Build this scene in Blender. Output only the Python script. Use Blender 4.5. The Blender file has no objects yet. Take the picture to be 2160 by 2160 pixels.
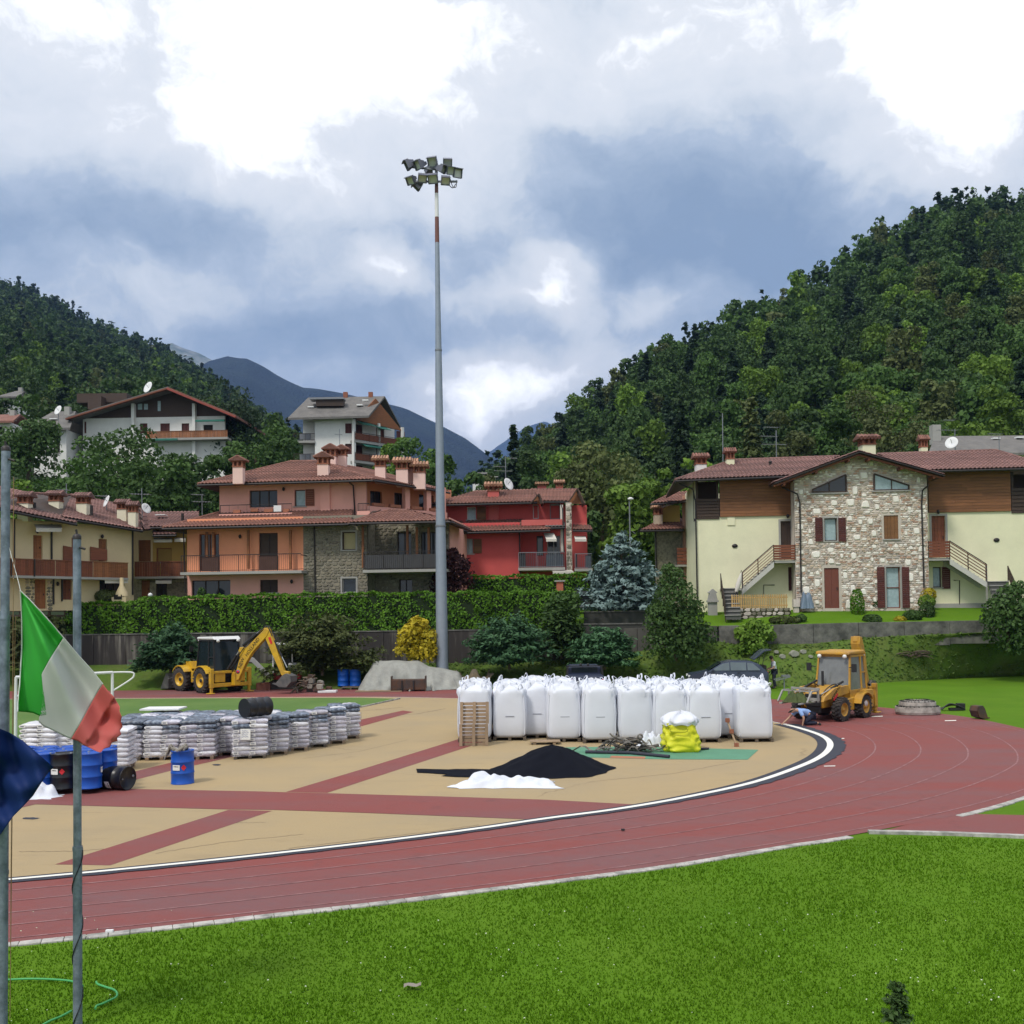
import bpy, bmesh, math, random
import numpy as np
from mathutils import Vector, Matrix
R = math.radians
sin, cos, pi = math.sin, math.cos, math.pi
random.seed(7)
C = bpy.context.scene.collection
scn = bpy.context.scene
# ------------------------------------------------------------------ camera
FPX, CX, CY = 2160.0, 1080.0, 1225.0
CAMH, PITCH, ROLL = 4.5, math.atan(60/2160), 0.012
cd = bpy.data.cameras.new('camera'); cam = bpy.data.objects.new('camera', cd); C.objects.link(cam)
cd.sensor_width = 36; cd.lens = 36; cd.shift_y = 145/2160; cd.clip_end = 20000; cd.clip_start = .1
CM = (Matrix.Rotation(pi/2+PITCH, 3, 'X') @ Matrix.Rotation(-ROLL, 3, 'Z'))
cam.matrix_world = Matrix.Translation((0, 0, CAMH)) @ CM.to_4x4()
scn.camera = cam
def ray(px, py): return CM @ Vector(((px-CX)/FPX, -(py-CY)/FPX, -1))
def P(px, py, Y):
    r = ray(px, py); return Vector((r.x*Y/r.y, Y, CAMH+r.z*Y/r.y))
def G(px, py, z=0.0):
    r = ray(px, py); t = (z-CAMH)/r.z; return Vector((r.x*t, r.y*t, z))
# ------------------------------------------------------------------ view, world, sun
scn.view_settings.view_transform = 'Standard'; scn.view_settings.look = 'None'
scn.view_settings.exposure = .78; scn.view_settings.gamma = 1; scn.view_settings.use_curve_mapping = False
scn.cycles.volume_step_rate = 10; scn.cycles.volume_max_steps = 64; scn.cycles.max_bounces = 6
SUN_EL, SUN_AZ = 54.0, -142.0
sd = Vector((sin(R(SUN_AZ))*cos(R(SUN_EL)), cos(R(SUN_AZ))*cos(R(SUN_EL)), sin(R(SUN_EL))))
sl = bpy.data.lights.new('sun', 'SUN'); sl.energy = 1.5; sl.angle = R(11); sl.color = (1, .95, .87)
so = bpy.data.objects.new('sun', sl); C.objects.link(so); so.rotation_euler = (-sd).to_track_quat('-Z', 'Y').to_euler()
so.location = (-40, -20, 90)
W = bpy.data.worlds.new('World'); scn.world = W; W.use_nodes = True
class NT:
    def __init__(s, nt): s.nt = nt; s.n = nt.nodes; s.l = nt.links
    def node(s, t, **k):
        n = s.n.new(t)
        for a, b in k.items(): setattr(n, a, b)
        return n
    def set(s, n, i, v):
        if isinstance(v, bpy.types.NodeSocket): s.l.new(v, n.inputs[i])
        else: n.inputs[i].default_value = v
    def math(s, op, a, b=0.0, c=None, clamp=False):
        n = s.node('ShaderNodeMath', operation=op, use_clamp=clamp); s.set(n, 0, a); s.set(n, 1, b)
        if c is not None: s.set(n, 2, c)
        return n.outputs[0]
    def vmath(s, op, a, b=None, out=0):
        n = s.node('ShaderNodeVectorMath', operation=op); s.set(n, 0, a)
        if b is not None: s.set(n, 1, b)
        return n.outputs[out]
    def noise(s, vec, scale, detail=3, rough=.55, dist=0.0, out=0):
        n = s.node('ShaderNodeTexNoise'); s.set(n, 'Vector', vec); s.set(n, 'Scale', scale); s.set(n, 'Detail', detail)
        s.set(n, 'Roughness', rough); s.set(n, 'Distortion', dist); return n.outputs[out]
    def mix(s, f, a, b, mode='MIX'):
        n = s.node('ShaderNodeMix', data_type='RGBA', blend_type=mode); s.set(n, 0, f); s.set(n, 6, a); s.set(n, 7, b); return n.outputs[2]
    def mapr(s, v, a, b, c=0.0, d=1.0, smooth=False):
        n = s.node('ShaderNodeMapRange'); n.interpolation_type = 'SMOOTHSTEP' if smooth else 'LINEAR'
        s.set(n, 0, v); s.set(n, 1, a); s.set(n, 2, b); s.set(n, 3, c); s.set(n, 4, d); return n.outputs[0]
    def ramp(s, f, stops, interp='LINEAR'):
        n = s.node('ShaderNodeValToRGB'); cr = n.color_ramp; cr.interpolation = interp
        while len(cr.elements) < len(stops): cr.elements.new(.5)
        for e, (p, c) in zip(cr.elements, stops): e.position = p; e.color = (*c[:3], 1)
        s.set(n, 0, f); return n.outputs[0]
def build_world():
    t = NT(W.node_tree); bg = t.n['Background']
    sky = t.node('ShaderNodeTexSky', sky_type='NISHITA'); sky.sun_disc = False
    sky.sun_elevation = R(SUN_EL); sky.sun_rotation = R(SUN_AZ)
    d = t.node('ShaderNodeTexCoord').outputs['Generated']
    w1 = t.vmath('SUBTRACT', t.noise(d, 3.2, 5, .6, out=1), (.5, .5, .5))
    w2 = t.vmath('SUBTRACT', t.noise(d, 13., 4, .6, out=1), (.5, .5, .5))
    dw = t.vmath('ADD', t.vmath('ADD', d, t.vmath('MULTIPLY', w1, (.22, .22, .13))), t.vmath('MULTIPLY', w2, (.075, .075, .045)))
    st = t.vmath('MULTIPLY', dw, (1., 1., 1.7))
    v = t.math('MULTIPLY_ADD', t.noise(st, 3.1, 9, .62), 1.55, -.25)
    v = t.math('ADD', v, t.math('MULTIPLY', t.math('SUBTRACT', t.noise(st, 7., 8, .68), .5), .75))
    for (px, py, rx, ry, a) in [(250, 60, 900, 200, .30), (1100, 120, 700, 190, .30), (1850, 120, 560, 200, .37), (1990, 300, 240, 190, .30),
            (420, 330, 330, 120, .34), (620, 440, 170, 90, .26), (1030, 400, 180, 110, .2), (60, 300, 150, 90, -.16),
            (180, 450, 420, 110, -.34), (560, 540, 300, 70, -.20), (1470, 380, 330, 260, -.32), (1640, 520, 300, 150, -.27), (1010, 540, 180, 60, -.25),
            (480, 570, 300, 70, .2), (800, 590, 80, 50, .36), (1150, 600, 130, 60, .36), (1370, 640, 70, 40, .32), (1210, 540, 90, 40, .28), (1460, 630, 90, 45, .15),
            (760, 700, 360, 60, -.26), (1060, 710, 120, 60, -.2), (1000, 820, 190, 110, .5), (1230, 770, 160, 60, .2), (250, 640, 200, 60, .1), (930, 880, 120, 60, .2)]:
        c = ray(px, py).normalized()
        e = t.vmath('MULTIPLY', t.vmath('SUBTRACT', dw, tuple(c)), (FPX/rx, 1.2, FPX/ry))
        v = t.math('ADD', v, t.mapr(t.vmath('LENGTH', e, out=1), 1.5, .1, 0., a, True))
    v = t.math('ADD', v, t.mapr(t.node('ShaderNodeSeparateXYZ').outputs[2], .42, .75, 0., .45))
    sx = [n for n in t.n if n.bl_idname == 'ShaderNodeSeparateXYZ'][0]; t.set(sx, 0, d)
    col = t.ramp(t.math('MULTIPLY', v, .8), [(.02, (.178, .232, .300)), (.22, (.250, .306, .375)), (.37, (.335, .386, .448)), (.46, (.43, .468, .502)), (.58, (.52, .545, .562)), (.74, (.585, .597, .602)), (1., (1.25, 1.23, 1.20))])
    blue = t.vmath('MULTIPLY', sky.outputs[0], (.12, .12, .12))
    f = t.mapr(v, -.1, .3, .90, 1., False)
    t.l.new(t.mix(f, blue, col), bg.inputs[0]); bg.inputs[1].default_value = 1.0
build_world()
# ------------------------------------------------------------------ materials
def lin(r, g, b, k=1.0):
    f = lambda c: (c/255/12.92 if c <= 10 else ((c/255+.055)/1.055)**2.4)*k
    return (f(r), f(g), f(b))
MATS = {}
def mat(name, col, rough=.75, metal=0., var=.18, scale=1.5, fine=.10, fscale=14., bump=0., bscale=20., col2=None, spec=.4, island=0., mixc=.5, obj=0.0):
    if name in MATS: return MATS[name]
    m = bpy.data.materials.new(name); m.use_nodes = True; t = NT(m.node_tree); b = t.n['Principled BSDF']
    pos = t.node('ShaderNodeTexCoord').outputs['Object']
    n1 = t.noise(pos, scale, 4, .6); n2 = t.noise(pos, fscale, 3, .6)
    f = t.math('MULTIPLY_ADD', t.math('SUBTRACT', n1, .5), var*2, 1.0)
    f = t.math('ADD', f, t.math('MULTIPLY', t.math('SUBTRACT', n2, .5), fine*2))
    if island:
        g = t.node('ShaderNodeNewGeometry'); f = t.math('MULTIPLY', f, t.mapr(g.outputs['Random Per Island'], 0, 1, 1-island, 1+island))
    if obj:
        oi = t.node('ShaderNodeObjectInfo'); f = t.math('MULTIPLY', f, t.mapr(oi.outputs['Random'], 0, 1, 1-obj, 1+obj))
    base = (*col, 1)
    if col2 is not None:
        base = t.mix(t.mapr(t.noise(pos, scale*1.7, 5, .65), .5-mixc*.22, .5+mixc*.22+.02), (*col, 1), (*col2, 1))
    t.l.new(t.vmath('SCALE', base) if False else t.mix(1.0, base, f, 'MULTIPLY'), b.inputs['Base Color'])
    b.inputs['Roughness'].default_value = rough; b.inputs['Metallic'].default_value = metal
    b.inputs['Specular IOR Level'].default_value = spec
    if bump:
        bn = t.node('ShaderNodeBump'); bn.inputs['Strength'].default_value = min(1, bump*4); bn.inputs['Distance'].default_value = bump
        t.l.new(t.noise(pos, bscale, 4, .6), bn.inputs['Height']); t.l.new(bn.outputs[0], b.inputs['Normal'])
    MATS[name] = m; return m
def leafmat(name, c1, c2, obj=.25, trans=.25, attr=False, spec=.25):
    if name in MATS: return MATS[name]
    m = bpy.data.materials.new(name); m.use_nodes = True; t = NT(m.node_tree); b = t.n['Principled BSDF']
    g = t.node('ShaderNodeNewGeometry'); oi = t.node('ShaderNodeObjectInfo')
    pos = t.node('ShaderNodeTexCoord').outputs['Object']
    f = t.math('ADD', t.math('MULTIPLY', g.outputs['Random Per Island'], .55), t.math('MULTIPLY', t.mapr(t.noise(pos, .9, 3), .3, .7), .45))
    c = t.mix(f, (*c1, 1), (*c2, 1))
    k = t.mapr(oi.outputs['Random'], 0, 1, 1-obj, 1+obj)
    c = t.mix(1.0, c, k, 'MULTIPLY')
    if attr:
        a = t.node('ShaderNodeAttribute', attribute_name='tint'); c = t.mix(1.0, c, a.outputs['Color'], 'MULTIPLY')
    t.l.new(c, b.inputs['Base Color']); b.inputs['Roughness'].default_value = .65; b.inputs['Specular IOR Level'].default_value = spec
    tr = t.node('ShaderNodeBsdfTranslucent'); t.l.new(c, tr.inputs[0]); mx = t.node('ShaderNodeMixShader'); mx.inputs[0].default_value = trans
    t.l.new(b.outputs[0], mx.inputs[1]); t.l.new(tr.outputs[0], mx.inputs[2]); t.l.new(mx.outputs[0], t.n['Material Output'].inputs[0])
    MATS[name] = m; return m
def glassmat(name='window_glass', col=(.02, .025, .03)):
    return mat(name, col, rough=.08, spec=.6, var=.3, scale=.7, fine=.0)
# ------------------------------------------------------------------ meshes
class MB:
    def __init__(s): s.v = []; s.f = []; s.m = []; s.sm = []
    def add(s, vs, fs, mi=0, smooth=False):
        k = len(s.v); s.v += [tuple(v) for v in vs]; s.f += [tuple(i+k for i in f) for f in fs]; s.m += [mi]*len(fs); s.sm += [smooth]*len(fs); return s
    def box(s, c, d, rz=0., mi=0, M=None):
        vs = [Vector((x*d[0]/2, y*d[1]/2, z*d[2]/2)) for x in (-1, 1) for y in (-1, 1) for z in (-1, 1)]
        Rm = M if M is not None else Matrix.Rotation(rz, 3, 'Z')
        return s.add([Rm @ v+Vector(c) for v in vs], [(0, 1, 3, 2), (4, 6, 7, 5), (0, 4, 5, 1), (2, 3, 7, 6), (0, 2, 6, 4), (1, 5, 7, 3)], mi)
    def bar(s, a, b, w, h, mi=0, up=(0, 0, 1)):
        a, b = Vector(a), Vector(b); x = (b-a); L = x.length
        if L < 1e-6: return s
        x /= L; y = Vector(up).cross(x)
        if y.length < 1e-3: y = Vector((0, 1, 0)).cross(x)
        y.normalize(); z = x.cross(y); M = Matrix((x, y, z)).transposed()
        return s.box((a+b)/2, (L, w, h), mi=mi, M=M)
    def tube(s, pts, r, n=8, mi=0, cap=True, smooth=True):
        pts = [Vector(p) for p in pts]; rs = r if isinstance(r, (list, tuple)) else [r]*len(pts)
        rings = []; up = Vector((0.123, .4, 1)).normalized()
        for i, p in enumerate(pts):
            d = (pts[min(i+1, len(pts)-1)]-pts[max(i-1, 0)])
            if d.length < 1e-9: d = Vector((0, 0, 1))
            d.normalize(); a = d.cross(up)
            if a.length < .05: a = d.cross(Vector((1, 0, 0)))
            a.normalize(); b = d.cross(a); up = a.cross(d) if False else up
            rings.append([p+(a*cos(2*pi*j/n)+b*sin(2*pi*j/n))*rs[i] for j in range(n)])
        vs = [v for q in rings for v in q]; fs = []
        for i in range(len(pts)-1):
            for j in range(n): fs.append((i*n+j, i*n+(j+1) % n, (i+1)*n+(j+1) % n, (i+1)*n+j))
        s.add(vs, fs, mi, smooth)
        if cap:
            s.add(rings[0], [tuple(range(n))], mi); s.add(rings[-1], [tuple(range(n))], mi)
        return s
    def lathe(s, prof, c=(0, 0, 0), n=16, mi=0, smooth=True, M=None):
        c = Vector(c); vs = []
        for r, z in prof:
            for j in range(n):
                v = Vector((r*cos(2*pi*j/n), r*sin(2*pi*j/n), z)); vs.append((M @ v if M is not None else v)+c)
        fs = [(i*n+j, i*n+(j+1) % n, (i+1)*n+(j+1) % n, (i+1)*n+j) for i in range(len(prof)-1) for j in range(n)]
        return s.add(vs, fs, mi, smooth)
    def prism(s, poly, vec, mi=0):
        n = len(poly); vec = Vector(vec); vs = [Vector(p) for p in poly]+[Vector(p)+vec for p in poly]
        return s.add(vs, [tuple(range(n))[::-1], tuple(range(n, 2*n))]+[(i, (i+1) % n, n+(i+1) % n, n+i) for i in range(n)], mi)
    def quad(s, a, b, c, d, mi=0): return s.add([a, b, c, d], [(0, 1, 2, 3)], mi)
    def grid(s, rows, mi=0, smooth=True, closed=False):
        n = len(rows[0]); vs = [v for r in rows for v in r]; fs = []
        for i in range(len(rows)-1):
            for j in range(n if closed else n-1): fs.append((i*n+j, i*n+(j+1) % n, (i+1)*n+(j+1) % n, (i+1)*n+j))
        return s.add(vs, fs, mi, smooth)
    def mesh(s, name, mats, off=(0, 0, 0)):
        me = bpy.data.meshes.new(name); o = Vector(off)
        me.from_pydata([(x-o.x, y-o.y, z-o.z) for x, y, z in s.v], [], s.f)
        for m in (mats if isinstance(mats, (list, tuple)) else [mats]): me.materials.append(m)
        me.polygons.foreach_set('material_index', s.m); me.polygons.foreach_set('use_smooth', s.sm); me.update(); return me
    def build(s, name, mats, parent=None, kind=None, bevel=0., off=None):
        if off is None:
            off = Vector((0, 0, 0)); p = parent
            while p is not None: off = off+p.location; p = p.parent
        o = bpy.data.objects.new(name, s.mesh(name, mats, off)); C.objects.link(o)
        if parent is not None: o.parent = parent
        if kind: o['kind'] = kind
        if bevel:
            b = o.modifiers.new('bevel', 'BEVEL'); b.width = bevel; b.segments = 2; b.limit_method = 'ANGLE'; b.angle_limit = R(40)
        return o
def tag(o, label, cat, group=None):
    o['label'] = label; o['category'] = cat
    if group: o['group'] = group
    return o
def thing(name, loc, label, cat, group=None):
    o = bpy.data.objects.new(name, None); C.objects.link(o); o.location = loc; o.empty_display_size = .3
    return tag(o, label, cat, group)
def solo(mb, name, mats, loc, label, cat, group=None):
    o = mb.build(name, mats, off=Vector(loc)); o.location = loc; return tag(o, label, cat, group)
def kids(o): return [c for c in bpy.data.objects if c.parent == o]
def dup(o, loc=None, rz=None, label=None, scale=None, _tree=None):
    def rec(x, par):
        c = x.copy(); C.objects.link(c)
        if par is not None: c.parent = par
        for ch in x.children: rec(ch, c)
        return c
    r = rec(o, None)
    if loc is not None: r.location = loc
    if rz is not None: r.rotation_euler = (0, 0, rz)
    if scale is not None: r.scale = scale
    if label: r['label'] = label
    return r
def struct(mb, name, mats): return mb.build(name, mats, kind='structure', off=(0, 0, 0))
def sheet(pts, z, name, m, kind='structure'):
    bm = bmesh.new(); vs = [bm.verts.new((p[0], p[1], z)) for p in pts]
    f = bm.faces.new(vs); bmesh.ops.triangulate(bm, faces=[f]); bmesh.ops.recalc_face_normals(bm, faces=bm.faces[:])
    me = bpy.data.meshes.new(name); bm.to_mesh(me); bm.free(); me.materials.append(m)
    if me.polygons and me.polygons[0].normal.z < 0: me.flip_normals()
    o = bpy.data.objects.new(name, me); C.objects.link(o); o['kind'] = kind; return o
def interp(x, xs, ys): return float(np.interp(x, xs, ys))
def catmull(pts, n=8):
    out = []; pts = [Vector(p) for p in pts]
    for i in range(len(pts)-1):
        p0, p1, p2, p3 = pts[max(i-1, 0)], pts[i], pts[i+1], pts[min(i+2, len(pts)-1)]
        for k in range(n):
            t = k/n; out.append(.5*((2*p1)+(p2-p0)*t+(2*p0-5*p1+4*p2-p3)*t*t+(3*p1-p0-3*p2+p3)*t*t*t))
    return out+[pts[-1]]
def fastmesh(name, V, faces_n, mats, mi=None, tint=None):
    nf = len(V); me = bpy.data.meshes.new(name); me.vertices.add(nf*faces_n); me.vertices.foreach_set('co', np.asarray(V, dtype=np.float32).ravel())
    me.loops.add(nf*faces_n); me.loops.foreach_set('vertex_index', np.arange(nf*faces_n, dtype=np.int32))
    me.polygons.add(nf); me.polygons.foreach_set('loop_start', np.arange(0, nf*faces_n, faces_n, dtype=np.int32))
    for m in mats: me.materials.append(m)
    if mi is not None: me.polygons.foreach_set('material_index', np.asarray(mi, dtype=np.int32))
    me.update(calc_edges=True)
    if tint is not None:
        a = me.color_attributes.new('tint', 'FLOAT_COLOR', 'POINT'); T = np.ones((nf, faces_n, 4), dtype=np.float32); T[:, :, :3] = np.asarray(tint)[:, None, :]
        a.data.foreach_set('color', T.ravel())
    me.validate(); return me
# ------------------------------------------------------------------ leaves
def leaf_quads(cen, nor, size, rng, aspect=1.6, jitter=.8):
    """diamond leaves (clumps) at cen, facing roughly nor"""
    n = len(cen); nn = nor+rng.normal(size=(n, 3))*jitter; nn /= np.linalg.norm(nn, axis=1)[:, None]+1e-9
    a = np.cross(nn, rng.normal(size=(n, 3))); a /= np.linalg.norm(a, axis=1)[:, None]+1e-9; b = np.cross(nn, a)
    s = (size*rng.uniform(.6, 1.35, n))[:, None]
    return np.stack([cen-a*s*aspect*.5, cen-b*s*.5+nn*s*.12, cen+a*s*aspect*.5, cen+b*s*.5+nn*s*.12], axis=1)
def lump_points(lumps, n, rng, inner=.25):
    L = np.array(lumps, dtype=float); w = L[:, 3]*L[:, 3]; w = w/w.sum(); k = rng.choice(len(L), n, p=w)
    d = rng.normal(size=(n, 3)); d /= np.linalg.norm(d, axis=1)[:, None]; d[:, 2] = np.where(d[:, 2] < -.5, -d[:, 2], d[:, 2])
    r = np.where(rng.random(n) < inner, rng.uniform(.3, .85, n), rng.uniform(.82, 1.08, n))
    sq = L[k, 4] if L.shape[1] > 4 else np.ones(n)
    off = d*(r*L[k, 3])[:, None]; off[:, 2] *= sq
    return L[k, :3]+off, d
def broad_lumps(h, w, rng, n=14, bottom=.25):
    out = [(0, 0, h*(.5+bottom*.4), w*.32, 1.25*(h/w)*.55)]
    for i in range(n):
        z = rng.uniform(bottom, .93)*h; t = (z/h-bottom)/(1-bottom); rad = w*.5*(math.sqrt(max(.05, 1-(t*1.02-.28)**2*1.5)))*.72
        a = rng.uniform(0, 2*pi); rr = rad*math.sqrt(rng.uniform(.25, 1)); s = rng.uniform(.17, .27)*w*(1.05-.35*t)
        out.append((rr*cos(a), rr*sin(a), z, s, .85))
    return out
def conifer_leaves(h, w, n, rng, base=.12, size=.4, droop=.25, ragged=.3):
    """branches in whorls: points along drooping limbs"""
    nb = max(24, n//14); z = base+(1-base)*rng.random(nb)**1.35; ang = rng.random(nb)*2*pi
    ln = w*.5*(1-z)**.85*(1-ragged+ragged*2*rng.random(nb))+.04*w
    k = rng.integers(0, nb, n); t = rng.random(n)**.6
    rr = ln[k]*t; c = np.stack([rr*np.cos(ang[k]), rr*np.sin(ang[k]), z[k]*h-droop*rr*(.5+t)+.02*h], 1)
    c += rng.normal(size=c.shape)*size*.35*np.array([1, 1, .5]); nor = np.stack([np.cos(ang[k])*.5, np.sin(ang[k])*.5, np.full(n, .9)], 1)
    return c, nor
def trunk_mb(h, r, rng, limbs=5, spread=1.5, lean=0.):
    mb = MB(); top = Vector((lean, 0, h)); pts = [Vector((lean*t*t+rng.normal()*.04*(t > 0), rng.normal()*.04*(t > 0), h*t)) for t in (0, .25, .5, .75, 1)]
    mb.tube(pts, [r*1.25, r, r*.85, r*.65, r*.25], 7)
    for i in range(limbs):
        z = h*rng.uniform(.35, .8); a = rng.uniform(0, 2*pi); e = Vector((cos(a)*spread, sin(a)*spread, z+spread*.7))
        mb.tube([(0, 0, z), Vector((0, 0, z)).lerp(e, .5)+Vector((0, 0, .1)), e], [r*.45, r*.3, r*.08], 5)
    return mb
BARK = mat('bark', (.10, .075, .05), .9, var=.3, bump=.02)
def plant(name, base, lab, cat, crown_V, lm, group=None, tr=None, rz=0.):
    o = thing(name, base, lab, cat, group); o.rotation_euler = (0, 0, rz)
    me = fastmesh('crown', crown_V, 4, [lm]); c = bpy.data.objects.new('crown', me); C.objects.link(c); c.parent = o
    if tr is not None: t = bpy.data.objects.new('trunk', tr.mesh('trunk', BARK)); C.objects.link(t); t.parent = o
    return o
LM_DARK = leafmat('dark_broad_leaves', (.028, .062, .016), (.072, .130, .032))
LM_MID = leafmat('broad_leaves', (.034, .078, .016), (.085, .160, .032))
LM_BRIGHT = leafmat('bright_leaves', (.08, .155, .018), (.16, .26, .034))
LM_FIR = leafmat('fir_needles', (.020, .042, .022), (.05, .09, .042))
LM_OLIVE = leafmat('olive_leaves', (.052, .072, .02), (.12, .145, .045))
LM_BLUE = leafmat('blue_needles', (.085, .14, .13), (.24, .33, .32), trans=.1)
LM_YEL = leafmat('yellow_leaves', (.24, .21, .012), (.55, .43, .025))
LM_HEDGE = leafmat('hedge_leaves', (.045, .125, .008), (.145, .30, .02), obj=.05)
LM_JUN = leafmat('juniper_needles', (.028, .078, .034), (.085, .18, .08))
LM_RED = leafmat('purple_leaves', (.035, .012, .014), (.09, .03, .03))
# ------------------------------------------------------------------ ground
GR = mat('lawn', (.070, .160, .006), .95, spec=.1, var=.25, scale=.25, fine=.3, fscale=30, col2=(.095, .178, .012), bump=.02, bscale=60, mixc=1.2)
GROUND = mat('ground_grass', (.06, .12, .02), .9, var=.3, scale=.1, fine=.2, fscale=12, col2=(.09, .12, .03))
BANK = mat('bank_grass', (.068, .135, .016), .95, spec=.1, var=.3, scale=.5, fine=.3, fscale=9, col2=(.10, .125, .035), bump=.05, bscale=5, mixc=1.)
def red_mat(name, worn):
    m = bpy.data.materials.new(name); m.use_nodes = True; t = NT(m.node_tree); b = t.n['Principled BSDF']
    p = t.node('ShaderNodeTexCoord').outputs['Object']
    st = t.vmath('MULTIPLY', p, (.35, 1.2, 1))
    f = t.math('ADD', t.math('MULTIPLY', t.mapr(t.noise(st, .35, 5, .6), .4, .64), .75), t.math('MULTIPLY', t.mapr(t.noise(p, 3.5, 5, .7), .45, .8), .35))
    c = t.mix(t.math('MULTIPLY', f, worn, clamp=True), (.218, .054, .047, 1), (.168, .080, .082, 1))
    c = t.mix(t.mapr(t.noise(p, 1.3, 6, .75), .58, .72, 0, .5), c, (.10, .045, .045, 1))
    k = t.mapr(t.noise(p, 60, 2), .2, .8, .82, 1.18); c = t.mix(1., c, k, 'MULTIPLY')
    t.l.new(c, b.inputs['Base Color']); b.inputs['Roughness'].default_value = .8; b.inputs['Specular IOR Level'].default_value = .35
    bn = t.node('ShaderNodeBump'); bn.inputs['Strength'].default_value = .5; bn.inputs['Distance'].default_value = .01
    t.l.new(t.noise(p, 90, 3), bn.inputs['Height']); t.l.new(bn.outputs[0], b.inputs['Normal']); return m
RED = red_mat('red_track_rubber', 1.0); RED2 = red_mat('red_stripe_rubber', .75)
def tan_mat():
    m = bpy.data.materials.new('tan_rubber'); m.use_nodes = True; t = NT(m.node_tree); b = t.n['Principled BSDF']
    p = t.node('ShaderNodeTexCoord').outputs['Object']
    c = t.mix(t.mapr(t.noise(p, .3, 5, .6), .35, .7), (.37, .275, .147, 1), (.325, .252, .15, 1))
    c = t.mix(t.mapr(t.noise(t.vmath('MULTIPLY', p, (.5, 2., 1)), .8, 7, .7), .55, .8, 0, .5), c, (.22, .165, .10, 1))
    vor = t.node('ShaderNodeTexVoronoi', feature='DISTANCE_TO_EDGE'); t.set(vor, 'Vector', t.vmath('ADD', t.vmath('MULTIPLY', p, (.12, .3, 1)), t.vmath('MULTIPLY', t.noise(p, .6, 4, out=1), (.25, .25, 0)))); vor.inputs['Scale'].default_value = .8
    crack = t.math('MULTIPLY', t.mapr(vor.outputs[0], 0., .006, 1., 0.), t.mapr(t.noise(p, .25, 2), .52, .62))
    c = t.mix(t.math('MULTIPLY', crack, .6), c, (.13, .085, .05, 1))
    k = t.mapr(t.noise(p, 50, 2), .2, .8, .88, 1.12); c = t.mix(1., c, k, 'MULTIPLY')
    t.l.new(c, b.inputs['Base Color']); b.inputs['Roughness'].default_value = .85; b.inputs['Specular IOR Level'].default_value = .3; return m
TAN = tan_mat()
WHITE_LINE = mat('white_line_paint', (.75, .74, .68), .8, var=.08, fine=.15, fscale=25)
WORN_LINE = mat('worn_line_paint', (.33, .19, .19), .8, var=.4, scale=2.5, fine=.35, fscale=16, col2=(.18, .06, .06), mixc=.8)
BLACK_R = mat('new_black_rubber', (.030, .032, .048), .75, var=.25, fine=.3, fscale=30)
KERB = mat('kerb_concrete', (.46, .44, .41), .9, var=.25, scale=2, fine=.25, fscale=18, col2=(.22, .22, .2))
GREEN_R = mat('green_rubber', (.09, .24, .15), .8, var=.2); ORANGE_R = mat('orange_rubber', (.40, .15, .08), .8, var=.2)
DIRT = mat('dark_soil', (.045, .035, .024), .95, var=.4, scale=1.2, fine=.4, fscale=10, col2=(.05, .06, .02), bump=.05, bscale=6)
mb = MB(); S = 7000
mb.quad((-S, -300, -.06), (S, -300, -.06), (S, 8900, -.06), (-S, 8900, -.06)); struct(mb, 'ground', GROUND)
sheet([(-60, -6), (70, -6), (70, 66), (-60, 66)], -.012, 'lawn', GR)
inner_px = [(-420, 1893), (-200, 1875), (18, 1857), (279, 1833), (540, 1806), (800, 1776), (1000, 1750), (1157, 1727), (1300, 1708), (1445, 1683), (1590, 1651), (1691, 1616), (1735, 1594), (1751, 1575), (1745, 1560), (1722, 1548), (1677, 1534), (1620, 1521), (1540, 1508), (1430, 1494), (1300, 1484), (1150, 1477), (965, 1473.5), (760, 1470.5), (300, 1473), (-100, 1476), (-500, 1479)]
inner = catmull([G(*p) for p in inner_px], 8)
outer_px = [(-420, 2036), (-200, 2010), (22, 1988), (279, 1961), (540, 1931), (800, 1902), (1000, 1877), (1300, 1839), (1474, 1814), (1648, 1784), (1757, 1768), (1888, 1744), (2039, 1714), (2160, 1679), (2260, 1640), (2310, 1605), (2300, 1578), (2235, 1555), (2160, 1537), (2067, 1517), (1983, 1505), (1838, 1490), (1700, 1480), (1500, 1466), (1300, 1459), (965, 1455), (760, 1453), (300, 1456), (-100, 1458.5), (-500, 1461)]
outer = catmull([G(*p) for p in outer_px], 8)
def resamp(c, n, a=0., b=1.):
    c = np.array([tuple(p) for p in c]); s = np.r_[0, np.cumsum(np.linalg.norm(np.diff(c, axis=0), axis=1))]; q = np.linspace(a, b, n)*s[-1]
    return [Vector((np.interp(x, s, c[:, 0]), np.interp(x, s, c[:, 1]), 0)) for x in q]
sheet(outer, 0., 'track', RED)
sheet(inner, .004, 'infield_surface', TAN)
def offset_curve(c, d):
    out = []
    for i, p in enumerate(c):
        t = c[min(i+1, len(c)-1)]-c[max(i-1, 0)]; n = Vector((-t.y, t.x, 0)).normalized(); out.append(p+n*(d(i/len(c)) if callable(d) else d))
    return out
def ribbon(c, d0, d1, z, name, m, thick=0.):
    a = offset_curve(c, d0); b = offset_curve(c, d1); mb = MB(); U = Vector((0, 0, z))
    if thick:
        mb.grid([[p+Vector((0, 0, -.02)) for p in a], [p+Vector((0, 0, thick)) for p in a], [p+Vector((0, 0, thick)) for p in b], [p+Vector((0, 0, -.02)) for p in b]], smooth=False)
    else: mb.grid([[p+U for p in a], [p+U for p in b]], smooth=False)
    return struct(mb, name, m)
ic = resamp(inner, 400)
end = min(range(400), key=lambda i: (ic[i]-G(1648, 1528)).length)
new = ic[:end+1]
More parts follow.
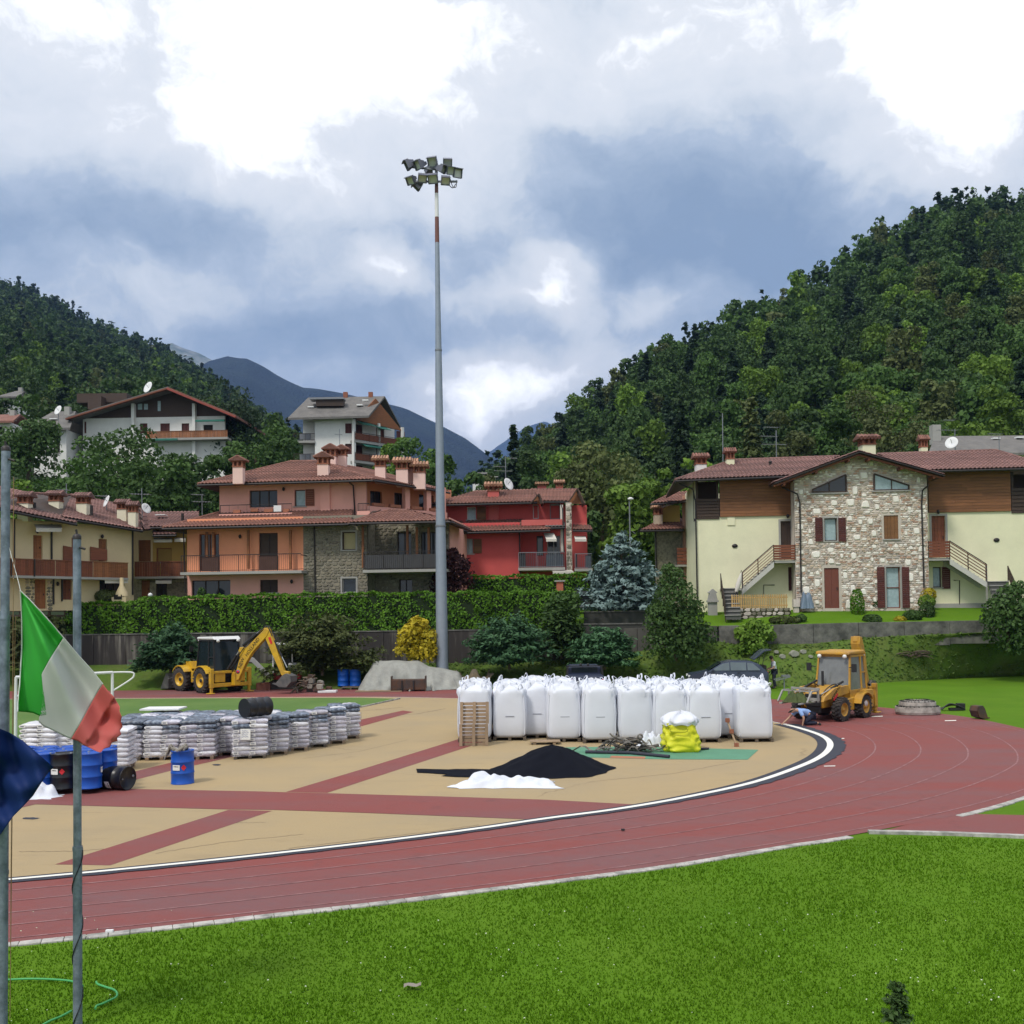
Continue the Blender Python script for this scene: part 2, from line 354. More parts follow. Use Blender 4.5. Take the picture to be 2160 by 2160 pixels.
wd = lambda f: interp(f, [0, .45, .8, 1], [.16, .2, .42, .42])
rough = lambda f: wd(f)*(1+.08*sin(f*300)+.06*sin(f*713))
ribbon(new, lambda f: wd(f)*.95, lambda f: -rough(f)-.05, .0145, 'new_rubber_strip', BLACK_R)
ribbon(new, lambda f: .05+.06*f, lambda f: -.05-.06*f, .019, 'inner_line', WHITE_LINE)
ribbon(ic[end+1:], .03, -.03, .012, 'far_inner_line', WHITE_LINE)
oc = resamp(outer, 400)
i2 = resamp(inner, 300); o2 = resamp(outer, 300)
def match(frac, k):
    pts = []
    for p in i2:
        q = min(o2, key=lambda u: (u-p).length_squared); L = (q-p).length; pts.append(p.lerp(q, frac))
    return pts
for k in range(1, 6):
    c = match(k/5.35+.015, 0); c = [sum((c[max(0, min(len(c)-1, i+j))] for j in range(-6, 7)), Vector((0, 0, 0)))/13 for i in range(len(c))]
    ribbon(c, .02, -.02, .006, 'lane_line', WORN_LINE)
near = [p for p in oc if p.y < 24.8 and p.x < G(1795, 1762).x]; far_k = [p for p in oc if p.x > G(2000, 1722).x and p.y < 36]
def kerb(c, nm):
    cc = []
    for i in range(0, len(c)-1): cc.append(c[i])
    mb = MB(); seg = 0
    for i in range(len(c)-1):
        a, b = c[i], c[i+1]; t = (b-a).normalized(); n = Vector((t.y, -t.x, 0)); w = .17
        q = .03*sin(i*1.7)*sin(i*.6); mb.bar(a+t*.003+n*(w/2+.02+q*.4), b-t*.003+n*(w/2+.02+q*.4), w*(1+q*3), .12)
    o = mb.build(nm, KERB, kind='structure', bevel=.012, off=(0, 0, 0)); o.location.z = -.045
kerb(near, 'kerb'); kerb(far_k, 'kerb_beyond_runway')
rw = [G(1660, 1782), G(1757, 1768), G(1888, 1744), G(1990, 1719), G(2160, 1718), G(2420, 1716), G(2420, 1784), G(2160, 1765), G(2000, 1759), G(1850, 1754), G(1757, 1757)]
sheet([G(1880, 1748), G(1975, 1722), G(2030, 1716), G(2160, 1719), G(3300, 1734), G(3300, 1806), G(2160, 1764), G(2000, 1757), G(1860, 1752)], -.002, 'runway', RED2)
ribbon(resamp([G(1830, 1755), G(2000, 1758.5), G(2160, 1765), G(3300, 1806)], 40), .0, -.14, .03, 'runway_kerb', KERB, .05)
Z1 = .0105
sheet([G(-300, 1652), G(0, 1657), G(279, 1665), G(540, 1670), G(603, 1672), G(690, 1674), G(760, 1676), G(940, 1681), G(1157, 1688), G(1345, 1698), G(1250, 1713), G(1114, 1729), G(940, 1722), G(760, 1715), G(574, 1709), G(482, 1708), G(170, 1700), G(75, 1697), G(-40, 1725), G(-300, 1790)], Z1, 'red_stripe', RED2)
sheet([G(116, 1824), G(232, 1826), G(574, 1711), G(482, 1709)], .0075, 'red_stripe.001', RED2)
sheet([G(603, 1671), G(690, 1673), G(760, 1650), G(965, 1583), G(1100, 1539), G(1040, 1536), G(940, 1568), G(760, 1624)], .0075, 'red_stripe.002', RED2)
sheet([G(150, 1673), G(260, 1652), G(353, 1628), G(520, 1590), G(738, 1539), G(872, 1502), G(850, 1499), G(730, 1525), G(480, 1582), G(353, 1611), G(200, 1648), G(60, 1660)], .0075, 'red_stripe.003', RED2)
sheet([G(1190, 1577), G(1330, 1575), G(1600, 1582), G(1577, 1603), G(1390, 1602), G(1225, 1598)], Z1, 'green_rubber_patch', GREEN_R)
sheet([G(1290, 1595), G(1362, 1597), G(1360, 1601), G(1286, 1599)], .012, 'orange_rubber_patch', ORANGE_R)
def patch(cx, cy, w, h, name, m, z=.012, seed=1, n=14):
    r = random.Random(seed); sheet([G(cx+w*cos(2*pi*i/n)*r.uniform(.7, 1.2), cy+h*sin(2*pi*i/n)*r.uniform(.7, 1.2)) for i in range(n)], z, name, m)
patch(66, 1727, 18, 2.2, 'dark_patch', BLACK_R, seed=3); patch(457, 1614, 10, 1.6, 'dark_patch.001', BLACK_R, seed=4)
for k, (x, y) in enumerate([(1769, 1558), (1750, 1616), (1850, 1511), (2005, 1520)]):
    sheet([G(x-12, y), G(x+12, y-.6), G(x+12, y+.9), G(x-12, y+1.4)], .009, 'start_mark', WHITE_LINE)
CRK = mat('dirt_on_tan', (.17, .125, .075), .9, var=.4, scale=3)
rr_ = random.Random(14)
for k, L in enumerate([[(610, 1790), (760, 1772), (930, 1752), (1010, 1741)], [(40, 1797), (150, 1796), (330, 1783)], [(330, 1800), (480, 1776), (640, 1760)], [(735, 1502), (790, 1498), (850, 1492)], [(800, 1512), (880, 1506), (940, 1495)], [(640, 1600), (760, 1585), (860, 1561)], [(1240, 1650), (1420, 1632), (1560, 1606)], [(380, 1745), (470, 1737), (560, 1735)]]):
    c = [p+Vector((0, rr_.uniform(-.035, .035), 0)) for p in resamp([G(*q) for q in L], 34)]; ribbon(c, .014+.02*(k in (3, 4)), -.012-.02*(k in (3, 4)), .0062, 'dirt_seam', CRK)
ig = [G(-420, 1476.5), G(0, 1475.5), G(300, 1474.2), G(760, 1472.2), G(842, 1474.6), G(800, 1484), G(736, 1497.5), G(560, 1533), G(300, 1562), G(60, 1585), G(-420, 1640)]
GR2 = mat('infield_lawn', (.075, .15, .025), .9, var=.15, scale=.2, fine=.2, fscale=20, col2=(.10, .175, .035), bump=.02, bscale=40)
sheet(ig, .016, 'infield_grass', GR2)
igk = resamp([G(842, 1474.6), G(800, 1484), G(736, 1497.5), G(560, 1533)], 40); ribbon(igk, 0, .07, .0, 'infield_edge_kerb', KERB, .07)
# ------------------------------------------------------------------ bank, retaining walls, terrace
foot = [(-500, 1461, 0), (-100, 1457, 0), (300, 1455, 0), (760, 1452, 0), (1100, 1448, 0), (1350, 1444, 0), (1550, 1443, 0), (1700, 1449, 0), (1900, 1437, 0), (2160, 1424, 0), (2700, 1400, 0)]
top = [(-500, 1408, 63.5), (-100, 1406, 63.5), (300, 1402, 63.5), (760, 1398, 63.5), (1100, 1398, 63.5), (1350, 1374, 63.), (1510, 1355, 62.), (1550, 1357, 62.), (1700, 1359, 61.), (1850, 1344, 61.), (2100, 1333, 61.), (2700, 1305, 62.)]
fp = catmull([G(x, y) for x, y, _ in foot], 20); tp = catmull([P(x, y, Y) for x, y, Y in top], 20)
fp = [Vector((np.interp(q, [v.x for v in fp], [v.x for v in fp]), 0, 0)) and v for v, q in zip(fp, [0]*len(fp))]
NB = 260; xs = np.linspace(-46, 46, NB); fx = [v.x for v in fp]; fy = [v.y for v in fp]; tx = [v.x for v in tp]; ty = [v.y for v in tp]; tz = [v.z for v in tp]
def bank_at(X, t):
    y0 = interp(X, fx, fy); y1 = interp(X, tx, ty); z1 = interp(X, tx, tz); e = t*t*(3-2*t)*.6+t*.4
    return Vector((X, y0+(y1-y0)*t, -.02+z1*e))
rng = np.random.default_rng(3); rows = []
for i in range(15):
    t = i/14; rows.append([bank_at(X, t)+Vector((0, 0, (rng.normal()*.035+.09*sin(X*1.3+i)*sin(X*.37+2*i))*(0 < i < 14))) for X in xs])
rows.append([bank_at(X, 1)+Vector((0, .4, .1)) for X in xs])
struct(MB().grid(rows), 'bank', BANK)
def wall_top(X):  return interp(X, [-46, -25, 5, 13, 14, 20, 46], [3.2, 3.2, 3.2, 3.35, 3.35, 3.45, 3.6])
rows = []
for i, (dy, zz) in enumerate([(.25, 0), (1.5, .15), (3.2, .6), (5, .85), (14, .9), (40, 1.2), (60, 3)]):
    rows.append([Vector((X, interp(X, tx, ty)+dy, wall_top(X)-.03+zz)) for X in xs])
struct(MB().grid(rows), 'terrace', GR)
CONC = mat('stained_concrete', (.17, .165, .15), .9, var=.4, scale=.8, fine=.25, fscale=8, col2=(.055, .055, .05), bump=.02, mixc=.7)
def streak_mat():
    m = bpy.data.materials.new('streaked_concrete'); m.use_nodes = True; t = NT(m.node_tree); b = t.n['Principled BSDF']
    p = t.node('ShaderNodeTexCoord').outputs['Object']; q = t.vmath('MULTIPLY', p, (2.6, 1, .22))
    c = t.mix(t.mapr(t.noise(q, 1., 4, .6), .5, .72), (.035, .03, .03, 1), (.26, .24, .21, 1))
    c = t.mix(t.mapr(t.noise(p, .5, 3), .35, .65, 0, .8), c, (.04, .033, .03, 1))
    t.l.new(c, b.inputs['Base Color']); b.inputs['Roughness'].default_value = .9; return m
STREAK = streak_mat()
def retaining(x0, x1, ntop, panels, name, m, lab, thick=.25, cap=None):
    root = None; n = panels
    X = np.linspace(x0, x1, n+1); base = Vector(((x0+x1)/2, interp((x0+x1)/2, tx, ty), 0)); root = thing(name, base, lab, 'wall')
    for i in range(n):
        a = X[i]+.012; b = X[i+1]-.012; ya, yb = interp(a, tx, ty)+.1, interp(b, tx, ty)+.1
        mb = MB(); za, zb = wall_top(a), wall_top(b); lo = min(interp(a, tx, tz), interp(b, tx, tz))-.6; dy = Vector((0, thick, 0)); o = ((i*7) % 3-1)*.006
        mb.prism([(a, ya+o, lo), (b, yb+o, lo), (b, yb+o, zb), (a, ya+o, za)], dy); mb.build('panel', m, root, bevel=.01)
        if cap:
            mb = MB(); mb.prism([(a, ya-.04, za), (b, yb-.04, zb), (b, yb-.04, zb+.07), (a, ya-.04, za+.07)], (0, thick+.08, 0)); mb.build('coping', cap, root)
    return root
retaining(-46, G(1225, 1500).x*0+6.0, None, 26, 'retaining_wall', STREAK, 'dark streaked concrete retaining wall below the long hedge', cap=CONC)
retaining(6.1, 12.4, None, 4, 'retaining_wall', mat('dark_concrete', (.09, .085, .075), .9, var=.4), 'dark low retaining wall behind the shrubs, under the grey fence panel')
retaining(12.5, 45, None, 12, 'retaining_wall', CONC, 'grey stained concrete retaining wall below the stone house lawn', cap=None)
# ------------------------------------------------------------------ hills and mountains
def fbm(x, y, seed=0, oct=5, f=1.):
    r = np.random.default_rng(seed); s = 0; a = 1
    for _ in range(oct):
        A = r.uniform(0, 2*pi, 6); s = s+a*(np.sin(x*f*cos(A[0])+y*f*sin(A[0])+A[1])*np.sin(x*f*.8*cos(A[2])+y*f*.8*sin(A[2])+A[3])); f *= 2.03; a *= .52
    return s
class Hill:
    def __init__(s, sky, y0, ytop, zbase, power=1.0, drop=0., n=120, rows=40, rough=0., seed=1, f=.02, x0=None, x1=None):
        s.sx = [p[0] for p in sky]; s.sy = [p[1] for p in sky]; s.y0 = y0; s.ytop = ytop; s.zb = zbase; s.pw = power; s.drop = drop; s.rough = rough; s.seed = seed; s.f = f
        s.a = x0 if x0 is not None else s.sx[0]; s.b = x1 if x1 is not None else s.sx[-1]; s.n = n; s.rows = rows
    def at(s, px, t):
        Yt = s.ytop(px) if callable(s.ytop) else s.ytop; Y0 = s.y0(px) if callable(s.y0) else s.y0; zb = s.zb(px) if callable(s.zb) else s.zb
        top = P(px, interp(px, s.sx, s.sy), Yt); zt = top.z-s.drop
        Y = Y0+(Yt-Y0)*min(t, 1.0)+(max(t-1, 0))*(Yt-Y0); X = top.x*Y/Yt
        z = zb+(zt-zb)*(min(t, 1)**s.pw)-max(t-1, 0)*(zt-zb)*.9
        if s.rough: z += s.rough*float(fbm(X, Y, s.seed, 5, s.f))*min(1, t*3)*(1 if t < 1.001 else .5)
        return Vector((X, Y, z))
    def build(s, name, m):
        rows = [[s.at(px, t) for px in np.linspace(s.a, s.b, s.n)] for t in list(np.linspace(0, 1, s.rows))+[1.25, 1.7]]
        return struct(MB().grid(rows), name, m)
FLOOR = mat('forest_floor', (.018, .032, .012), .95, var=.4, scale=.15, fine=.3, fscale=2)
def forest_far(name):
    m = bpy.data.materials.new(name); m.use_nodes = True; t = NT(m.node_tree); b = t.n['Principled BSDF']
    p = t.node('ShaderNodeTexCoord').outputs['Object']; vor = t.node('ShaderNodeTexVoronoi'); t.set(vor, 'Vector', p); vor.inputs['Scale'].default_value = .11
    c = t.mix(t.mapr(t.noise(p, .006, 5, .65), .38, .62), (.007, .013, .019, 1), (.017, .028, .026, 1))
    k = t.mapr(t.noise(p, .10, 3), .2, .8, .55, 1.45); c = t.mix(1., c, k, 'MULTIPLY')
    t.l.new(c, b.inputs['Base Color']); b.inputs['Roughness'].default_value = .95; b.inputs['Specular IOR Level'].default_value = .1
    bn = t.node('ShaderNodeBump'); bn.inputs['Strength'].default_value = 1; bn.inputs['Distance'].default_value = 6
    t.l.new(vor.outputs[0], bn.inputs['Height']); t.l.new(bn.outputs[0], b.inputs['Normal']); return m
FARF = forest_far('far_forest'); ROCK = mat('far_rock', (.20, .21, .19), .95, var=.5, scale=.01, fine=.3, fscale=.05, col2=(.05, .08, .05))
midm = Hill([(-900, 700), (-300, 760), (200, 800), (330, 800), (400, 772), (440, 748), (480, 736), (520, 744), (580, 782), (640, 812), (720, 822), (780, 830), (860, 854), (920, 880), (980, 910), (1030, 945), (1070, 975), (1110, 1010), (1200, 1060), (1500, 1100)], 1500, 3200, 0, 1.0, 12, 420, 150, 15, 5, .0045)
midm.build('dark_mountain', FARF)
Hill([(100, 800), (250, 760), (330, 728), (362, 718), (400, 734), (450, 760), (520, 800), (700, 860)], 2600, 4600, 0, 1.0, 0, 120, 50, 25, 9, .004).build('rocky_peak', ROCK)
Hill([(600, 1100), (900, 1030), (1030, 955), (1070, 925), (1108, 895), (1150, 884), (1190, 900), (1260, 870), (1400, 800), (1700, 780)], 4500, 7500, 0, 1.0, 0, 160, 50, 30, 4, .003).build('distant_mountain', FARF)
def mid_z(px): return interp(px, [-1500, -200, 0, 500, 640, 800, 1000, 1300, 1700, 2300], [34, 28, 26, 23, 19, 12, 5, 4.4, 4.4, 4.4])
lh = Hill([(-1400, 520), (-500, 520), (-100, 560), (0, 590), (100, 628), (200, 684), (300, 722), (345, 733), (400, 768), (470, 812), (540, 868), (620, 925), (720, 985), (850, 1050)], lambda p: 140, lambda p: interp(p, [-500, 0, 350, 850], [800, 780, 740, 420]), lambda p: mid_z(p), 1.1, 6.0, 120, 40, 1.5, 2, .03)
lh.build('left_hill', FLOOR)
rh = Hill([(1000, 1015), (1060, 968), (1100, 944), (1152, 916), (1219, 872), (1286, 824), (1342, 772), (1420, 728), (1476, 700), (1565, 662), (1666, 610), (1744, 578), (1789, 550), (1878, 494), (1945, 444), (2023, 412), (2068, 416), (2160, 414), (2300, 400), (2700, 380), (3400, 420)], lambda p: interp(p, [1000, 1250, 1600], [128, 112, 100]), lambda p: interp(p, [1000, 1150, 1400, 1700, 2200], [300, 270, 260, 300, 330]), 4.5, 1.05, 6.5, 120, 40, 1.5, 8, .03)
rh.build('right_hill', FLOOR)
def slope_at(px, t):
    Y = 84+(130-84)*t; q = P(px, 1285, Y); e = t*t*(3-2*t)*.7+.3*t
    return Vector((q.x, Y, 4.1+(mid_z(px)-4.1)*e))
struct(MB().grid([[slope_at(px, t) for px in np.linspace(-1500, 2600, 140)] for t in np.linspace(0, 1, 14)]), 'hillside', FLOOR)
def slope_pt(px, Y): return slope_at(px, (Y-84)/46)
# ------------------------------------------------------------------ forest
rng = np.random.default_rng(11)
def tree_arr(kind, h, w, n, leaf, seed):
    r = np.random.default_rng(seed)
    if kind == 'fir':
        c, nor = conifer_leaves(h, w, n, r, .08, leaf); return leaf_quads(c, nor, leaf, r, 1.8, .5)
    c, nor = lump_points(broad_lumps(h, w, r, 13, .15), n, r); return leaf_quads(c, nor, leaf, r, 1.4, .7)
KINDS = [('broad', LM_DARK), ('broad', LM_DARK), ('broad', LM_MID), ('broad', LM_MID), ('fir', LM_FIR), ('fir', LM_FIR), ('broad', LM_BRIGHT), ('broad', LM_OLIVE)]
KW = np.array([.22, .16, .2, .12, .12, .08, .05, .05]); KW /= KW.sum()
NEAR = [];
for i, (k, m) in enumerate(KINDS):
    V = tree_arr(k, 10 if k == 'broad' else 11, 6.6 if k == 'broad' else 5.2, 2300, .37 if k == 'broad' else .34, 50+i)
    me = fastmesh('forest_tree', V, 4, [m, BARK]); bm = bmesh.new(); bm.from_mesh(me); tm = trunk_mb(6, .18, rng, 3, 1.2).mesh('t', [m, BARK])
    for p in tm.polygons: p.material_index = 1
    bm.from_mesh(tm); bm.to_mesh(me); bm.free(); NEAR.append(me)
FARV, LOWV, TINYV = [[[tree_arr(k, 10 if k == 'broad' else 11, 6.6 if k == 'broad' else 4.8, N, L if k == 'broad' else L*.92, 80+i*3+j) for j in range(3)] for i, (k, m) in enumerate(KINDS)] for N, L in ((780, .48), (330, .74), (150, 1.15))]
KLAB = ['dark green round crowned tree in the wood on the right hill', 'dark green round crowned tree in the wood on the right hill', 'fresh green leafy tree in the wood on the right hill', 'fresh green leafy tree in the wood on the right hill',
        'dark pointed fir in the wood on the right hill', 'dark pointed fir in the wood on the right hill', 'light yellow green tree in the wood on the right hill', 'dull olive green tree in the wood on the right hill']
def scatter(hill, px0, px1, n, spacing, rng, t0=0., t1=1.02):
    pts = []; cell = {}
    for _ in range(n):
        px = rng.uniform(px0, px1); t = rng.uniform(t0, t1); p = hill.at(px, t); k = (int(p.x//spacing), int(p.y//spacing))
        if any((p-q).length_squared < spacing**2 for a in (-1, 0, 1) for b in (-1, 0, 1) for q in cell.get((k[0]+a, k[1]+b), [])): continue
        cell.setdefault(k, []).append(p); pts.append((p, px, t))
    return pts
pts = scatter(rh, 1010, 2420, 9000, 4.6, rng)
def bright_bias(px, t): return max(0, min(1, (px-1500)/500))*max(0, 1-abs(t-.3)*2.2)
items = []
for p, px, t in pts:
    w = KW.copy(); b = bright_bias(px, t); w[6] += .16*b; w[2] += .2*b; w[0] *= 1-.5*b
    if t > .55: w[4] += .10; w[0] += .1
    w /= w.sum(); items.append((p, px, t, int(rng.choice(8, p=w)), rng.uniform(.72, 1.25)))
items.sort(key=lambda q: (q[0].y/q[4]) if 1000 < q[1] < 2165 else 1e9)
for p, px, t, k, s in items[:290]:
    o = bpy.data.objects.new('forest_tree', NEAR[k]); C.objects.link(o); o.location = p-Vector((0, 0, .4)); o.rotation_euler = (0, 0, rng.uniform(0, 6.28)); q = s*rng.uniform(.85, 1.2); o.scale = (q, q, s*rng.uniform(.95, 1.25))
    tag(o, KLAB[k], 'tree', 'trees of the wood on the right hill')
def joined_forest(name, items, h0=1.0):
    VV = []; MI = []; T = []; mats = [];
    for k, (kk, m) in enumerate(KINDS): mats.append(m)
    for p, px, t, k, s in items:
        V = (FARV if p.y < 235 else LOWV if p.y < 420 else TINYV)[k][rng.integers(0, 3)]; a = rng.uniform(0, 6.28); c, sn = cos(a), sin(a); q = s*rng.uniform(.85, 1.15)
        X = np.stack([(V[..., 0]*c-V[..., 1]*sn)*q, (V[..., 0]*sn+V[..., 1]*c)*q, V[..., 2]*s*h0*rng.uniform(.95, 1.2)], -1)+np.array([p.x, p.y, p.z-.5])
        VV.append(X); MI.append(np.full(len(X), k)); T.append(np.tile(rng.uniform(.75, 1.25)*np.array([1, 1, 1.]), (len(X), 1)))
    me = fastmesh(name, np.concatenate(VV), 4, mats, np.concatenate(MI), np.concatenate(T)); o = bpy.data.objects.new(name, me); C.objects.link(o); o['kind'] = 'stuff'; return o
joined_forest('hillside_wood', items[290:])
rng = np.random.default_rng(12)
lit = []
for p, px, t in scatter(lh, -420, 900, 16000, 6.6, rng):
    w = KW.copy();
    if t > .5: w[4] += .5*(t-.3); w[0] += .3
    else: w[2] += .15; w[6] += .02
    w /= w.sum(); lit.append((p, px, t, int(rng.choice(8, p=w)), rng.uniform(.7, 1.2)))
joined_forest('left_hill_wood', lit)
# ------------------------------------------------------------------ trees behind the houses, each one built where it stands
def hill_z(x, Y):
    px = CX+x/Y*FPX; Y0 = rh.y0(px)
    return rh.at(px, (Y-Y0)/(rh.ytop(px)-Y0)).z if (Y > Y0 and px > 1000) else -1
def big_tree(px, py_top, py_base, Y, wpx, kind, lab, lm, group='trees on the slope behind the houses', n=4600, seed=None, leaf=.30, name=None, z=None, cat='tree'):
    s = seed if seed is not None else int(px*7+py_top); r = np.random.default_rng(s)
    wpx *= 1.2; b = P(px, py_base, Y); b.z = z if z is not None else max(slope_pt(px, Y).z, hill_z(b.x, Y))-.3
    h = P(px, py_top, Y).z-b.z; w = wpx/FPX*Y
    if kind == 'fir': c, nor = conifer_leaves(h, w, n, r, .06, leaf); V = leaf_quads(c, nor, leaf, r, 1.9, .5)
    else: c, nor = lump_points(broad_lumps(h, w, r, 20, .12), n, r); V = leaf_quads(c, nor, leaf, r, 1.5, .7)
    return plant(name or ('fir_tree' if kind == 'fir' else 'broadleaf_tree'), b, lab, cat, V, lm, group, trunk_mb(h*.75, max(.06, w*.035), r, 5, w*.22))
GREEN = [('dark leafy tree', LM_DARK), ('green leafy tree', LM_MID), ('light green tree', LM_BRIGHT), ('olive green tree', LM_OLIVE)]
for (px, t, bt, Y, w, k, lab) in [
        (120, 985, 1080, 92, 150, 1, 'leafy green tree just right of the left flagpole top, over the tiled roofs'),
        (250, 885, 1075, 100, 190, 1, 'bushy bright tree in front of the chalet, left of its balcony'),
        (190, 930, 1080, 96, 150, 1, 'bushy tree below the left end of the chalet'),
        (330, 935, 1080, 96, 150, 1, 'leafy tree below the chalet balcony, in the middle of the slope'),
        (400, 950, 1085, 98, 140, 0, 'dark leafy tree below the right end of the chalet'),
        (300, 1010, 1100, 88, 150, 0, 'low dark tree behind the third chimney of the yellow houses'),
        (60, 880, 1060, 108, 150, 0, 'dark tree beside the grey roofed house at the left edge'),
        (20, 1000, 1090, 90, 110, 2, 'light green shrub tree behind the roofs at the left edge'),
        (540, 880, 1030, 104, 150, 1, 'round green tree between the chalet and the white apartment block'),
        (470, 950, 1080, 94, 110, 1, 'green tree left of the pink house chimney'),
        (360, 1030, 1100, 84, 110, 1, 'small bright tree behind the roof aerials'),
        (590, 920, 1030, 100, 100, 0, 'dark tree against the left wall of the white apartment block'),
        (880, 885, 1040, 110, 120, 1, 'green tree to the right of the white apartment block'),
        (905, 930, 1050, 100, 110, 1, 'green tree behind the floodlight mast'),
        (960, 940, 1060, 92, 90, 1, 'tall bushy tree right of the floodlight mast'),
        (1000, 975, 1070, 96, 80, 0, 'dark tree above the left roof end of the red house'),
        (215, 960, 1090, 90, 170, 1, 'wide leafy tree right behind the middle of the terraced roofs'), (330, 975, 1090, 89, 150, 1, 'leafy tree behind the rightmost terraced chimneys'), (420, 985, 1085, 93, 130, 1, 'green tree between the terraced roofs and the pink upper storey'),
        (830, 905, 1040, 112, 90, 2, 'light green tree close behind the chimneys of the pink house')]:
    big_tree(px, t, bt, Y, w, 'b', lab, GREEN[k][1])
big_tree(480, 805, 1000, 122, 140, 'b', 'very dark broad tree right of the chalet roof', LM_FIR, n=3200)
big_tree(365, 795, 900, 135, 50, 'fir', 'dark fir peeking over the chalet roof ridge', LM_FIR, n=1200)
for (px, t, bt, Y, w, kind, lm, lab) in [
        (1085, 905, 1100, 115, 60, 'fir', LM_FIR, 'pointed dark fir at the valley notch behind the red house'),
        (1040, 990, 1080, 100, 80, 'b', LM_OLIVE, 'olive tree behind the big aerial of the red house'),
        (1130, 930, 1110, 106, 100, 'b', LM_DARK, 'dark tree behind the right chimneys of the red house'),
        (1190, 955, 1180, 92, 150, 'b', LM_OLIVE, 'brownish green tree right above the red house gable'),
        (1270, 935, 1190, 90, 170, 'b', LM_OLIVE, 'tall olive green tree between the red house and the stone house'),
        (1215, 1050, 1220, 82, 120, 'b', LM_DARK, 'dark shrubby tree behind the blue spruce, to its left'),
        (1330, 1010, 1190, 80, 120, 'b', LM_BRIGHT, 'bright yellow green tree behind the white lamp post'),
        (1395, 975, 1150, 84, 100, 'b', LM_BRIGHT, 'light green tree left of the stone house chimneys'),
        (1480, 905, 1080, 95, 110, 'b', LM_BRIGHT, 'bright tree behind the two left chimneys of the stone house'),
        (1350, 905, 1080, 104, 110, 'b', LM_DARK, 'dark green tree above the lamp post on the lower hill'),
        (1440, 860, 1040, 108, 90, 'fir', LM_FIR, 'tall fir left of the tall thin mast'),
        (1585, 850, 1000, 105, 110, 'fir', LM_OLIVE, 'layered olive conifer behind the roof aerial of the stone house'),
        (1660, 850, 1000, 112, 110, 'b', LM_OLIVE, 'golden green tree behind the stone house ridge'),
        (1830, 800, 1000, 118, 150, 'b', LM_OLIVE, 'large layered tree above the stone gable'),
        (1900, 830, 1000, 114, 130, 'b', LM_OLIVE, 'large olive tree right of the gable chimney'),
        (2000, 870, 1000, 104, 110, 'b', LM_MID, 'green tree behind the grey roofed building'),
        (2120, 800, 1000, 112, 110, 'b', LM_BRIGHT, 'light green tree near the right edge above the grey roof'),
        (1780, 860, 990, 108, 100, 'b', LM_MID, 'fresh green tree left of the gable top'),
        (1930, 920, 985, 96, 90, 'b', LM_MID, 'small bright bush showing over the ridge between two chimneys'),
        (2090, 895, 985, 100, 70, 'b', LM_BRIGHT, 'small light tree right of the satellite dish roof')]:
    big_tree(px, t, bt, Y, w, kind, lab, lm, 'trees at the foot of the right hill')
def lumpy(name, px, py0, py1, Y, lumps, lab, lm, n, leaf, cat='shrub', group=None, aspect=1.5, jitter=.7, zbase=None, rad=None):
    """lumps in photo pixels: (px, py, radius px)"""
    r = np.random.default_rng(int(px*3+py0)); b = P(px, py1, Y)
    L = []
    for (x, y, q) in lumps:
        p = P(x, y, Y); rr = q/FPX*Y
        for dy in (-.55, .0, .55): L.append((p.x-b.x, dy*rr*1.2, p.z-b.z, rr*(1 if dy == 0 else .78), 1.))
    c, nor = lump_points(L, n, r, .2);
    V = leaf_quads(c, nor, leaf, r, aspect, jitter)
    return plant(name, b, lab, cat, V, lm, group, trunk_mb(max(.4, (P(px, py0, Y).z-b.z)*.6), .09, r, 4, .6))
lumpy('dark_shrub', 1425, 1215, 1395, 60, [(1418, 1225, 30), (1425, 1270, 48), (1395, 1310, 40), (1440, 1330, 52), (1480, 1345, 34), (1400, 1360, 44), (1440, 1375, 48), (1385, 1290, 22), (1460, 1290, 30), (1410, 1205, 16)], 'tall dark green shrub below the concrete stairs', LM_DARK, 6500, .15)
r = np.random.default_rng(5); b = P(1315, 1292, 66); h = P(1315, 1128, 66).z-b.z; VV = []
for (dx, hh, w, n) in ((0, 1., 4.4, 2400), (-.85, .84, 3.6, 1600), (.9, .88, 3.6, 1600), (-.3, .95, 3.0, 900), (1.35, .62, 2.8, 1100), (-1.4, .64, 2.8, 1100)):
    c, nor = conifer_leaves(h*hh, w, n, r, .02, .2, -.05, .75); c[:, 0] += dx; VV.append(leaf_quads(c, nor, .19, r, 2.2, .6))
plant('blue_spruce', b, 'silvery blue spruce beside the grey fence panel', 'tree', np.concatenate(VV), LM_BLUE, None, trunk_mb(h*.95, .12, r, 0))
lumpy('conifer_bush', 2125, 1235, 1370, 58.5, [(2130, 1260, 28), (2150, 1245, 20), (2110, 1290, 34), (2150, 1300, 40), (2120, 1335, 42), (2160, 1340, 40), (2090, 1310, 22), (2140, 1365, 34), (2190, 1300, 50), (2200, 1350, 40)], 'dark green pine bush at the right edge beside the wall', LM_DARK, 6000, .15)
lumpy('yellow_shrub', 883, 1312, 1402, 60.5, [(880, 1325, 22), (868, 1345, 30), (900, 1350, 26), (860, 1370, 28), (890, 1380, 30), (905, 1375, 20), (878, 1308, 10), (895, 1318, 12)], 'golden yellow shrub beside the floodlight mast', LM_YEL, 2600, .17)
lumpy('lime_shrub', 1590, 1310, 1392, 61, [(1592, 1325, 20), (1570, 1340, 22), (1612, 1340, 24), (1590, 1358, 28), (1575, 1370, 18), (1608, 1372, 16)], 'lime green bush in front of the grey wall', LM_BRIGHT, 2200, .17)
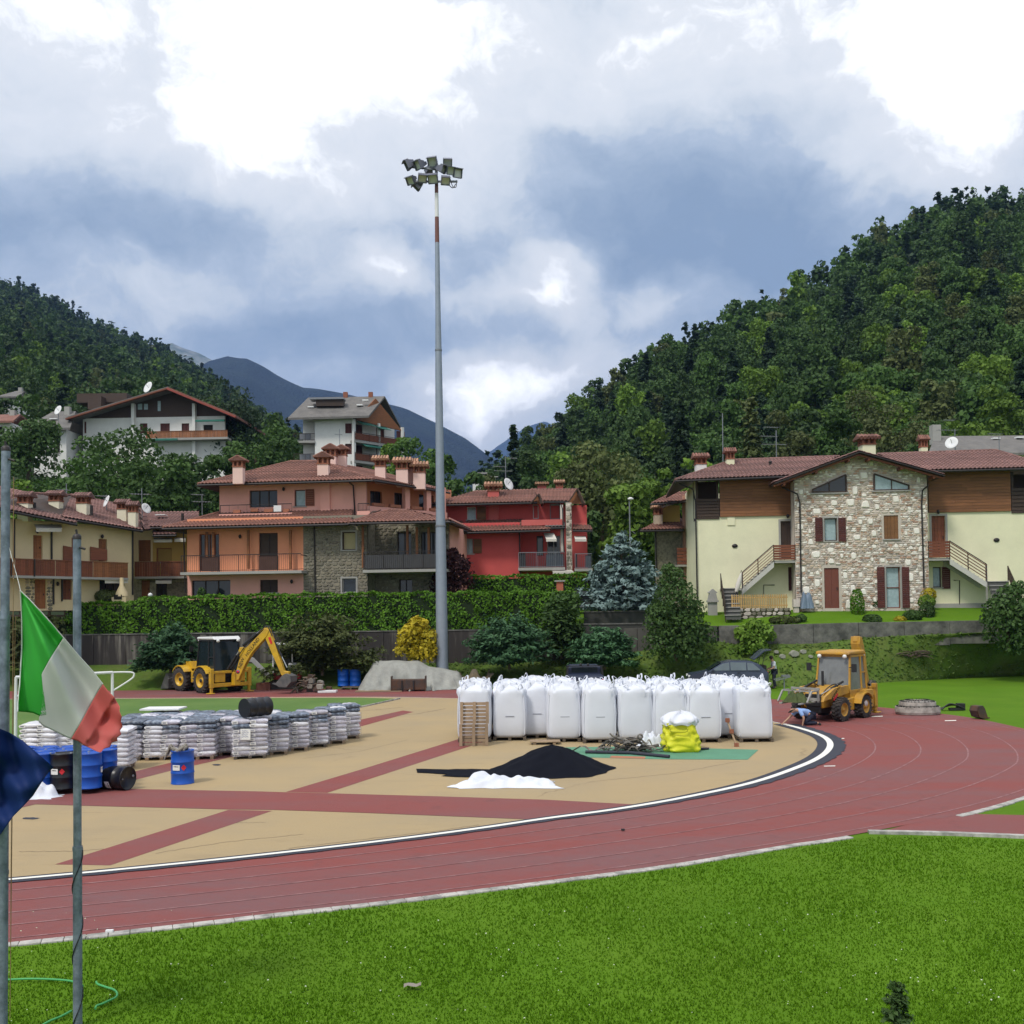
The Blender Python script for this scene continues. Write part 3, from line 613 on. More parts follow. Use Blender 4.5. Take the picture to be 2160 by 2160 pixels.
def spreading(px, py_top, py_base, Y, wpx, lab, lm, n, leaf, seed, droop=.1, name='juniper', zsq=1.):
    """low shrub of long arching limbs that fan out"""
    r = np.random.default_rng(seed); b = P(px, py_base, Y); h = P(px, py_top, Y).z-b.z; w = wpx/FPX*Y*.5
    nb = 85; ang = r.random(nb)*2*pi; el = r.uniform(.08, 1.35, nb); L = r.uniform(.75, 1.05, nb)
    k = r.integers(0, nb, n); t = r.random(n)**.5
    rr = w*np.cos(el[k])*L[k]*t; z = h*(np.sin(el[k])*L[k]*t*1.0+.08)-droop*h*t*t*np.cos(el[k])+.05*h
    c = np.stack([rr*np.cos(ang[k]), rr*np.sin(ang[k])*.6, z], 1)+r.normal(size=(n, 3))*np.array([.13, .13, .06])*h*.5
    nor = np.stack([np.cos(ang[k])*.35, np.sin(ang[k])*.35, np.full(n, 1.)], 1); V = leaf_quads(c, nor, leaf, r, 2.3, .45)
    return plant(name, b, lab, 'shrub', V, lm, 'low spreading shrubs on the bank', trunk_mb(h*.5, .08, r, 4, .5))
spreading(360, 1318, 1425, 61, 160, 'dark green spreading juniper behind the left backhoe', LM_JUN, 8000, .14, 1)
spreading(680, 1298, 1425, 60.5, 285, 'olive green flat topped yew above the mini excavator', LM_OLIVE, 11000, .14, 2, .22, 'yew_bush')
spreading(1075, 1305, 1412, 60.5, 215, 'dark juniper with feathery tips right of the floodlight mast', LM_JUN, 9500, .14, 3)
spreading(1275, 1330, 1412, 60.5, 165, 'dark juniper left of the tall dark shrub', LM_JUN, 8500, .14, 4, .2)
spreading(1185, 1270, 1390, 62.3, 110, 'loose dark bush between the two junipers', LM_DARK, 2600, .18, 5, .1, 'loose_bush')
spreading(45, 1325, 1420, 62, 150, 'brownish shrub behind the left flagpole', LM_OLIVE, 2600, .19, 6, .1, 'brown_shrub')
def hedge(path, w, lab, lm, seed, dens=95, leaf=.115, name='hedge', top=None, zb=None):
    """path: list of (px, py_top, py_bottom, Y)"""
    r = np.random.default_rng(seed); A = [P(x, t, Y) for x, t, b, Y in path]; B = [P(x, b, Y) for x, t, b, Y in path]
    xs = [a.x for a in A]; base = Vector(((xs[0]+xs[-1])/2, A[0].y, min(b.z for b in B))); Lx = abs(xs[-1]-xs[0]); H = A[0].z-B[0].z
    n = int(dens*Lx*(H+w)*1.6); x = r.uniform(min(xs), max(xs), n); y0 = np.interp(x, xs, [a.y for a in A]); zt = np.interp(x, xs, [a.z for a in A]); zb = np.interp(x, xs, [b.z for b in B])
    u = r.random(n); fr = u < H/(H+w)*.85; bk = (u >= .96); tp = ~(fr | bk); bul = .10*np.sin(x*1.9)+.07*np.sin(x*4.3+1)+.05*np.sin(x*9.1)
    z = np.where(tp, zt+bul*.5, zb+(zt-zb)*r.random(n)); y = np.where(fr, y0+bul, np.where(bk, y0+w, y0+w*r.random(n))); bul2 = .12*np.sin(x*2.3+z*3)+.08*np.sin(x*5+z*6)
    y = np.where(fr, y+bul2, y); c = np.stack([x-base.x, y-base.y, z-base.z], 1)+r.normal(size=(n, 3))*.04
    nor = np.where(tp[:, None], np.array([0, 0, 1.]), np.where(fr[:, None], np.array([0, -1., .25]), np.array([0, 1., 0])))
    V = leaf_quads(c, nor, leaf, r, 1.6, .6)
    o = thing(name, base, lab, 'hedge'); f = bpy.data.objects.new('foliage', fastmesh('foliage', V, 4, [lm])); C.objects.link(f); f.parent = o
    mb = MB(); k = len(path)
    for i in range(k-1):
        a0, a1, b0, b1 = A[i], A[i+1], B[i], B[i+1]; d = .18
        for q in range(2): pass
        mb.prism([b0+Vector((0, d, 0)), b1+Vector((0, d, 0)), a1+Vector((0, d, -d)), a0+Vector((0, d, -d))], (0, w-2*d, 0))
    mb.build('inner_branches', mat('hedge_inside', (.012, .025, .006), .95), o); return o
hedge([(140, 1272, 1342, 64.2), (262, 1272, 1342, 64.2), (300, 1262, 1340, 64.2), (600, 1254, 1336, 64.2), (1000, 1250, 1338, 64.2), (1215, 1249, 1330, 64.2)], 1.2, 'long clipped green hedge on top of the streaked retaining wall', LM_HEDGE, 1)
hedge([(985, 1216, 1258, 69), (1240, 1212, 1255, 69)], 1.0, 'shorter hedge in front of the red house', LM_HEDGE, 2, 80)
lumpy('bright_bush', 1190, 1255, 1300, 63.8, [(1180, 1275, 26), (1205, 1268, 22), (1200, 1290, 24), (1165, 1290, 18)], 'bright green bush at the right end of the long hedge', LM_MID, 1500, .17)
lumpy('purple_maple', 955, 1165, 1250, 67.5, [(950, 1190, 30), (965, 1205, 34), (940, 1220, 30), (975, 1230, 26), (955, 1172, 16), (930, 1235, 24), (950, 1245, 30)], 'dark purple leaved maple behind the floodlight mast', LM_RED, 2600, .17, 'tree')
hedge([(-160, 1302, 1345, 63.95), (136, 1304, 1345, 63.95)], 1.2, 'rough brownish hedge under the dark rail fence at the left', LM_OLIVE, 7, 60, .16)
def topiary(px, py0, py1, Y, wpx, lab, lm, name='clipped_bush', n=900, leaf=.1):
    r = np.random.default_rng(int(px)); b = P(px, py1, Y); h = P(px, py0, Y).z-b.z; w = wpx/FPX*Y/2
    d = r.normal(size=(n, 3)); d /= np.linalg.norm(d, axis=1)[:, None]; k = 1+.06*np.sin(d[:, 0]*7+px)
    c = d*np.array([w, w, h/2])*k[:, None]; c[:, 2] += h/2
    return plant(name, b, lab, 'shrub', leaf_quads(c, d, leaf, r, 1.5, .5), lm, 'clipped garden bushes', trunk_mb(h*.7, .04, r, 2, .1))
topiary(1809, 1242, 1312, 64, 29, 'clipped egg shaped cypress in front of the stone gable', LM_HEDGE)
topiary(1846, 1260, 1286, 65, 24, 'round dark bush right of the egg shaped cypress', LM_DARK, n=600)
topiary(1840, 1296, 1318, 62, 40, 'low dark ball bush on the wall edge', LM_DARK, n=700)
topiary(1957, 1240, 1270, 64.5, 32, 'tall yellow tipped bush, upper ball, beside the downpipe', LM_YEL, n=600)
topiary(1955, 1256, 1285, 63.5, 32, 'bright green ball bush in front of the yellow tipped one', LM_BRIGHT, n=600)
topiary(1956, 1270, 1310, 63, 28, 'dark green lower bush under the bright ball bush', LM_DARK, n=700)
topiary(1899, 1300, 1314, 62, 24, 'small orange yellow plant at the lawn edge', LM_YEL, n=250)
topiary(1925, 1288, 1312, 62.3, 34, 'leafy green plant at the lawn edge', LM_MID, n=500, leaf=.16)
topiary(1690, 1296, 1314, 62.3, 22, 'small dark plant above the grey wall', LM_DARK, n=300)
topiary(1655, 1300, 1316, 62.3, 60, 'low weeds hanging over the grey wall', LM_OLIVE, n=500, leaf=.14)
topiary(425, 1240, 1262, 67, 16, 'thin dark cypress beside the pink house corner', LM_DARK, n=300)
topiary(155, 1245, 1272, 66, 40, 'dark round bush left of the second flagpole top', LM_DARK, n=500)
topiary(222, 1245, 1270, 66, 50, 'pale green shrub in front of the yellow houses', LM_OLIVE, n=600, leaf=.16)
r = np.random.default_rng(9); b = G(1893, 2260, 0); b = P(1893, 2260, 9.2); b.z = 0; h = P(1893, 2078, 9.2).z
c, nor = conifer_leaves(h, .62, 2600, r, 0, .05, .05, .2); V = leaf_quads(c, nor, .035, r, 1.8, .6)
plant('young_thuja', b, 'dark young thuja poking up at the bottom edge of the lawn', 'shrub', V, LM_DARK, None, trunk_mb(h*.9, .015, r, 0))
r = np.random.default_rng(21); n = 330000
yy = 9.5+(r.random(n)**1.7)*17; xx = (r.random(n)-.5)*2*(yy*.56+5)
oc_x = np.array([p.x for p in resamp(outer, 400)][:190]); oc_y = np.array([p.y for p in resamp(outer, 400)][:190]); so_ = np.argsort(oc_x)
lim = np.interp(xx, oc_x[so_], oc_y[so_])-.27
rwx = np.array([G(1600, 1797).x, G(1795, 1764).x, G(1850, 1756).x, G(2000, 1760).x, G(2160, 1767).x, G(3300, 1808).x]); rwy = np.array([G(1600, 1797).y-.3, G(1795, 1764).y-.32, G(1850, 1756).y-.3, G(2000, 1760).y-.25, G(2160, 1767).y-.25, G(3300, 1808).y-.25])
lim = np.where(xx > rwx[1], np.interp(xx, rwx, rwy), lim)
ok = yy < lim+r.normal(size=n)*.05; xx, yy = xx[ok], yy[ok]; n = len(xx)
h = r.uniform(.012, .032, n)*(1+.5*(np.sin(xx*1.7)*np.sin(yy*1.3)))*(1+.5*(r.random(n) < .04)); a = r.random(n)*2*pi; w = r.uniform(.006, .012, n)*(1+(yy-9)*.05); lx, ly = r.normal(size=n)*.6*h, r.normal(size=n)*.6*h
A = np.stack([xx-w*np.cos(a), yy-w*np.sin(a), np.full(n, -.015)], 1); B = np.stack([xx+w*np.cos(a), yy+w*np.sin(a), np.full(n, -.015)], 1); T = np.stack([xx+lx, yy+ly, h], 1)
LM_GRASS = leafmat('grass_blades', (.066, .158, .004), (.100, .210, .010), obj=0, trans=.3, spec=.05)
go = bpy.data.objects.new('grass_blades', fastmesh('grass_blades', np.stack([A, B, T], 1), 3, [LM_GRASS])); C.objects.link(go); go['kind'] = 'stuff'
n = 480; yy2 = 9.5+r.random(n)*6; xx2 = (r.random(n)-.5)*2*(yy2*.56+4); cc = np.stack([xx2, yy2, np.full(n, .05)], 1)
V = leaf_quads(cc, np.tile([0, -.4, 1.], (n, 1)), .018, r, 1.1, .5); co = bpy.data.objects.new('clover_flowers', fastmesh('clover_flowers', V, 4, [mat('clover_white', (.45, .5, .36), .8)])); C.objects.link(co); co['kind'] = 'stuff'
n = 5000; px_ = r.uniform(-8, 44, n); tt = r.random(n); pts_ = np.array([tuple(bank_at(x, t)) for x, t in zip(px_, tt)]); pts_[:, 2] += .05
V = leaf_quads(pts_, np.tile([0, -.5, 1.], (n, 1)), .12, r, 2.2, .7); wo = bpy.data.objects.new('bank_weeds', fastmesh('bank_weeds', V, 4, [leafmat('weed_leaves', (.06, .125, .015), (.11, .16, .04), obj=0)])); C.objects.link(wo); wo['kind'] = 'stuff'
# ------------------------------------------------------------------ houses
def plaster(name, c, **k): return mat(name, c, .85, var=.10, scale=.5, fine=.08, fscale=20, bump=.004, bscale=30, col2=tuple(x*.86 for x in c), mixc=1.2, **k)
PINK = plaster('pink_plaster', (.84, .42, .345)); ORANGE = plaster('orange_plaster', (.82, .33, .185)); REDP = plaster('red_plaster', (.58, .095, .09)); REDL = plaster('light_red_plaster', (.56, .13, .115))
YELP = plaster('pale_yellow_plaster', (.80, .77, .54)); YELR = plaster('cream_plaster', (.74, .59, .36)); WHITEP = plaster('white_plaster', (.78, .77, .74)); SALM = plaster('salmon_plaster', (.46, .25, .18)); OCHRE = plaster('ochre_plaster', (.55, .36, .10))
def wood(name, c, s=1.0):
    if name in MATS: return MATS[name]
    m = bpy.data.materials.new(name); m.use_nodes = True; t = NT(m.node_tree); b = t.n['Principled BSDF']; oi = t.node('ShaderNodeObjectInfo')
    p = t.vmath('ADD', t.node('ShaderNodeTexCoord').outputs['Object'], t.vmath('SCALE', oi.outputs['Location'], None))
    q = t.vmath('MULTIPLY', p, (.7*s, 1.*s, 9*s)); g = t.node('ShaderNodeNewGeometry')
    f = t.math('ADD', t.math('MULTIPLY', t.noise(q, 2., 5, .65), 1.0), t.math('MULTIPLY', g.outputs['Random Per Island'], .35))
    k = t.mapr(f, .35, .95, .6, 1.35); k = t.math('MULTIPLY', k, t.mapr(oi.outputs['Random'], 0, 1, .85, 1.15)); t.l.new(t.mix(1., (*c, 1), k, 'MULTIPLY'), b.inputs['Base Color']); b.inputs['Roughness'].default_value = .7; MATS[name] = m; return m
WOODB = wood('brown_cladding', (.20, .082, .032)); WOODD = wood('dark_wood', (.045, .026, .018)); WOODR = wood('reddish_wood', (.17, .05, .022)); WOODO = wood('orange_brown_wood', (.23, .085, .03)); WOODY = wood('yellow_pine', (.46, .29, .11)); SHUT = wood('dark_red_shutter', (.085, .018, .014)); SHUTB = wood('brown_shutter', (.17, .075, .025))
BRR = mat('brown_red_door', (.16, .048, .032), .6, var=.15)
STONE_G = mat('grey_stone', (.31, .28, .215), .9, var=.2, scale=3, fine=.3, fscale=12, bump=.02, island=.38, obj=.25, col2=(.16, .145, .115))
MORT2 = mat('grey_mortar', (.24, .215, .17), .95, var=.2); STONE_B = mat('brown_stone', (.25, .22, .165), .9, var=.25, scale=3, fine=.3, fscale=12, bump=.02, island=.3, obj=.2); PINKL = plaster('pale_pink_plaster', (.84, .58, .51)); CREAM = plaster('pale_cream_plaster', (.78, .72, .56)); MORTAR = mat('mortar', (.52, .46, .40), .95, var=.2)
def tilemat(name, c, c2): return mat(name, c, .85, var=.22, scale=.8, fine=.3, fscale=7, col2=c2, island=.28, mixc=.7)
TILE = tilemat('terracotta_tiles', (.225, .105, .078), (.16, .072, .056)); TILE2 = tilemat('mauve_tiles', (.20, .105, .092), (.15, .08, .07)); TILEG = tilemat('grey_slates', (.16, .15, .14), (.11, .105, .1)); TILEL = tilemat('pale_cap_tiles', (.42, .24, .15), (.28, .14, .09))
METAL = mat('dark_gutter_metal', (.035, .03, .03), .5, metal=.3, var=.15); GREYM = mat('grey_metal', (.22, .23, .25), .5, metal=.5, var=.15); GALV = mat('galvanised_steel', (.34, .37, .42), .5, metal=.55, var=.22, scale=6, fine=.25, fscale=30, col2=(.22, .25, .30))
GLASS = glassmat(); GLASSB = mat('curtained_glass', (.30, .40, .42), .15, var=.35, scale=6, fine=.1, spec=.6); BLIND = mat('beige_blind', (.42, .36, .20), .7, var=.1); BRICK = mat('chimney_brick', (.26, .10, .06), .9, var=.25, fine=.3)
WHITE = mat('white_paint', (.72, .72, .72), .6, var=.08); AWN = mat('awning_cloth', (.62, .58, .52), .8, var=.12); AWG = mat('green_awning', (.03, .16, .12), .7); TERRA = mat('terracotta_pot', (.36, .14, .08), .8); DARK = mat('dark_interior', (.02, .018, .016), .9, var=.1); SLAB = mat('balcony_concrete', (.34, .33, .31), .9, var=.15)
class UZ(tuple): pass
class Face:
    """a vertical plane: origin o, direction u (seen from outside left to right), outward normal n towards the viewer"""
    def __init__(s, o, ang, root): s.o = Vector(o); s.u = Vector((cos(R(ang)), sin(R(ang)), 0)); s.n = Vector((sin(R(ang)), -cos(R(ang)), 0)); s.root = root; s.holes = []
    def hit(s, px, py, out=0.):
        r = ray(px, py); c = Vector((0, 0, CAMH)); q = s.o+s.n*out; t = (q-c).dot(s.n)/r.dot(s.n); p = c+r*t; return ((p-s.o).dot(s.u), p.z)
    def pt(s, u, z, out=0.): v = s.o+s.u*u+s.n*out; return Vector((v.x, v.y, z))
    def X(s, px, py, out=0.): u, z = s.hit(px, py, out); return s.pt(u, z, out)
    def rect(s, x0, y0, x1, y1, out=0.):
        xm, ym = (x0+x1)/2, (y0+y1)/2
        return s.hit(x0, ym, out)[0], s.hit(x1, ym, out)[0], s.hit(xm, y1, out)[1], s.hit(xm, y0, out)[1]
    def box(s, mb, u0, u1, z0, z1, o0, o1, mi=0):
        mb.prism([s.pt(u0, z0, o1), s.pt(u1, z0, o1), s.pt(u1, z1, o1), s.pt(u0, z1, o1)], s.n*(o0-o1), mi); return mb
    def wall(s, name, m, u0, u1, z0, z1, thick=.3, out=0., top=None, holes=None, label=None):
        """a wall with real openings; top: optional list of (u,z) above z1 (gable)"""
        hs = [h for h in (s.holes if holes is None else holes) if h[1] > u0 and h[0] < u1 and h[3] > z0 and h[2] < z1]
        us = sorted({u0, u1, *[min(max(q, u0), u1) for h in hs for q in h[:2]]}); zs = sorted({z0, z1, *[min(max(q, z0), z1) for h in hs for q in h[2:]]}); mb = MB()
        def inside(u, z): return any(h[0] < u < h[1] and h[2] < z < h[3] for h in hs)
        for i in range(len(us)-1):
            for j in range(len(zs)-1):
                if not inside((us[i]+us[i+1])/2, (zs[j]+zs[j+1])/2):
                    mb.quad(s.pt(us[i], zs[j], out), s.pt(us[i+1], zs[j], out), s.pt(us[i+1], zs[j+1], out), s.pt(us[i], zs[j+1], out))
        for (a, b, c, d) in hs:
            c = max(c, z0); d = min(d, z1); a = max(a, u0); b = min(b, u1)
            for (p, q) in [((a, c), (a, d)), ((a, d), (b, d)), ((b, d), (b, c)), ((b, c), (a, c))]:
                mb.quad(s.pt(*p, out), s.pt(*q, out), s.pt(*q, out-thick), s.pt(*p, out-thick))
        mb.quad(s.pt(u0, z0, out), s.pt(u0, z1, out), s.pt(u0, z1, out-thick), s.pt(u0, z0, out-thick)); mb.quad(s.pt(u1, z0, out), s.pt(u1, z0, out-thick), s.pt(u1, z1, out-thick), s.pt(u1, z1, out))
        if top: mb.prism([s.pt(u, z, out) for u, z in [(u0, z1)]+top+[(u1, z1)]], -s.n*thick)
        o = mb.build(name, m, s.root)
        if label: o['label'] = label
        return o
    def window(s, px, frame=WOODD, pane=GLASS, out=0., deep=.16, mull=1, trans=0, sill=True, fw=.06, hole=True, name='window', px_out=None, surround=None, sillmat=None):
        u0, u1, z0, z1 = px if isinstance(px, UZ) else s.rect(*px, out)
        if hole: s.holes.append((u0, u1, z0, z1))
        mb = MB(); o0, o1 = out-deep-.06, out-deep
        s.box(mb, u0, u0+fw, z0, z1, o0, o1); s.box(mb, u1-fw, u1, z0, z1, o0, o1); s.box(mb, u0+fw, u1-fw, z0, z0+fw, o0, o1); s.box(mb, u0+fw, u1-fw, z1-fw, z1, o0, o1)
        for k in range(mull):
            c = u0+(u1-u0)*(k+1)/(mull+1); s.box(mb, c-fw*.5, c+fw*.5, z0+fw, z1-fw, o0+.005, o1+.005)
        for k in range(trans):
            c = z0+(z1-z0)*(k+1)/(trans+1); s.box(mb, u0+fw, u1-fw, c-fw*.5, c+fw*.5, o0+.005, o1+.004)
        w = mb.build(name, frame, s.root)
        s.box(MB(), u0+fw*.5, u1-fw*.5, z0+fw*.5, z1-fw*.5, o0-.03, o0+.01).build('pane', pane, w)
        if sill: s.box(MB(), u0-.1, u1+.1, z0-.07, z0, out-deep, out+.07).build('sill', sillmat or SLAB, w)
        if surround:
            mb = MB(); g = .11
            for (a, b, c, d) in [(u0-g, u0, z0, z1+g), (u1, u1+g, z0, z1+g), (u0, u1, z1, z1+g)]: s.box(mb, a, b, c, d, out-.02, out+.03)
            mb.build('surround', surround, w)
        return w
    def shutter(s, px, m=SHUT, out=.02, slats=9, name='shutter', label=None):
        u0, u1, z0, z1 = px if isinstance(px, UZ) else s.rect(*px, out); mb = MB(); fw = .05; t = .045
        s.box(mb, u0, u0+fw, z0, z1, out, out+t); s.box(mb, u1-fw, u1, z0, z1, out, out+t); s.box(mb, u0+fw, u1-fw, z0, z0+fw, out, out+t); s.box(mb, u0+fw, u1-fw, z1-fw, z1, out, out+t)
        n = max(4, int((z1-z0)/.13))
        for k in range(n):
            c = z0+fw+(z1-z0-2*fw)*(k+.5)/n; h = (z1-z0)/n*.42; s.box(mb, u0+fw, u1-fw, c-h, c+h, out+.005, out+t*.7)
        return mb.build(name, m, s.root)
    def door(s, px, m=BRR, out=0., deep=.12, hole=True, name='door', planks=4, handle=True):
        u0, u1, z0, z1 = px if isinstance(px, UZ) else s.rect(*px, out)
        if hole: s.holes.append((u0, u1, z0, z1))
        mb = MB(); w = (u1-u0)/planks
        for k in range(planks): s.box(mb, u0+k*w+.006, u0+(k+1)*w-.006, z0, z1, out-deep-.05, out-deep)
        s.box(mb, u0, u1, z0, z1, out-deep-.08, out-deep-.045); o = mb.build(name, m, s.root)
        if handle: s.box(MB(), u1-.14, u1-.10, z0+(z1-z0)*.45, z0+(z1-z0)*.52, out-deep, out-deep+.05).build('handle', METAL, o)
        return o
    def railing(s, u0, u1, z0, z1, out, kind='bars', m=METAL, n=None, name='railing', panel=None):
        mb = MB()
        if kind == 'bars':
            mb.bar(s.pt(u0, z1, out), s.pt(u1, z1, out), .05, .05); mb.bar(s.pt(u0, z0+.08, out), s.pt(u1, z0+.08, out), .03, .03)
            k = n or max(2, int((u1-u0)/.13))
            for i in range(k+1):
                u = u0+(u1-u0)*i/k; w = .04 if i % 10 == 0 else .014; mb.bar(s.pt(u, z0, out), s.pt(u, z1, out), w, w, up=(1, 0, 0))
            return mb.build(name, m, s.root)
        if kind == 'slats':
            k = n or 5; r = None
            for i in (0, .5, 1): mb.bar(s.pt(u0+(u1-u0)*i, z0, out-.03), s.pt(u0+(u1-u0)*i, z1, out-.03), .05, .05, up=(1, 0, 0))
            r = mb.build(name, METAL, s.root); h = (z1-z0)/k
            for i in range(k): s.box(MB(), u0, u1, z0+i*h+h*.10, z0+(i+1)*h-h*.10, out-.01, out+.02).build('slat', m, r)
            return r
        k = max(3, int((u1-u0)/.16)); mb.bar(s.pt(u0, z1, out), s.pt(u1, z1, out), .09, .05); r = mb.build(name, m, s.root); w = (u1-u0)/k; q = MB()
        for i in range(k): s.box(q, u0+i*w+.006, u0+(i+1)*w-.006, z0, z1-.03, out-.02+.004*(i % 3), out+.004*(i % 3))
        o = q.build('board', m, r, kind='stuff'); return r
    def slab(s, u0, u1, z, out, d=.18, name='balcony', m=SLAB): return s.box(MB(), u0, u1, z-d, z, 0.0, out).build(name, m, s.root)
def wave_roof(root, eL, eR, rR, rL, m, pitch=.26, row=.36, name='roof', amp=.045, thick=.14, soffit=WOODD, gutter=True):
    """a pitched plane of barrel tiles between eave (eL-eR) and ridge (rL-rR)"""
    eL, eR, rR, rL = map(Vector, (eL, eR, rR, rL)); u = (eR-eL); L = u.length; u = u/L; up = ((rL+rR)/2-(eL+eR)/2); up = up-u*up.dot(u); H = up.length; up = up/H; n = u.cross(up)
    if n.z < 0: n = -n
    a0, b0 = 0., L; a1, b1 = (rL-eL).dot(u), (rR-eL).dot(u); lo, hi = min(a0, a1), max(b0, b1); nr = max(2, int(H/row)); k = int((hi-lo)/pitch); mb = MB(); prof = [(0, 0), (.18, .75), (.38, 1), (.58, .75), (.75, 0), (.88, -.25)]
    us = [lo+(i+f)*pitch for i in range(k+1) for f, _ in prof]; hs = [h for i in range(k+1) for _, h in prof]
    for j in range(nr):
        t0, t1 = j/nr, (j+1)/nr; rows = []
        for t, lift in ((t0, .035), (t1+.02, .0)):
            ll, rr = a0+(a1-a0)*t, b0+(b1-b0)*t; rows.append([eL+u*min(max(q, ll), rr)+up*(H*t)+n*(amp*h+lift+.02) for q, h in zip(us, hs)])
        front = [p-n*.04 for p in rows[0]]; vs = front+rows[0]+rows[1]; w = len(us); fs = []
        ll, rr = a0+(a1-a0)*(t0+t1)/2, b0+(b1-b0)*(t0+t1)/2
        for i in range(w-1):
            if us[i+1] <= ll or us[i] >= rr: continue
            fs += [(i, i+1, w+i+1, w+i), (w+i, w+i+1, 2*w+i+1, 2*w+i)]
        mb.add(vs, fs)
    rf = mb.build(name, m, root, kind=None); mb = MB(); d = n*thick
    mb.prism([eL-d, eR-d, rR-d, rL-d], d*.75); mb.build('roof_deck', soffit, rf)
    if gutter: MB().tube([eL-d*.6-up*.06, eR-d*.6-up*.06], .075, 8).build('gutter', METAL, rf)
    return rf
def ridge_tiles(root, a, b, m, r=.12, name='ridge'):
    a, b = Vector(a), Vector(b); n = max(2, int((b-a).length/.4)); mb = MB()
    for i in range(n): mb.tube([a.lerp(b, i/n), a.lerp(b, (i+1)/n)+(b-a).normalized()*.03], [r, r*.86], 7)
    return mb.build(name, m, root)
def chimney(root, px, py0, py1, Y, wpx, m=PINK, cap=TILE, hb=.42, gable=False, d=None):
    """stack, brick vent box and a small tiled cap, standing in the roof; py0 top, py1 bottom"""
    b = P(px, py1, Y); t = P(px, py0, Y); w = wpx/FPX*Y*.72; H = t.z-b.z; c = Vector((b.x, b.y, 0)); z0, z1 = b.z-.5, b.z+H*.45; W2 = w*1.38
    o = MB().box((b.x, b.y, (z0+z1)/2), (w, w, z1-z0)).build('chimney', m, root)
    mb = MB(); mb.box((b.x, b.y, z1+.04), (w*1.12, w*1.12, .08)); zt = b.z+H*.75
    for sx in (-1, 0, 1):
        for sy in (-1, 1): mb.box((b.x+sx*w*.44, b.y+sy*w*.44, (z1+zt)/2+.03), (w*.16, w*.14, zt-z1-.06))
    for sy in (-.0,):
        for sx in (-1, 1): mb.box((b.x+sx*w*.44, b.y, (z1+zt)/2+.03), (w*.13, w*.14, zt-z1-.06))
    mb.box((b.x, b.y, (z1+zt)/2), (w*.5, w*.5, zt-z1-.1)); mb.box((b.x, b.y, zt), (w*1.15, w*1.15, .07)); mb.build('vent_box', BRICK, o)
    mb = MB(); zz = t.z; n = 6
    if gable:
        for s in (-1, 1):
            for k in range(4): mb.tube([(b.x+s*W2*.62, b.y-W2*.55+W2*1.1*(k+.5)/4, zt+.03), (b.x, b.y-W2*.55+W2*1.1*(k+.5)/4, zz)], [.09, .075], 6)
        mb.prism([(b.x-W2*.6, b.y-W2*.5, zt+.02), (b.x+W2*.6, b.y-W2*.5, zt+.02), (b.x, b.y-W2*.5, zz-.06)], (0, W2, 0))
    else:
        for k in range(n):
            x = b.x-W2*.6+W2*1.2*(k+.5)/n
            for s in (-1, 1): mb.tube([(x, b.y+s*W2*.6, zt+.05), (x, b.y, zz)], [W2*.105, W2*.09], 6)
        mb.prism([(b.x-W2*.6, b.y-W2*.55, zt+.02), (b.x-W2*.6, b.y+W2*.55, zt+.02), (b.x-W2*.6, b.y, zz-.05)], (W2*1.2, 0, 0))
    mb.build('cap', cap, o); return o
def downpipe(root, pts, r=.05): return MB().tube(pts, r, 7).build('downpipe', METAL, root)
def lamp(f, px, py, out=0.):
    p = f.X(px, py, out+.12); mb = MB(); mb.lathe([(.001, -.16), (.07, -.12), (.11, 0), (.05, .10), (.0, .12)], p, 8); mb.bar(p, p+f.n*-.14, .04, .04); return mb.build('wall_lamp', METAL, f.root)
STW = [mat('stone_white', (.84, .80, .73), .9, var=.15, fine=.2, fscale=9, bump=.015), mat('stone_sand', (.60, .48, .37), .9, var=.25, fine=.25, fscale=9, island=.25, obj=.2), mat('stone_buff', (.68, .59, .51), .9, var=.25, fine=.25, fscale=9, island=.28, obj=.2), mat('stone_rust', (.50, .32, .23), .9, var=.3, fine=.3, fscale=9, island=.3, obj=.2), mat('stone_greyish', (.54, .48, .43), .9, var=.25, fine=.25, fscale=9, island=.3, obj=.2)]
def stone_proto(seed, n=8, tri=False):
    r = random.Random(seed); pts = []
    for i in range(n):
        a = 2*pi*(i+r.uniform(-.25, .25))/n; k = 1/max(abs(cos(a)), abs(sin(a)))**(.75); rr = .5*k*r.uniform(.86, 1.0)
        x, z = rr*cos(a), rr*sin(a)
        if tri: x *= (1-.55*(z+.5))*1.25
        pts.append((max(-.5, min(.5, x)), max(-.5, min(.5, z))))
    vs = [(x, 0, z) for x, z in pts]+[(x*.82, -1, z*.82) for x, z in pts]; fs = [tuple(range(n, 2*n))]+[(i, (i+1) % n, n+(i+1) % n, n+i) for i in range(n)]
    mb = MB(); mb.add(vs, fs); return mb
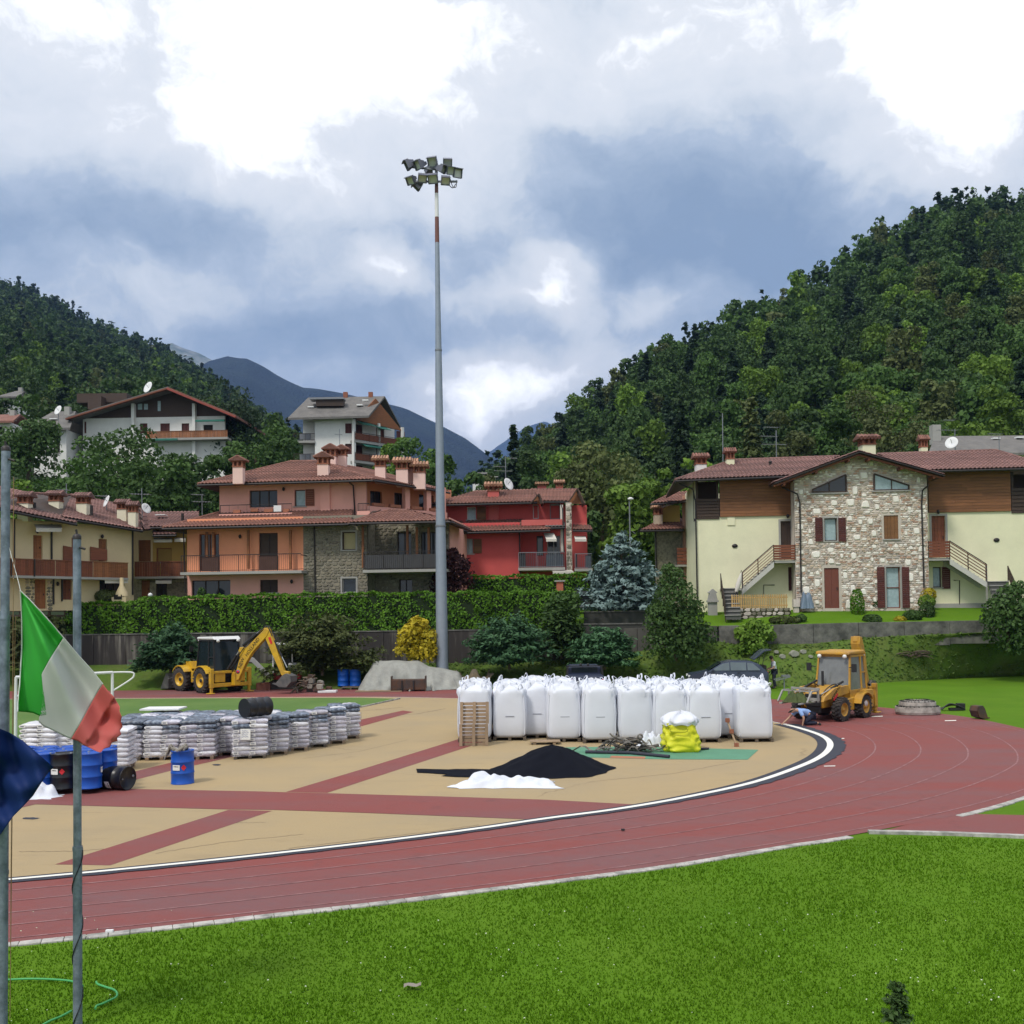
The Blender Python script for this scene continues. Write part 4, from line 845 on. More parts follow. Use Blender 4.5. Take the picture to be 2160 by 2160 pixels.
def masonry(f, poly, holes, mats, wts, seed, big=None, course=(.10, .17), wid=(.18, .55), out=0., singles=210, stick=.05, name='stone'):
    """stones laid in courses over a polygon of face coordinates (u,z); big: list of (u,z,w,h)"""
    r = random.Random(seed); zs = [p[1] for p in poly]; z = min(zs); placed = []; big = big or []
    def span(zq):
        xs = []
        for i in range(len(poly)):
            (a, b), (c, d) = poly[i], poly[(i+1) % len(poly)]
            if (b-zq)*(d-zq) < 0 or b == zq != d: xs.append(a+(c-a)*(zq-b)/(d-b))
        return (min(xs), max(xs)) if len(xs) > 1 else None
    st = []
    for (u, zz, w, h) in big: st.append((u, zz, w, h, 0, True))
    while z < max(zs)-.06:
        h = r.uniform(*course); sp = span(z+h*.5)
        if sp:
            u = sp[0]
            while u < sp[1]-.04:
                w = min(r.uniform(*wid)*(1.5 if r.random() < .12 else 1), sp[1]-u); segs = [(u, u+w)]
                for (a, b, c, d) in holes+[(q[0]-q[2]/2-.01, q[0]+q[2]/2+.01, q[1]-q[3]/2, q[1]+q[3]/2) for q in big]:
                    if d > z+h*.25 and c < z+h*.75:
                        ns = []
                        for s0, s1 in segs:
                            if b <= s0 or a >= s1: ns.append((s0, s1))
                            else:
                                if a-s0 > .05: ns.append((s0, a))
                                if s1-b > .05: ns.append((b, s1))
                        segs = ns
                for s0, s1 in segs: st.append(((s0+s1)/2, z+h/2, s1-s0, h, r.choices(range(len(mats)), wts)[0], False))
                u += w
        z += h
    st.sort(key=lambda q: -(q[5]*10+q[2]*q[3])); protos = [(stone_proto(i, 8, i > 3)) for i in range(6)]; small = [stone_proto(20+i, 6) for i in range(5)]; meshes = {}
    mb = MB(); hf = f.pt(0, 0, out)
    Mx = Matrix((f.u, -f.n, Vector((0, 0, 1)))).transposed()
    for i, (u, zz, w, h, k, b) in enumerate(st):
        pr = r.randrange(6) if b else r.randrange(5); d = stick*r.uniform(.5, 1.3)*(1.2 if b else 1); p = f.pt(u, zz, out); src = protos[pr] if b else small[pr]
        if i < singles:
            key = (b, pr, k)
            if key not in meshes: meshes[key] = src.mesh('stone', mats[k])
            o = bpy.data.objects.new(name, meshes[key]); C.objects.link(o); o.parent = f.root; o.location = p-f.root.location; o.rotation_euler = (0, 0, math.atan2(f.u.y, f.u.x)); o.scale = (w*.97, d, h*.95)
        else:
            mb.add([p+f.u*(x*w*.97)-f.n*(y*d)+Vector((0, 0, q*h*.94)) for x, y, q in src.v], src.f, k)
    if mb.v: mb.build('small_stones', mats, f.root, kind='stuff')
# ================================================================== stone gable house (right)
def right_house():
    o = P(1472, 1285, 67); root = thing('stone_house', o, 'pale yellow house with a stone gable, wooden upper walls and two outside stairs', 'house')
    f = Face(o, -5.2, root); GO = 1.3
    z0 = o.z-.35; zw = f.hit(1570, 1089)[1]; ztop = f.hit(1570, 1008)[1]; uL = 0.; uR = f.hit(2205, 1200)[0]; ug0 = f.hit(1677, 1150, GO)[0]; ug1 = f.hit(1958, 1150, GO)[0]
    d1 = f.door((1647, 1099, 1676, 1180), WOODD, handle=True); d2 = f.door((1965.5, 1088, 1994.5, 1176), WOODR)
    for (a, b, c, d) in [(1647, 1099, 1676, 1180), (1965.5, 1088, 1994.5, 1176)]:
        u0, u1, q0, q1 = f.rect(a, b, c, d); mb = MB()
        for (A, B, c0, c1) in [(u0-.13, u0, q0, q1+.13), (u1, u1+.13, q0, q1+.13), (u0, u1, q1, q1+.13)]: f.box(mb, A, B, c0, c1, -.02, .03)
        mb.build('door_frame', SLAB, root)
    f.window((1968, 1196, 1986, 1239), pane=GLASSB, mull=0); f.shutter((1987, 1196, 2004, 1242))
    f.window((1663, 1196, 1676.5, 1246), frame=SHUT, pane=SHUT, mull=0, sill=False)
    f.wall('wall', YELP, uL, ug0+.2, z0, zw, top=None, label='pale yellow left wing wall'); f.wall('wall', YELP, ug1-.2, uR, z0, zw, label='pale yellow right wing wall')
    e = Face(o, 84, root); e2 = Face(f.pt(0, 0)-Vector((0, 0, 0)), 84.8, root)
    mb = MB(); back = -f.n*9
    mb.quad(f.pt(uL, z0), f.pt(uL, ztop), f.pt(uL, ztop)+back, f.pt(uL, z0)+back); mb.quad(f.pt(uR, z0), f.pt(uR, z0)+back, f.pt(uR, ztop)+back, f.pt(uR, ztop)); mb.quad(f.pt(uL, z0)+back, f.pt(uL, ztop)+back, f.pt(uR, ztop)+back, f.pt(uR, z0)+back); mb.build('end_walls', YELP, root)
    f.box(MB(), ug1, f.hit(2080, 1270)[0], z0, f.hit(2000, 1273)[1], 0, .06).build('plinth', SLAB, root)
    def planks(px0, px1, nm):
        u0 = f.hit(px0, 1050)[0]; u1 = f.hit(px1, 1050)[0]; zb = zw-.02; zt = ztop+.25; k = 14; h = (zt-zb)/k; r = random.Random(px0)
        bk = f.box(MB(), u0, u1, zb, zt, -.2, .06).build('timber_wall', WOODD, root)
        for i in range(k):
            cut = r.uniform(.25, .75)*(u1-u0)+u0
            for a, b in ((u0, cut), (cut, u1)): f.box(MB(), a+.005, b-.005, zb+i*h+.008, zb+(i+1)*h-.006, .06, .10+r.uniform(0, .014)).build('plank', WOODB, bk)
    planks(1518, 1676, 'l'); planks(1958, 2131, 'r')
    for (a, b, c0) in [(1467, 1516.5, 1052), (2133, 2215, 1028)]:
        u0, u1 = f.hit(a, 1050)[0], f.hit(b, 1050)[0]; f.railing(u0, u1, zw, f.hit((a+b)/2, c0)[1], .05, 'slats', WOODD, 6, 'balcony_railing'); f.box(MB(), u0, u1, zw-.15, zw-.01, -1.6, .06).build('balcony_floor', WOODD, root)
        f.box(MB(), u0, u1, zw, ztop, -1.75, -1.6).build('balcony_back_wall', WOODD, root)
        mb = MB(); f.box(mb, u0+.02, u0+.16, zw, ztop, -.12, .02); f.box(mb, u1-.16, u1-.02, zw, ztop, -.12, .02); mb.build('post', WOODD, root)
    ov = 1.0; za = f.hit(1560, 1009, ov)[1]; zr = za+2.4;
    eL, eR = f.X(1425, 1012, ov), f.X(1700, 1001.5, ov); eL2, eR2 = f.X(1920, 992.5, ov), f.X(2215, 985, ov); bk = -f.n*(4.2+ov)
    rL = P(1542, 970, 0.001) if False else None
    def ridge(px, py):
        u, z = f.hit(px, py, -3.6); return f.pt(u, z, -3.6)
    r1, r2 = ridge(1545, 971), ridge(1770, 963); r3, r4 = ridge(1850, 958.5), ridge(2100, 950)
    wave_roof(root, eL, eR, r2, r1, TILE2, name='roof'); wave_roof(root, eL2, eR2, r4, r3, TILE2, name='roof')
    eLb = f.pt((eL-o).dot(f.u), eL.z, -8.5); wave_roof(root, eLb, eL, r1, r1+Vector((0.01, 0, 0)), TILE2, name='roof_hip'); eRb = f.pt((eR2-o).dot(f.u), eR2.z, -8.5); wave_roof(root, eR2, eRb, r4+Vector((.01, 0, 0)), r4, TILE2, name='roof_hip')
    ridge_tiles(root, r1, r2, TILE2); ridge_tiles(root, r3, r4, TILE2); ridge_tiles(root, eL, r1, TILE2, name='hip_ridge'); ridge_tiles(root, eR2, r4, TILE2, name='hip_ridge')
    gp = [(ug0, f.hit(1677, 1014, GO)[1]), (f.hit(1814, 957, GO)[0], f.hit(1814, 957, GO)[1]), (ug1, f.hit(1957, 1003, GO)[1])]; zg = min(gp[0][1], gp[2][1])
    H = []
    def rect(*p): q = UZ(f.rect(*p, GO)); H.append(q); return q
    f.window(rect(1739, 1093, 1766, 1141), out=GO, pane=GLASSB, mull=0, hole=False, surround=SLAB); f.shutter((1719.5, 1092, 1735, 1142), out=GO+.07); f.shutter((1768.5, 1092, 1784, 1142), out=GO+.07)
    f.door(rect(1864.5, 1087, 1895, 1137), SHUTB, out=GO, hole=False, deep=.05, name='closed_shutter', handle=False); u0, u1, q0, q1 = H[-1]; f.box(MB(), u0-.1, u1+.1, q0-.08, q0, GO-.1, GO+.1).build('sill', SLAB, root)
    f.door(rect(1739, 1198, 1770, 1283), BRR, out=GO, hole=False, deep=.06, planks=2)
    f.window(rect(1869.5, 1196, 1899.5, 1283), out=GO, pane=GLASSB, mull=0, trans=1, hole=False, frame=WOODR, name='french_window', surround=SLAB, sill=False); f.shutter((1850.5, 1196, 1866, 1282), out=GO+.07); f.shutter((1903, 1196, 1918, 1282), out=GO+.07)
    TR = []
    for pts in ([(1713.5, 1033), (1783.5, 1001.5), (1785, 1038), (1713.5, 1038)], [(1843.5, 1000), (1916, 1024), (1916, 1033), (1843.5, 1034.5)]):
        q = [f.hit(x, y, GO) for x, y in pts]; TR.append(q); us = [a for a, b in q]; zz = [b for a, b in q]
        n = 6
        for i in range(n):
            a, b = us[0]+(max(us)-min(us))*i/n, min(us)+(max(us)-min(us))*(i+1)/n; a = min(us)+(max(us)-min(us))*i/n
            up = lambda u: np.interp(u, [q[0][0], q[1][0]], [q[0][1], q[1][1]]); H.append((a, b, min(zz)-.1, float(max(up(a), up(b)))+.06))
        inner = [f.pt(a, b, GO+.065) for a, b in q]; c = sum(inner, Vector((0, 0, 0)))/4; mb = MB()
        for i in range(4):
            a, b = inner[i], inner[(i+1) % 4]; mb.bar(a, b, .09, .09, up=f.n)
        fr = mb.build('gable_window', WOODD, root); pn = MB(); pn.prism([p-f.n*.05 for p in inner], f.n*.03); pn.build('pane', GLASS if pts[0][0] < 1800 else GLASSB, fr)
        m1 = inner[0].lerp(inner[3], .5).lerp(inner[1].lerp(inner[2], .5), .5); k = .5; ua = q[0][0]*(1-k)+q[1][0]*k; MB().bar(f.pt(ua, min(zz), GO+.065), f.pt(ua, float(up(ua)), GO+.065), .06, .06, up=f.u).build('mullion', WOODD, fr)
        f.box(MB(), min(us)-.15, max(us)+.15, min(zz)-.10, min(zz)-.02, GO, GO+.12).build('sill', SLAB, fr)
    Hw = [h for h in H[:4]]
    f.wall('gable_wall', MORTAR, ug0, ug1, z0, zg, thick=.28, out=GO, top=[gp[0], gp[1], gp[2]], holes=Hw)
    mb = MB(); mb.quad(f.pt(ug0, z0, GO), f.pt(ug0, gp[0][1], GO), f.pt(ug0, gp[0][1], -.3), f.pt(ug0, z0, -.3)); mb.build('gable_side_wall', STW[2], root); mb = MB(); mb.quad(f.pt(ug1, z0, GO), f.pt(ug1, z0, -.3), f.pt(ug1, gp[2][1], -.3), f.pt(ug1, gp[2][1], GO)); mb.build('gable_side_wall', STW[2], root)
    r = random.Random(4); big = []; tries = 0
    while len(big) < 74 and tries < 6000:
        tries += 1; u = r.uniform(ug0+.2, ug1-.2); z = r.uniform(z0+.3, gp[1][1]-.3); k = r.choice((.7, .85, 1, 1.15, 1.4)); w = r.uniform(.22, .44)*k; h = r.uniform(.26, .50)*k
        top = np.interp(u, [p[0] for p in gp], [p[1] for p in gp])-.15
        if z+h/2 > top or any(a-.22 < u+w/2 and u-w/2 < b+.22 and c-.2 < z+h/2 and z-h/2 < d+.2 for a, b, c, d in H): continue
        if any(abs(u-q[0]) < (w+q[2])/2+.22 and abs(z-q[1]) < (h+q[3])/2+.16 for q in big): continue
        big.append((u, z, w, h))
    hs = [(a-.14, b+.14, c-.12, d+.14) for a, b, c, d in H[:4]]+H[4:]
    masonry(f, [(ug0, z0), (ug0, gp[0][1]), gp[1], (ug1, gp[2][1]), (ug1, z0)], hs, STW, [.20, .18, .34, .14, .14], 3, big, (.085, .16), (.16, .5), GO, 290, .05)
    ap = f.X(1812, 951, GO+.9); tl = f.X(1633, 1017, GO+.9); tr = f.X(1992, 1001, GO+.9); bk = -f.n*6.2
    wave_roof(root, tl+bk, tl, ap, ap+bk, TILE2, gutter=False, name='gable_roof'); wave_roof(root, tr, tr+bk, ap+bk, ap, TILE2, gutter=False, name='gable_roof')
    for a, b in ((tl, ap), (ap, tr)): MB().bar(a+f.n*.02-Vector((0, 0, .10)), b+f.n*.02-Vector((0, 0, .10)), .06, .34, up=f.n).build('bargeboard', METAL, root); MB().bar(a-f.n*.12-Vector((0, 0, .24)), b-f.n*.12-Vector((0, 0, .24)), .10, .16, up=f.n).build('rafter', WOODR, root)
    for k in (.12, .5, .88):
        q = ap.lerp(tl, k)-Vector((0, 0, .33)); MB().bar(q, q-f.n*.9, .14, .18).build('purlin_end', WOODR, root); q = ap.lerp(tr, k)-Vector((0, 0, .33)); MB().bar(q, q-f.n*.9, .14, .18).build('purlin_end', WOODR, root)
    downpipe(root, [f.X(1650, 1028, .9), f.X(1682, 1042, GO+.12), f.X(1687, 1060, GO+.10), f.X(1690, 1250, GO+.10)]); downpipe(root, [f.X(1958, 1024, GO+.3), f.X(1946, 1034, GO+.12), f.X(1944, 1060, GO+.10), f.X(1949, 1240, GO+.10)]); downpipe(root, [f.X(1432, 1020, .8), f.X(1462, 1032, .06), f.X(1467, 1060, .12), f.X(1471, 1270, .12)])
    for (sg, a, b, yL, x_end, y_end, rt) in [(-1, 1632, 1677, 1182, 1566, 1240, 1149), (1, 1959, 2003, 1177, 2081, 1226, 1141)]:
        ua, ub = f.hit(a, 1170, 1.3)[0], f.hit(b, 1170, 1.3)[0]; zl = f.hit((a+b)/2, yL, 1.3)[1]; fl = f.box(MB(), ua, ub, zl-.16, zl, 0, 1.3).build('landing', SLAB, root)
        uf = ua if sg < 0 else ub; ue = f.hit(x_end, y_end, 1.3)[0]; ze = f.hit(x_end, y_end, 1.3)[1]; n = 9; mb = MB()
        for i in range(n):
            q0 = uf+(ue-uf)*i/n; q1 = uf+(ue-uf)*(i+1)/n; zt = zl+(ze-zl)*(i+1)/n; f.box(mb, min(q0, q1)-.02, max(q0, q1)+.02, zt-.05, zt, .05, 1.3); f.box(mb, (q0 if sg < 0 else q0-.04)-(.04 if sg < 0 else 0), (q0 if sg < 0 else q0), zt, zt-(ze-zl)/n, .1, 1.25)
        mb.build('stair_treads', SLAB, root); mb = MB()
        for out in (1.28, .1): mb.prism([f.pt(uf, zl-.42, out), f.pt(ue, ze-.42, out), f.pt(ue, ze-.06, out), f.pt(uf, zl-.06, out)], f.n*.08)
        mb.build('stringer', mat('pale_concrete', (.50, .49, .45), .85), root)
        zr = f.hit((a+b)/2, rt, 1.34)[1]; f.railing(ua, ub, zl+.02, zr, 1.34, 'slats', WOODR, 6, 'landing_railing')
        hh = zr-zl; mb = MB()
        for k in (0, .5, 1): p = f.pt(uf+(ue-uf)*k, 0, 1.33); zz = zl+(ze-zl)*k; mb.bar((p.x, p.y, zz-.1), (p.x, p.y, zz+hh), .05, .05, up=(1, 0, 0))
        mb.bar(f.pt(uf, zl+hh, 1.34), f.pt(ue, ze+hh, 1.34), .06, .05); sr = mb.build('stair_railing', METAL, root)
        for k in range(5): MB().bar(f.pt(uf, zl+.16+k*.19*hh, 1.36), f.pt(ue, ze+.16+k*.19*hh, 1.36), .03, .12, up=f.n).build('slat', WOODR, sr)
        MB().bar(f.pt(ue, z0, 1.3), f.pt(ue, ze+hh, 1.3), .09, .09, up=(1, 0, 0)).build('newel_post', SLAB, root)
        uc0, uc1 = (f.hit(1523, 1240, 1.3)[0], f.hit(1556, 1240, 1.3)[0]) if sg < 0 else (f.hit(2083, 1230, 1.3)[0], f.hit(2126, 1230, 1.3)[0]); mb = MB(); n = 8; zb = z0-.25; mr = MB()
        for i in range(n): zt = ze+(zb-ze)*i/n; f.box(mb, uc0-.012*i, uc1-.012*i, zt-.05, zt, 1.2+i*.28, 1.2+(i+1)*.28+.04); f.box(mr, uc0-.012*i+.02, uc1-.012*i-.02, zt-.3, zt-.052, 1.2+i*.28, 1.2+(i+1)*.28-.02)
        mb.build('step_treads', SLAB, root); mr.build('step_risers', mat('dark_riser', (.10, .10, .095), .9), root); mid = f.box(MB(), min(ue, uc0), max(ue, uc1), ze-.15, ze-.02, 0, 1.25).build('mid_landing', SLAB, root)  # dark risers put the shade between the pale steps into the colour
        ur = uc0-.06 if sg < 0 else uc1+.06; mb = MB()
        for i in range(5): q = i/4; p = f.pt(ur, 0, 1.2+q*2.2); zz = ze+(zb-ze)*q; mb.bar((p.x, p.y, zz-.2), (p.x, p.y, zz+.95), .05, .05, up=(1, 0, 0))
        for k in range(4): mb.bar(f.pt(ur, ze+.3+k*.2, 1.2), f.pt(ur, zb+.3+k*.2, 3.4), .03, .12)
        mb.build('lower_railing', WOODD, root)
    for (x, y) in ((1662, 1088), (1979, 1079)): lamp(f, x, y)
    for (x, y, w) in ((1550, 1151.5, .3), (2102, 1139, .3)): p = f.X(x, y, .02); mb = MB(); M = Matrix.Rotation(pi/2, 3, 'X'); mb.lathe([(.001, -.03), (w*.55, -.03), (w*.62, .0), (w*.62, .03), (.001, .03)], p, 14, M=Matrix.Rotation(R(-5), 3, 'Z') @ M @ Matrix.Scale(.7, 3, Vector((0, 1, 0)))); mb.build('oval_vent', METAL, root)
    f.box(MB(), *f.rect(1534, 1089, 1550, 1108), 0, .06).build('wall_box', YELP, root)
    for (x0, y0, x1, y1) in [(1611, 1234, 1634, 1258), (2012, 1224, 2024, 1275)]: MB().tube([f.X(x0 if x0 < 1700 else x1, y1, .05), f.X(x0 if x0 < 1700 else x1, y0, .05), f.X(x1 if x0 < 1700 else x0, y0, .05)], .025, 6).build('wall_pipe', METAL, root)
    chimney(root, 1478, 957, 1000, 71.5, 30, WHITEP, TILE); chimney(root, 1540, 945, 990, 69.3, 22, YELP, TILE); chimney(root, 1829, 918, 958, 71, 38, YELP, TILE); chimney(root, 1948, 918, 966, 69.5, 19, YELP, TILE)
    for (x, y0, y1) in ((1625, 975, 992), (2010, 960, 979)):
        Yv = 68.4; a, b = P(x, y0, Yv), P(x, y1, Yv); mb = MB(); mb.tube([b-Vector((0, 0, .2)), a], .09, 8); mb.lathe([(.13, -.02), (.15, .03), (.02, .12)], a, 8); v = mb.build('roof_vent', METAL, root); MB().box(b, (.6, .4, .07)).build('flashing', GREYM, v)
    return root, f
RH, RF = right_house()
# ================================================================== pink house
def pink_house():
    o = P(395, 1262, 68.5); root = thing('pink_house', o, 'pink and orange two storey house with stone middle part, tiled hip roofs and iron balconies', 'house')
    f = Face(o, -7.5, root); z0 = o.z-.6; U = lambda px, py, out=0.: f.hit(px, py, out)[0]; Z = lambda px, py, out=0.: f.hit(px, py, out)[1]
    zs = Z(520, 1203)
    ze = Z(520, 1108)
    us0, us1 = U(640, 1200), U(775, 1200); uE = U(935, 1180); BACK = 11.
    f.window((420, 1126, 462, 1204), frame=WOODR, mull=3, sill=False, name='french_window'); f.window((546, 1124, 586, 1200), frame=WOODD, pane=WOODD, mull=1, sill=False, name='closed_french_window')
    f.window((404, 1224, 486, 1262), frame=WOODD, mull=2, pane=GLASS, sill=False, name='garage_window'); f.window((548, 1223, 586, 1250), frame=WOODD, pane=WOODD, sill=True)
    w1 = f.window((722, 1122, 750, 1160), frame=WOODD, pane=BLIND, mull=0, surround=SLAB); f.window((722, 1220, 751, 1250), frame=SLAB, mull=0, surround=SLAB)
    f.wall('wall', ORANGE, 0, us0, zs-.1, ze+.5, label='orange upper wall behind the balcony'); f.wall('wall', PINK, 0, us0, z0, zs-.1, label='salmon pink ground floor wall')
    f.wall('stone_wall', MORT2, us0, us1, z0, ze+.5); hs = [h for h in f.holes if h[0] > us0]
    masonry(f, [(us0, z0), (us0, ze+.4), (us1, ze+.4), (us1, z0)], [(a-.13, b+.13, c-.09, d+.13) for a, b, c, d in hs], [STONE_G, STONE_B], [.6, .4], 8, None, (.13, .26), (.2, .55), 0., 180, .05)
    fr = Face(f.pt(0, 0, -2.0), -7.5, root); V = lambda *p: fr.rect(*p)
    fr.window((838, 1122, 868, 1200), frame=WOODD, mull=1, sill=False, name='french_window'); fr.window((888, 1122, 925, 1200), frame=WOODD, mull=1, sill=False, name='french_window'); fr.window((842, 1222, 870, 1262), frame=WOODD, mull=1, sill=False)
    fr.wall('recessed_wall', MORT2, us1-.3, uE, z0, ze+.3); masonry(fr, [(us1-.1, z0), (us1-.1, ze+.2), (uE, ze+.2), (uE, z0)], [h for h in fr.holes], [STONE_G, STONE_B], [.6, .4], 9, None, (.14, .28), (.22, .6), 0., 60, .05)
    MB().quad(f.pt(us1, z0), f.pt(us1, ze+.3), f.pt(us1, ze+.3, -2), f.pt(us1, z0, -2)).build('recess_side_wall', STONE_G, root); mb = MB(); mb.quad(f.pt(0, z0), f.pt(0, z0, -BACK), f.pt(0, ze+.4, -BACK), f.pt(0, ze+.4)); mb.build('side_wall', PINK, root); mb = MB(); mb.quad(f.pt(uE, z0, -2), f.pt(uE, z0, -BACK), f.pt(uE, ze+.4, -BACK), f.pt(uE, ze+.4, -2)); mb.build('side_wall', PINK, root)
    for (x, y0, y1) in [(437, 1122, 1200), (450, 1122, 1200), (524, 1118, 1200), (613, 1118, 1200), (766, 1108, 1198), (860, 1108, 1200), (880, 1112, 1200), (905, 1112, 1202)]:
        u, zb = f.hit(x, y1, .35); zt = f.hit(x, y0, .35)[1]; f.box(MB(), u-.07, u+.07, zb, zt, .28, .42).build('wooden_post', WOODO, root)
    downpipe(root, [f.X(663, 1108, .2), f.X(663, 1120, .08), f.X(665, 1248, .08)]); downpipe(root, [f.X(386, 1112, .8), f.X(388, 1140, .12), f.X(391, 1250, .12)])
    ua, ub = U(380, 1208, 1.2), U(636, 1205, 1.2); zb = Z(510, 1205, 1.2); f.slab(ua, ub, zb, 1.2); f.railing(ua+.05, ub-.05, zb, Z(510, 1170, 1.2), 1.15, 'bars'); mb = MB(); mb.bar(f.pt(ub-.05, zb+1, 1.15), f.pt(ub-.05, zb+1, .05), .05, .05); mb.bar(f.pt(ub-.05, zb+.1, 1.15), f.pt(ub-.05, zb+.1, .05), .03, .03); mb.build('side_railing', METAL, root)
    for (x0, x1) in ((425, 461), (546, 587)): f.box(MB(), U(x0, 1190, 1.1), U(x1, 1190, 1.1), zb+.05, zb+1., 1.06, 1.09).build('screen_panel', mat('brown_mesh', (.10, .05, .04), .9), root)
    ua, ub = U(765, 1202, 1.0), U(940, 1202, 1.0); zb = Z(840, 1201, 1.0); f.slab(ua, ub, zb, 1.0); f.box(MB(), ua, ub, zb-.18, zb, -2, 0).build('balcony', SLAB, root); f.railing(ua+.05, ub-.05, zb, Z(850, 1163, 1.0), .95, 'bars'); f.box(MB(), ua+.1, ub-.1, zb+.05, zb+.95, .90, .92).build('screen_panel', mat('grey_mesh', (.07, .07, .075), .9), root)
    ov = 1.15; a, b = f.X(343, 1113, ov), f.X(742, 1103, ov); us = U(462, 1090, -2.2); c1 = f.pt(us, Z(470, 1081, -2.2), -2.2); c2 = f.pt(U(745, 1080, -2.2), Z(720, 1078, -2.2), -2.2)
    wave_roof(root, a, b, c2, c1, TILE, name='lower_roof'); wave_roof(root, f.pt((a-o).dot(f.u), a.z, -BACK), a, c1, f.pt(us, c1.z, -BACK+2), TILE, name='lower_roof_side'); ridge_tiles(root, a, c1, TILE, name='hip_ridge')
    a, b = f.X(735, 1102, ov+.7), f.X(950, 1098, ov+.7); k = f.pt(U(822, 1075, -1.0), Z(822, 1076, -1.0), -1.0); wave_roof(root, a, b, k+f.u*1.2, k, TILE, name='lower_roof'); wave_roof(root, f.pt((a-o).dot(f.u), a.z, 0.2), a, k, k-f.u*1.2, TILE, gutter=False, name='lower_roof_side'); ridge_tiles(root, a, k, TILE, name='hip_ridge')
    wave_roof(root, b, f.pt((b-o).dot(f.u), b.z, -6), k+f.u*1.2-f.n*4, k+f.u*1.2, TILE, name='lower_roof_side')
    g = Face(f.pt(0, 0, -2.2), -7.5, root); gU = lambda px, py: g.hit(px, py)[0]; zt = g.hit(620, 1020)[1]; zf = g.hit(600, 1094)[1]
    g.window((526, 1034, 585, 1070), frame=WOODD, mull=2, sill=False, pane=GLASS, name='french_window'); g.window((621, 1033, 644, 1068), frame=WOODD, pane=GLASSB, mull=0, surround=None); g.shutter((645, 1032, 663, 1067), WOODR, .03)
    u0, u1, u2 = gU(463, 1060), gU(772, 1060), gU(940, 1060); g.wall('upper_wall', PINK, u0, u1, zf-.4, zt+.3)
    g.box(MB(), gU(677, 1060), gU(697, 1060), zf-.1, zt, 0, .16).build('chimney_breast', PINK, root)
    cA = g.pt(u1, 0); cB = P(945, 1060, 75.0); sang = math.degrees(math.atan2(cB.y-cA.y, cB.x-cA.x)); sf = Face(cA, sang, root); sL = sf.hit(942, 1060)[0]; h = Face(sf.pt(0, 0, -1.5), sang, root)
    for x in ((781, 1036, 806, 1078), (832, 1040, 858, 1082), (884, 1044, 915, 1088)): h.window(x, frame=WOODD, mull=1, sill=False, name='french_window')
    h.wall('loggia_wall', ORANGE, -.6, sL+2, zf-.4, zt+.3); MB().quad(g.pt(u0, zf-.3), g.pt(u0, zf-.3, -8), g.pt(u0, zt+.2, -8), g.pt(u0, zt+.2)).build('upper_side_wall', PINK, root)
    sf.box(MB(), 0, sL, zf-.5, zf, -1.6, .1).build('loggia_floor', PINK, root)
    for x in (860, 905, 936): u = sf.hit(x, 1060)[0]; sf.box(MB(), u-.22, u+.22, zf-.2, zt+.2, -.35, 0).build('column', PINK, root)
    sf.box(MB(), 0.05, sL, zf, zf+.75, -.12, .06).build('parapet', PINK, root)
    for x in (800, 835, 880, 918): u = sf.hit(x, 1070)[0]; sf.box(MB(), u-.6, u+.4, zf+.78, zf+.98, -.1, .12).build('planter', TERRA, root)
    for (x0, x1, y0, y1) in [(462, 616, 1083, 1092), (753, 780, 1078, 1090)]:
        q0, q1 = g.hit(x0, y0, .8)[0], g.hit(x1, y0, .8)[0]; zz0, zz1 = g.hit((x0+x1)/2, y1, .8)[1], g.hit((x0+x1)/2, y0, .8)[1]; g.box(MB(), q0, q1, zz0-.3, zz1, .6, .8).build('parapet', PINK, root)
        if x0 != 812: g.railing(q0+.05, q1-.05, zz1, g.hit(x0, 1066 if x0 < 500 else 1062, .8)[1], .7, 'bars', n=8)
    for (x, y, w) in [(500, 1079, .5), (537, 1076, .5), (567, 1077, .6), (604, 1077, .4)]:
        p = g.X(x, y, .62); mb = MB(); mb.box(p, (w, .22, .22)); mb.build('planter', TERRA, root)
    g.box(MB(), *g.rect(577, 1066, 593, 1079, .85), .82, .84).build('hanging_towel', WHITE, root)
    ov = 1.25; eL, eR = g.X(417, 1021, ov), g.X(787, 1011, ov); rg = lambda px, py, d: g.pt(g.hit(px, py, d)[0], g.hit(px, py, d)[1], d); r1, r2 = rg(612, 974, -4.4), rg(672, 973, -4.4)
    wave_roof(root, eL, eR, r2, r1, TILE, name='upper_roof'); eLb = g.pt((eL-g.o).dot(g.u), eL.z, -9.6); wave_roof(root, eLb, eL, r1, r1-g.n*.3, TILE, name='upper_roof_side'); ridge_tiles(root, eL, r1, TILE, name='hip_ridge'); ridge_tiles(root, eR, r2, TILE, name='hip_ridge'); ridge_tiles(root, r1, r2, TILE)
    eB = P(948, 1041, 75.5); eB.z = eR.z; q = r2+(eB-eR)*.8; q.z = r2.z; wave_roof(root, eR, eB, q, r2, TILE, name='upper_roof_side'); ridge_tiles(root, r2, q, TILE);
    downpipe(root, [g.X(737, 1018, .9), g.X(745, 1024, .1), g.X(749, 1086, .08)])
    for (x, a, b, Y, w, gb) in [(504, 963, 1006, 68.8, 29, True), (683, 955, 1002, 69.8, 32, True), (699, 938, 984, 74, 30, True), (722, 940, 980, 74.6, 26, True), (803, 962, 1005, 71.5, 30, False), (849, 966, 1012, 71.8, 34, False), (868, 968, 1008, 73, 26, False), (885, 975, 1018, 72.2, 34, False)]: chimney(root, x, a, b, Y, w, PINKL, TILE if gb else TILEL, gable=gb)
    for (x, y) in ((506, 1131), (615, 1226), (598, 1031)): lamp(f if y > 1100 else g, x, y)
    return root, f, g
PH, PF, PG = pink_house()
